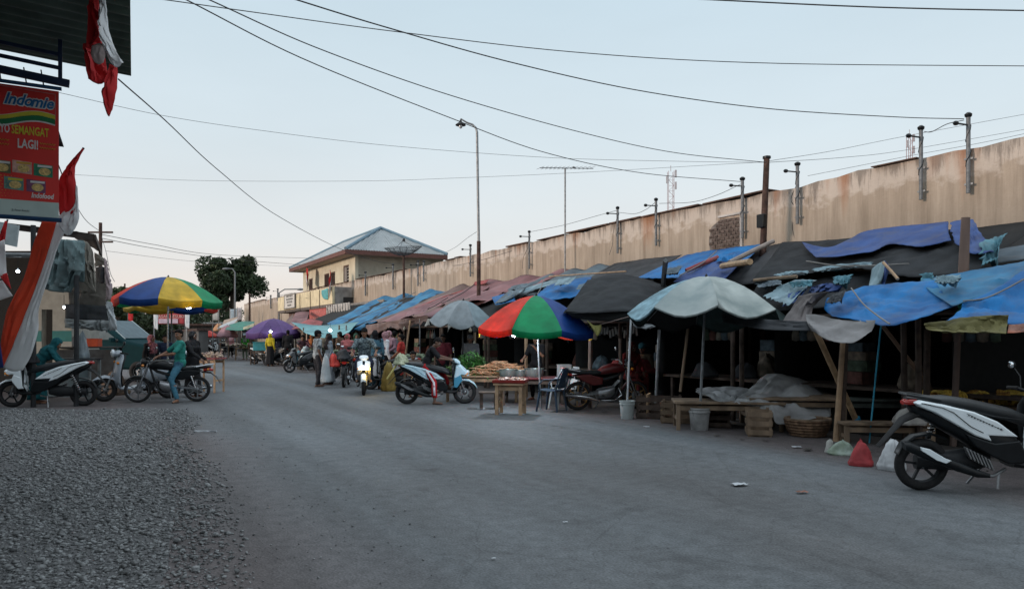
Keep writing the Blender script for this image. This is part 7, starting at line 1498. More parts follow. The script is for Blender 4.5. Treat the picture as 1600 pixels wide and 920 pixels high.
fpart('white_half', [[(117, 288), (119, 289), (121, 292)], [(116, 318), (119, 318), (123, 322)], [(93, 336), (110, 336), (124, 340)], [(92, 352), (106, 356), (119, 354)], [(99, 362), (105, 368), (112, 366)]], FW, 8.0, ef, nu=10, nv=20, wr=.04, ws=2)
MB().tube([at(131, 231, 8.05)-ef.location, at(96, 282, 8.05)-ef.location, at(70, 345, 8.05)-ef.location], .012, 6).build('flag_pole', BLK, ef)
ef = empty('hanging_flag', at(160, 60, 6.3)*V((1, 1, 0)), 0, 'red and white flag hanging tangled from the green awning roof', 'flag')
fpart('red_half', [[(136, -25), (146, -25), (152, -25)], [(137, 15), (148, 14), (156, 12)], [(134, 60), (146, 60), (158, 60, .1)], [(134, 95), (148, 100), (166, 96, .1)], [(139, 124), (152, 131), (168, 126)]], FR, 6.3, ef, nu=14, nv=26, wr=.10, ws=3)
fpart('white_half', [[(152, -25), (158, -25), (164, -25)], [(157, 12), (163, 14), (167, 14)], [(160, 50), (168, 55), (173, 56)], [(166, 78), (176, 84), (184, 84)], [(172, 96), (182, 106), (193, 98)]], FW, 6.26, ef, nu=10, nv=26, wr=.09, ws=4)
fpart('red_tail', [[(171, 100), (178, 103), (184, 104)], [(169, 125), (176, 125), (184, 126)], [(163, 150), (172, 152), (182, 150)], [(166, 172), (171, 183), (176, 172)]], FR, 6.3, ef, nu=8, nv=16, wr=.07, ws=4)
fpart('emblem_patch', [[(144, 72), (156, 68), (165, 72)], [(142, 85), (154, 88), (165, 86)], [(148, 98), (155, 101), (162, 98)]], mat('flag_emblem', (.50, .42, .42), .7, var=.25, scale=14), 6.2, ef, nu=8, nv=8, wr=.02)
ef = empty('small_flag', at(5, 420, 9.0)*V((1, 1, 0)), 0, 'small red and white flag drooping at the left picture edge', 'flag')
fpart('red_half', [[(8, 345), (12, 346)], [(-2, 372), (8, 374)], [(-8, 400), (6, 396)]], FR, 9.0, ef, nu=6, nv=12, wr=.04)
fpart('white_half', [[(-8, 380), (7, 374)], [(-8, 432), (11, 425)], [(-8, 440), (12, 428)]], FW, 8.98, ef, nu=6, nv=12, wr=.04)
fpart('red_fold', [[(0, 430), (11, 426)], [(6, 440), (18, 452)]], FR, 8.95, ef, nu=6, nv=8, wr=.02)
fpart('white_tail', [[(-8, 440), (4, 438)], [(-8, 472), (20, 462)]], FW, 8.96, ef, nu=6, nv=8, wr=.03)
MB().tube([at(12, 343, 9.05)-ef.location, at(-6, 400, 9.05)-ef.location], .01, 6).build('flag_pole', BLK, ef)
# ---- left shop
CRW = mat('cream_wall_left', (.34, .34, .31), .85, var=.12, bump=.2); TLW = mat('teal_stripe', (.02, .17, .17), .7)
shp = empty('shop', V((at(20, 500, 19.2).x, 19.4, 0)), R(0), 'open shop with cream wall, teal stripe and dark doorway at the left', 'shop')
xw0, xw1 = at(-120, 500, 19.4).x-shp.location.x, at(112, 500, 19.4).x-shp.location.x
dx0, dx1 = at(65, 500, 19.4).x-shp.location.x, at(82, 500, 19.4).x-shp.location.x
xj = at(57, 500, 19.4).x-shp.location.x
MB().box(((xw0+xj)/2, .6, 1.9), (xj-xw0, .03, 3.8)).build('interior_shade_panel', INT, shp, smooth=False)  # near-black panel standing for the shade inside the open shop
for (a, b, z0, z1) in ((xj, dx0, 0, 3.0), (dx1, xw1, 0, 3.0), (dx0, dx1, 2.2, 3.0)): MB().box(((a+b)/2, .1, (z0+z1)/2), (b-a, .2, z1-z0)).build('wall', CRW, shp, smooth=False)
MB().box(((dx1+xw1)/2, -.004, 1.50), (xw1-dx1, .008, .28)).build('teal_stripe', TLW, shp, smooth=False)
MB().box(((xj+dx0)/2, -.004, 1.50), (dx0-xj, .008, .28)).build('teal_stripe', TLW, shp, smooth=False)
MB().box((xw1-.1, .65, 1.5), (.2, .9, 3.0)).build('side_wall', CRW, shp, smooth=False)
MB().box(((dx0+dx1)/2, .35, 1.1), (dx1-dx0+.1, .02, 2.2)).build('doorway_shade_panel', INT, shp, smooth=False)  # near-black panel painted for the shade behind the door opening
MB().box(((xw0+xw1)/2, 1.2, 1.5), (xw1-xw0, .2, 3.0)).build('back_wall', CRW, shp, smooth=False)
BRR = mat('brown_sheet_roof', (.045, .032, .028), .7, .2, .4, 4, .3)
rr = [[at(0, 332, 16.0)+V((-3, 0, .15)), at(45, 345, 16.2), at(100, 358, 16.4), at(147, 367, 16.6)], [at(0, 372, 21)+V((-3, 0, .9)), at(60, 372, 20.8)+V((0, 0, .65)), at(110, 385, 20.4)+V((0, 0, .3)), at(157, 394, 19.6)]]
sheet('roof', None, None, [[p-shp.location for p in r_] for r_ in rr], BRR, 40, 6, .012, parent=shp, ridge=9)
MB().beam(rr[0][0]-shp.location+V((0, -.02, -.05)), rr[0][3]-shp.location+V((0, -.02, -.05)), .04, .14).build('fascia', BRR, shp, smooth=False)
MB().beam(rr[0][3]-shp.location+V((.02, 0, -.05)), rr[1][3]-shp.location+V((.02, 0, -.05)), .04, .12).build('fascia', BRR, shp, smooth=False)
sp_ = at(119, 500, 15.8); stick('awning_post', 'dark steel post of the left shop awning beside the parked scooters', (sp_.x, sp_.y, 0), at(120, 430, 15.8), .05, DARK, 'post')
stick('awning_post', 'second dark awning post further left behind the long flag', (at(52, 500, 15.6).x, 15.6, 0), at(52, 352, 15.6), .05, DARK, 'post')
GT = tarpmat('greygreen_canvas', (.10, .15, .16), c2=(.17, .24, .25), rough=.85); BG_ = tarpmat('beige_canvas', (.24, .22, .19), c2=(.33, .31, .27), rough=.85); NT = tarpmat('brown_netting', (.06, .052, .047), c2=(.09, .08, .07), rough=.95)
def hang(label, rows_, m, t, nm='hanging_canvas', **k): return sheet(nm, label, 'canvas', pg(rows_, t), m, **k)
hang('big grey green canvas hanging from the left shop eave', [[(78, 372), (100, 374), (131, 376)], [(72, 412), (100, 418), (128, 424)], [(60, 450), (88, 456), (111, 457)]], GT, 15.9, nu=24, nv=24, wr=.10, ws=2, ridge=2)
hang('upper grey green canvas end hanging right of the big one', [[(104, 374), (120, 376), (133, 378)], [(106, 400), (120, 402), (133, 404)], [(108, 421), (118, 424), (132, 425)]], GT, 15.7, nu=14, nv=14, wr=.08, ws=2.5, rag=.06)
hang('narrow grey green strip hanging behind the beige canvas', [[(122, 420), (133, 418)], [(122, 440), (132, 441)]], GT, 16.0, nu=6, nv=8, wr=.03)
hang('beige canvas hanging with a pointed corner below the brown roof', [[(131, 376), (138, 380), (146, 394)], [(132, 410), (141, 420), (149, 425)], [(131, 440), (142, 452), (150, 457)]], BG_, 16.2, nu=14, nv=20, wr=.07, ws=2, rag=.05)
hang('grey beige canvas scrap at the roof corner of the left shop', [[(147, 394), (158, 400), (167, 408)], [(149, 418), (160, 414), (166, 418)]], BG_, 17.5, nu=10, nv=8, wr=.06, rag=.06)
hang('brown netting screening the shop porch', [[(108, 437, 1), (135, 440, 1.2), (166, 430, 2)], [(107, 455, 1), (135, 458, 1.2), (166, 460, 2)], [(108, 478, 1), (135, 480, 1.2), (166, 480, 2)]], NT, 17.5, nu=20, nv=12, wr=.05)
hang('black netting band under the brown netting', [[(102, 475, 1), (135, 476, 1.2), (168, 478, 2)], [(102, 498, 1), (135, 500, 1.2), (170, 502, 2)]], NETM, 17.4, nu=16, nv=8, wr=.04)
hang('dark cloth piece hanging at the right end of the porch', [[(149, 418), (158, 416), (165, 418)], [(150, 440), (158, 443), (163, 442)]], DTARP, 17.8, nu=8, nv=8, wr=.04)
hang('crumpled whitish plastic sheet along the porch bottom edge', [[(100, 497), (130, 500), (160, 500), (178, 502)], [(102, 512), (132, 514), (160, 517), (183, 516)]], mat('white_plastic_left', (.20, .23, .24), .5, var=.45, scale=3, c2=(.32, .35, .36)), 17.2, nu=30, nv=8, wr=.09, ws=3, rag=.06)
hang('pinkish white rag hanging down the porch corner', [[(163, 402), (168, 408)], [(164, 430), (172, 432)], [(166, 452), (176, 450)], [(165, 470), (174, 468)]], mat('pink_rag', (.34, .27, .28), .8, var=.2), 17.0, nu=8, nv=24, wr=.08, ws=3, rag=.06)
hang('long white plastic strip hanging beside the colourful umbrella', [[(165, 470), (175, 472)], [(168, 490), (179, 490)], [(172, 515), (184, 513)]], mat('white_strip', (.36, .39, .41), .6, var=.2), 17.0, nu=8, nv=18, wr=.06, ws=3, rag=.06)
# white panel and tubes near the left border
o_ = MB().add([at(0, 380, 12), at(26, 386, 12), at(30, 352, 12), at(-10, 345, 12)], [(0, 1, 2, 3)]).build('sign_panel', mat('pale_panel', (.36, .42, .44), .5), solid=.03, smooth=False); tag(o_, 'pale blank sign panel under the left shop roof behind the small flag', 'sign')
e_ = empty('ceiling_tube', at(25, 398, 14), 0, 'grey horizontal tube under the left shop roof', 'tube'); MB().tube([(-.3, 0, 0), (.3, .1, 0)], .045, 10).build('tube', GALV, e_)
for s_ in (-1, 1): MB().lathe([(.05, 0), (.05, .05), (.03, .06)], 10, c=(s_*.3, .05, 0), axis='X').build('end_cap', STEEL, e_)
# counter with goods
ct = table('shop_counter', 'grey shop counter behind the teal veiled woman', V((at(85, 500, 17.3).x, 17.6, 0)), R(4), 1.6, .6, .98, mat('counter_grey', (.16, .18, .19), .6), apron=False, cat='counter', legr=.03, topm=DARK)
MB().box((0, -.26, .47), (1.46, .02, .8)).build('front_panel', mat('counter_glass', (.12, .16, .18), .3), ct, smooth=False)
ct2 = table('display_counter', 'dark counter with an orange and a white box before the porch', V((at(140, 500, 19.6).x, 19.6, 0)), R(10), 1.5, .6, 1.22, DARK, apron=False, cat='counter', legr=.03)
MB().box((0, -.27, .6), (1.4, .02, 1.1)).build('front_panel', mat('dark_counter_front', (.03, .035, .04), .6, var=.5), ct2, smooth=False)
for x_, w_, h_, m_, lb in ((-.33, .40, .26, mat('white_box_goods', (.38, .36, .37), .5), 'white box standing on the dark counter'), (.13, .28, .20, mat('orange_box', (.42, .06, .02), .5), 'orange red box standing on the dark counter')):
    b_ = empty('goods_box', ct2.location+V((x_, .0, 1.222)), R(10), lb, 'box'); MB().box((0, 0, h_/2), (w_, .3, h_)).build('carton', m_, b_, smooth=False, bevel=.01); MB().box((0, 0, h_+.008), (w_+.01, .31, .014)).build('lid', m_, b_, smooth=False)
sack('plastic_bag', 'translucent plastic bag of goods hanging beside the awning post', at(128, 560, 17.0), .2, .15, .6, mat('clear_plastic', (.14, .17, .19), .3, var=.3), .3, 40)
sack('clothes_heap', 'heap of dark mixed clothes and goods behind the scooter handlebars', V((at(178, 548, 18.9).x, 18.9, 0)), .4, .3, .55, mat('mixed_goods', (.03, .03, .035), .8, var=.9, scale=9, c2=(.15, .10, .07)), .6, 41, 'goods')
# lamps of the shop
def led(name, label, p, w_, r=.045, c=(.8, .9, 1), e=25, cord=.3):
    e_ = empty(name, p, 0, label, 'lamp'); MB().ell((0, 0, 0), (r, r, r*.8), 14).build('glowing_bulb', mat('led_glow_%d' % e, c, emit=e), e_)
    MB().lathe([(r*.5, r*.6), (r*.55, r*1.6), (r*.3, r*2)], 12).build('socket', WHT, e_); MB().tube([(0, 0, r*2), (0, 0, cord)], .006, 5).build('cord', BLK, e_); lamp(p+V((0, -.02, -r*1.6)), c, w_, .05); return e_
led('led_bulb', 'bright white bulb hanging under the rainbow umbrella edge', at(803, 523, 14.9), 75, .05, cord=.16, e=16)
led('led_bulb', 'bright white bulb hanging under the left colourful umbrella', at(295, 479, 17.8), 14, .07, cord=.12, e=18)
led('led_bulb', 'small bluish lamp inside the left shop near the long flag', at(28, 424, 14.5), 3, .03)
led('led_bulb', 'small bluish lamp on the shop porch by the brown netting', at(100, 480, 17.9), 3, .03)
led('led_bulb', 'small white lamp under the turquoise awning right end', at(516, 516, 30), 3, .06)
led('led_bulb', 'flat white lamp under the purple umbrella', at(423, 518, 37.4), 2, .06)
# snack cart at the road edge
sc_t = table('snack_cart', 'slim legged red topped snack cart beside the black motorcycle', V((at(322, 600, 19.6).x, 19.8, 0)), R(-10), .7, .55, .92, WOOD2, legr=.02, cat='cart', topm=mat('red_cart', (.24, .05, .055), .6))
random.seed(3); k = MB()
for i in range(150): k.ell((random.uniform(-.33, .33), random.uniform(-.25, .25), .95+abs(random.gauss(0, .05))), (.04, .03, .022), 6, (random.random(), random.random(), 0))
o = k.build('snack_bags', mat('pink_snacks', (.42, .25, .24), .5, var=.35, scale=12, c2=(.5, .42, .30))); o.location = sc_t.location; tag(o, 'pile of pinkish bagged snacks on the red topped cart', 'snacks', kind='stuff')
# teal box near yellow shirt
e_ = empty('plastic_box', V((at(408, 500, 39).x, 39, .75)), 0, 'teal plastic box beside the yellow shirted woman', 'box'); MB().box((0, 0, .2), (.7, .5, .42)).build('tub', mat('teal_box', (.03, .26, .32), .5), e_, smooth=False, bevel=.02); MB().box((0, 0, .43), (.74, .54, .04)).build('lid', mat('teal_box', (.03, .26, .32)), e_, smooth=False)
table('stall_table', 'dark far table carrying the teal plastic box', V((at(408, 500, 39).x, 39, 0)), 0, 1.0, .7, .74, DWOOD, cat='table')
MB_s = sack('vegetable_bundle', 'bundle of pale cauliflower greens tied to the seat of the boy\'s scooter', v2.location+V((-.12, -.02, .87)), .2, .24, .24, mat('pale_greens', (.28, .33, .19), .7, var=.4, scale=18, c2=(.44, .46, .34), bump=.5), .5, 51, 'vegetables')
stick('leek_stalk', 'long pale yellow stalk sticking out of the greens on the boy\'s scooter', v2.location+V((-.18, -.1, .92)), v2.location+V((-.42, -.15, .56)), .02, mat('yellow_stalk', (.42, .36, .12), .6), 'vegetable')
sack('yellow_sack', 'yellow sack of goods standing behind the lit scooter', V((at(607, 600, 20.2).x, 20.2, 0)), .22, .2, .75, mat('yellow_sack', (.22, .16, .04), .7, var=.3), .6, 53)
sack('red_bag', 'bright red plastic bag on the sack loaded scooter', V((at(521, 560, 21.3).x, 21.3, .62)), .2, .16, .36, mat('bright_red_bag', (.42, .03, .02), .5), .4, 55)
sack('white_sack', 'white sack hung behind the plaid shirted man', V((at(509, 560, 21.2).x, 21.2, .18)), .17, .15, .75, mat('hung_sack', (.38, .42, .44), .7), .5, 57)
sack('cargo_bundle', 'black bundle strapped on the rear seen motorcycle', V((at(537, 560, 21.5).x, 21.4, .83)), .24, .2, .28, DTARP, .6, 59, 'bundle')
sack('helmet_cloth', 'black cloth and white cap laid over the left scooter handlebar', v9.location+v9.rotation_euler.to_matrix()@V((1.02, 0, .93)), .2, .25, .2, BLKC, .5, 60, 'cloth')
# ================================================================== FAR END
LEAF = mat('leaves_dark', (.022, .042, .020), .7, var=.5, scale=1.1, c2=(.045, .072, .030), trans=.12); LEAF2 = mat('leaves_mid', (.032, .055, .024), .7, var=.5, scale=1.5, c2=(.06, .09, .035), trans=.12); BARK = mat('bark', (.05, .04, .03), .95, var=.4, bump=.6)
def tree(name, label, c, h, cr, n, seed, leaf=LEAF, trunk=.35, ls=.28, zc=.62, vr=.42, cat='tree', lobes=16):
    e_ = empty(name, c, seed, label, cat); rg = np.random.default_rng(seed); T_ = []
    MB().tube([(0, 0, 0), (.1, 0, h*.2), (-.1, .1, h*.45), (0, 0, h*.75)], [trunk, trunk*.8, trunk*.5, trunk*.15], 9).build('trunk', BARK, e_)
    L_ = []
    for i in range(lobes):
        a = rg.uniform(0, 6.28); el = rg.uniform(-.7, 1.3); rr_ = rg.uniform(.35, .95); p = V((math.cos(a)*math.cos(el)*cr*rr_, math.sin(a)*math.cos(el)*cr*rr_, h*zc+math.sin(el)*h*vr*rr_*.95)); L_.append((p, cr*rg.uniform(.22, .42)))
        if i < 9: MB().tube([(0, 0, h*rg.uniform(.25, .45)), p*.5+V((0, 0, h*.22)), p], [trunk*.35, trunk*.2, .03], 6).build('limb', BARK, e_)
    P = []
    for i in range(n):
        p, r_ = L_[int(rg.integers(len(L_)))]; d = rg.normal(size=3); d /= np.linalg.norm(d); q = p+V(d)*r_*rg.uniform(.45, 1.08)**.6; P.append((q, d))
    vs_, fs = [], []
    for q, d in P:
        u = V(rg.normal(size=3)).normalized(); v = V(rg.normal(size=3)); v = (v-u*v.dot(u)).normalized(); s_ = ls*rg.uniform(.5, 1.3); b_ = len(vs_)
        vs_ += [q-u*s_, q+v*s_*.45, q+u*s_, q-v*s_*.45]; fs.append((b_, b_+1, b_+2, b_+3))
    me = bpy.data.meshes.new('crown'); me.from_pydata([tuple(v) for v in vs_], [], fs); me.materials.append(leaf); o = bpy.data.objects.new('crown', me); col.objects.link(o); o.parent = e_; return e_
T1 = V((at(361, 500, 95).x, 95, 0)); tree('broadleaf_tree', 'big dark round crowned tree at the end of the street', T1, 13.2, 3.7, 15000, 5, ls=.27, zc=.60, vr=.40, trunk=.5, lobes=30)
for i, (px, t_, h, r_, lf, lb) in enumerate(((184, 48, 5.6, 1.5, LEAF2, 'small sparse tree rising behind the left shop porch'), (205, 55, 3.9, 3.0, LEAF2, 'bushy tree behind the parked teal car'), (235, 60, 3.6, 3.0, LEAF, 'low dark tree behind the red street banner'), (275, 75, 4.4, 3.6, LEAF, 'dark bushy tree right of the red street banner'), (315, 90, 5.6, 4.0, LEAF, 'dark tree left below the big round crowned one'), (340, 98, 4.8, 4.0, LEAF2, 'low tree at the foot of the big round crowned one'), (170, 52, 3.4, 2.4, LEAF, 'low bush behind the porch corner of the left shop'), (398, 110, 3.6, 2.5, LEAF2, 'small far tree behind the far end of the long wall'))):
    tree('roadside_tree', lb, V((at(px, 500, t_).x, t_, 0)), h, r_, 3200, 20+i, lf, .16, .2, .6, .42, lobes=10)
# end buildings and walls closing the street
lb_ = empty('long_building', V((at(318, 500, 88).x, 88, 0)), R(4), 'long low grey roofed building closing the far end of the street', 'building')
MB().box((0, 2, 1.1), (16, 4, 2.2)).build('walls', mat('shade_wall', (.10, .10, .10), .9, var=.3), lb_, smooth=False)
MB().beam((-8.3, 1.2, 2.7), (8.3, 1.2, 2.7), 3.6, .9, up=(0, 0, 1)).build('roof', mat('far_grey_roof', (.20, .22, .23), .7, var=.2), lb_, smooth=False)
MB().box((0, -.7, 2.55), (16, .1, .5)).build('fascia', mat('far_pale_fascia', (.28, .29, .30), .8), lb_, smooth=False)
fw = empty('distant_row', V((at(150, 500, 70).x, 70, 0)), R(12), 'row of dark low shops in the far background behind the left trees', 'building')
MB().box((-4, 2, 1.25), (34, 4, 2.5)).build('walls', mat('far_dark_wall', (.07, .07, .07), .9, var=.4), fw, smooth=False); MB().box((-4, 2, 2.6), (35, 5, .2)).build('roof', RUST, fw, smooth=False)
lwl = empty('left_fence_wall', V((at(296, 500, 50).x, 50, 0)), YAW_U, 'low dark stalls wall along the far left side of the road', 'wall')
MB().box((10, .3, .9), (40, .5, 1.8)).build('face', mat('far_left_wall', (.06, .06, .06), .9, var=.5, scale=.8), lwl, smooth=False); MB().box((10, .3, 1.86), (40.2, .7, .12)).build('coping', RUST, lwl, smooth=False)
def vbanner(name, label, pxl, pxr, yt, yb, t, m, cat='banner', pole=True):
    a = at(pxl, yb, t); b = at(pxr, yt, t); e_ = empty(name, V((a.x, t, 0)), 0, label, cat)
    sheet('cloth', None, None, [[V((0, 0, b.z)), V(((b.x-a.x)/2, 0, b.z)), V((b.x-a.x, 0, b.z))], [V((0, 0, a.z)), V(((b.x-a.x)/2, 0, a.z)), V((b.x-a.x, 0, a.z))]], m, 8, 8, .03, 1, parent=e_)
    if pole:
        for x_ in (-.04, b.x-a.x+.04): MB().tube([(x_, .02, 0), (x_, .02, b.z+.1)], .03, 6).build('post', STEEL, e_)
    return e_, b.x-a.x, a.z, b.z
e_, w_, z0, z1 = vbanner('street_banner', 'red street banner with white lettering under the left umbrella', 242, 290, 488, 506, 36, mat('far_red_banner', (.36, .04, .05), .6, var=.1))
text('PASAR BESUKI', .22, mat('banner_ink', (.55, .38, .34)), Matrix.Translation((w_/2, -.03, z1-.27))@MT, 'lettering', e_, .003)
MB().box((w_*.45, -.03, z0+.14), (w_*.62, .02, .22)).build('white_field', mat('banner_white', (.45, .35, .42)), e_, smooth=False)
vbanner('street_banner', 'tall narrow white banner right of the left umbrella', 333, 341, 476, 501, 55, mat('far_white_banner', (.42, .42, .40), .6, var=.2, scale=4), pole=True)
vbanner('street_banner', 'pale blue banner before the far end of the wall', 360, 370, 483, 500, 70, mat('far_blue_banner', (.30, .38, .44), .6))
vbanner('street_banner', 'white banner with dark stripe at the far wall corner', 371, 377, 481, 500, 72, mat('far_striped_banner', (.34, .32, .34), .6, var=.5, scale=3))
for i, (px, yt, yb, t_, red, lb) in enumerate(((200, 478, 500, 30, 1, 'small red and white flag behind the shop porch'), (240, 485, 512, 34, 0, 'white pennant at the left end of the red street banner'), (289, 485, 510, 34, 0, 'pinkish white pennant at the right end of the red street banner'))):
    p = at(px, yb, t_); e_ = empty('street_flag', V((p.x, p.y, 0)), 0, lb, 'flag', 'flags along the far street'); z0 = p.z; z1 = at(px, yt, t_).z
    MB().tube([(0, 0, 0), (0, 0, z1+.1)], .015, 5).build('flag_pole', GALV, e_)
    sheet('cloth', None, None, [[V((0, 0, z1)), V((.22, 0, z1-.2))], [V((0, 0, z0)), V((.2, 0, z0-.1))]], FR if red else FW, 6, 8, .04, 3, parent=e_)
# lamp post in front of the tree, poles at the left
def lampp(px, yt, t_, lb, arm=-.7):
    p = at(px, yt, t_); e_ = empty('street_lamp', V((p.x, p.y, 0)), 0, lb, 'street lamp'); z = p.z
    MB().tube([(0, 0, 0), (0, 0, z-.3), (arm*.3, 0, z), (arm, 0, z+.02)], [.09, .07, .05, .05], 7).build('pole', GALV, e_); MB().ell((arm*1.15, 0, z), (.35, .14, .10), 10).build('lamp_head', GALV, e_)
lampp(367, 420, 66, 'slim pale street lamp in front of the big round tree')
lampp(436, 452, 64, 'slim dark lamp arm rising over the far wall end', 1.6)
def upole(px, yt, t_, lb, r_=.09, arms=2):
    p = at(px, yt, t_); e_ = empty('utility_pole', V((p.x, p.y, 0)), 0, lb, 'pole'); z = p.z; MB().tube([(0, 0, 0), (0, 0, z)], [r_, r_*.8], 8).build('shaft', RUST, e_)
    for i in range(arms): MB().box((0, 0, z-.35-.35*i), (.9, .06, .06)).build('cross_arm', RUST, e_, smooth=False)
upole(157, 348, 27, 'reddish utility pole with cross arms behind the left shop', .075)
upole(195, 443, 60, 'small far utility pole above the trees at the left', .08)
upole(390, 458, 60, 'dark brown pole before the far wall right of the green awning', .1, 0)
# clutter of far stalls: tables with goods
random.seed(8)
for i, (px, t_, c_, lb) in enumerate(((352, 62, (.3, .3, .3), 'white far stall table at the end of the road'), (372, 52, (.05, .05, .05), 'black far stall box under the green awning'), (393, 47, (.20, .12, .06), 'wooden far stall table behind the green apron'), (430, 41, (.16, .09, .05), 'brown goods table under the purple umbrella'), (500, 33.5, (.14, .12, .10), 'long goods table under the turquoise awning'), (543, 27, (.10, .08, .07), 'goods table behind the pink scarfed person'), (660, 21.0, (.12, .09, .07), 'low goods table behind the seated child'))):
    tt_ = table('stall_table', lb, V((at(px, 500, t_).x, t_, 0)), R(20), 2.0 if t_ > 30 else 1.3, .9, .75, mat('stall_wood_%d' % i, c_, .8, var=.3), apron=False)
    k = MB()
    for j in range(60): k.ell((random.uniform(-.8, .8)*(1 if t_ > 30 else .6), random.uniform(-.35, .35), .8+random.uniform(0, .15)), (.09, .08, .06), 6)
    o = k.build('goods_pile', mat('goods_%d' % i, random.choice([(.25, .12, .08), (.20, .20, .12), (.3, .25, .2), (.12, .16, .10)]), .7, var=.7, scale=7)); o.location = tt_.location; o.rotation_euler = (0, 0, R(20)); tag(o, 'pile of mixed goods on the '+lb, 'goods', kind='stuff')
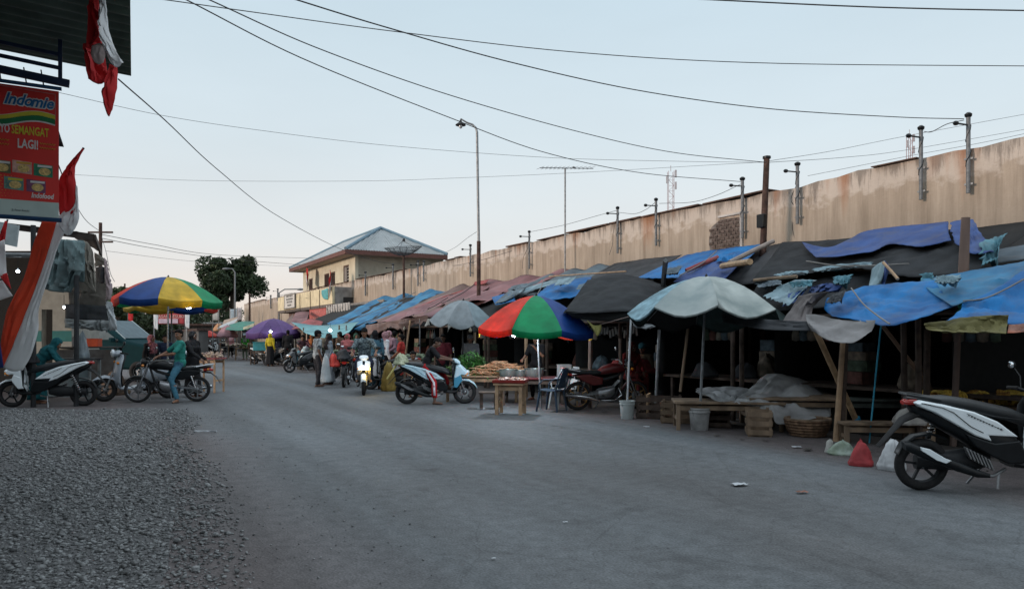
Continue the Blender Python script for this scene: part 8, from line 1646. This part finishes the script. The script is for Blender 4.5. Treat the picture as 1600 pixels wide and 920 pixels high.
# ================================================================== WIRES
GW = 'overhead wires crossing the sky'
W_ = [
 ('wire from the upper left sky down to the mast right of the exposed bricks', [(285, -3, 8), (480, 95, 10), (700, 183, 12.5), (850, 238, 14.5), (1000, 270, 16.5), (1158, 284, 18.3)], .011),
 ('wire from the top left edge down to the tall brown pole', [(320, -3, 8), (500, 77, 10), (700, 148, 12), (900, 205, 14), (1050, 238, 15.5), (1197, 254, 16.5)], .011),
 ('thick wire sweeping from the top centre to the rightmost mast', [(450, -4, 8), (600, 42, 9), (800, 98, 10.5), (1000, 142, 12), (1200, 170, 13), (1400, 183, 13.7), (1506, 186, 14)], .012),
 ('wire crossing the very top right of the sky', [(1090, -1, 10), (1300, 9, 10), (1450, 14, 10), (1660, 18, 10)], .014),
 ('wire spanning the whole top of the sky to the right edge', [(250, -1, 10), (400, 20, 10.5), (620, 50, 11), (900, 82, 11.5), (1200, 99, 12), (1660, 104, 12)], .010),
 ('thin wire from behind the banner across to the tall brown pole', [(88, 144, 12), (250, 180, 14), (400, 203, 15), (600, 227, 16), (850, 246, 16.5), (1050, 252, 16.5), (1197, 254, 16.5)], .006),
 ('faint wire low across the left and middle sky', [(95, 272, 20), (300, 282, 20), (560, 283, 20), (720, 278, 20), (900, 270, 19), (1110, 258, 18), (1197, 253, 16.6)], .006),
 ('wire from the green roof corner down to the far masts of the cream house', [(185, 124, 9), (260, 190, 12), (340, 265, 17), (430, 335, 24), (530, 388, 33), (598, 410, 38), (652, 411, 40)], .014),
 ('short wire from the pole flag down to the reddish utility pole', [(90, 255, 9), (112, 308, 14), (135, 345, 20), (157, 362, 27)], .012),
 ('upper distant wire from the reddish pole to the right', [(157, 366, 27), (240, 382, 34), (340, 398, 42), (500, 404, 55)], .018),
 ('lower distant wire from the reddish pole to the right', [(157, 372, 27), (240, 388, 34), (340, 403, 42), (470, 414, 52)], .018),
 ('third distant wire low over the big tree', [(165, 392, 40), (300, 408, 50), (430, 415, 60), (540, 418, 62)], .014),
 ('wire dropping from the reddish pole to the porch corner', [(159, 370, 27), (166, 395, 24), (172, 425, 21), (179, 440, 19)], .012),
 ('wire rising right from the brown pole behind the wall, upper', [(1200, 252, 17), (1300, 236, 20), (1420, 212, 22), (1660, 168, 22)], .009),
 ('wire rising right from the brown pole behind the wall, lower', [(1200, 254, 17), (1320, 246, 20), (1420, 234, 22), (1660, 192, 22)], .009),
 ('wire just above the coping at the right', [(1262, 275, 20), (1420, 244, 20), (1540, 222, 19), (1660, 196, 19)], .008),
 ('short slack wire between the two right hand masts', [(1444, 206, 15.6), (1456, 206, 15.2), (1480, 194, 14.6), (1506, 188, 14.2)], .012),
 ('wire linking the antenna pole and the thin mast to its right', [(830, 362, 27), (880, 352, 25), (930, 338, 23.5), (963, 329, 22.6)], .010),
 ('wire linking the thin mast and the drooping wire mast', [(967, 332, 22.5), (992, 334, 21.8), (1010, 327, 21.3), (1023, 317, 20.8)], .010),
 ('wire climbing from the drooping wire mast to the brick mast', [(1030, 318, 20.6), (1080, 316, 19.8), (1120, 305, 19), (1157, 288, 18.3)], .010),
 ('thin wire from the street lamp to the short mast', [(745, 362, 27), (730, 372, 29), (712, 386, 32), (695, 395, 34)], .010),
 ('long cable sagging along the wall face to the right edge', [(1250, 300, 16.9), (1330, 320, 15.9), (1400, 330, 15.2), (1470, 332, 14.55), (1540, 326, 13.95), (1660, 312, 13.0)], .009),
 ('cable hanging down the wall beside the rightmost mast', [(1500, 236, 14.25), (1507, 262, 14.2), (1508, 285, 14.2), (1500, 310, 14.25), (1497, 338, 14.28)], .012),
 ('cable looping down beside the mast right of the brown pole', [(1244, 290, 17.0), (1236, 312, 17.05), (1245, 330, 17), (1238, 352, 17.05), (1242, 374, 17)], .010),
 ('cable hanging down the wall by the black awning mast', [(962, 345, 22.7), (958, 365, 22.8), (957, 382, 22.8), (952, 398, 22.9)], .009),
 ('cable hanging beside the thin mast left of the antenna', [(826, 385, 27), (818, 402, 27.3), (816, 420, 27.3)], .010),
 ('thin cable running low along the middle of the wall', [(660, 408, 38), (700, 415, 34), (745, 408, 30), (800, 392, 27.5)], .012),
 ('wires over the far wall end toward the cream house', [(436, 462, 62), (455, 458, 58), (470, 462, 55), (480, 466, 50)], .02)]
for lb, pts, r_ in W_: wire(lb, [at(*p) for p in pts], r_*.66, GW, m=mat('weathered_cable', (.035, .037, .04), .7))
# ================================================================== LITTER
def scrap(name, label, px, py, w_, d_, m, yaw=0, cat='litter'):
    c = gr(px, py); k = MB(); n = 5; random.seed(px)
    k.grid([[V(((i/n-.5)*w_, (j/n-.5)*d_, .012+.02*random.random()*w_/.1*.5)) for i in range(n+1)] for j in range(n+1)]); o = k.build(name, m, solid=.002, fix=False); o.location = c+V((0, 0, .004)); o.rotation_euler = (0, 0, yaw); return tag(o, label, cat)
PAP = mat('paper_litter', (.42, .45, .48), .8, var=.1)
scrap('paper_scrap', 'pale crumpled paper lying on the road at the right', 1155, 759, .15, .10, PAP, .3)
scrap('leaf_scrap', 'small reddish brown wrapper lying on the road at the right', 1253, 771, .11, .06, mat('brown_wrapper', (.22, .10, .07), .7, var=.6, scale=30), .2)
scrap('paper_strip', 'thin white strip lying on the road beside the gravel', 321, 677, .34, .03, PAP, .05)
scrap('paper_scrap', 'small white scrap on the gravel edge under the motorcycle rider', 262, 655, .12, .05, PAP, .4)
scrap('paper_scrap', 'tiny white scrap near the middle of the road bottom', 771, 875, .03, .02, PAP, .4)
scrap('paper_scrap', 'tiny pale scrap before the small red topped table', 752, 640, .16, .04, PAP, .2)
scrap('paper_scrap', 'flat pale scrap left of the stool table leg', 883, 818, .04, .02, PAP, .2)
for i, (px, py, w_) in enumerate(((1245, 700, .12), (1262, 704, .16), (1196, 690, .10), (1050, 660, .14), (1120, 682, .12), (1160, 688, .08), (1010, 668, .1), (945, 645, .12))):
    scrap('litter_scrap', 'dark scrap of litter '+('right of the round basket front', 'between the basket and the pale green sack', 'before the wide slatted crate', 'before the open crate', 'right of the grey bucket', 'below the wide slatted crate', 'right of the white bucket', 'left of the white bucket')[i], px, py, w_, w_*.5, mat('dark_litter', (.05, .045, .04), .9, var=.6, scale=20) if i % 3 else PAP, i)
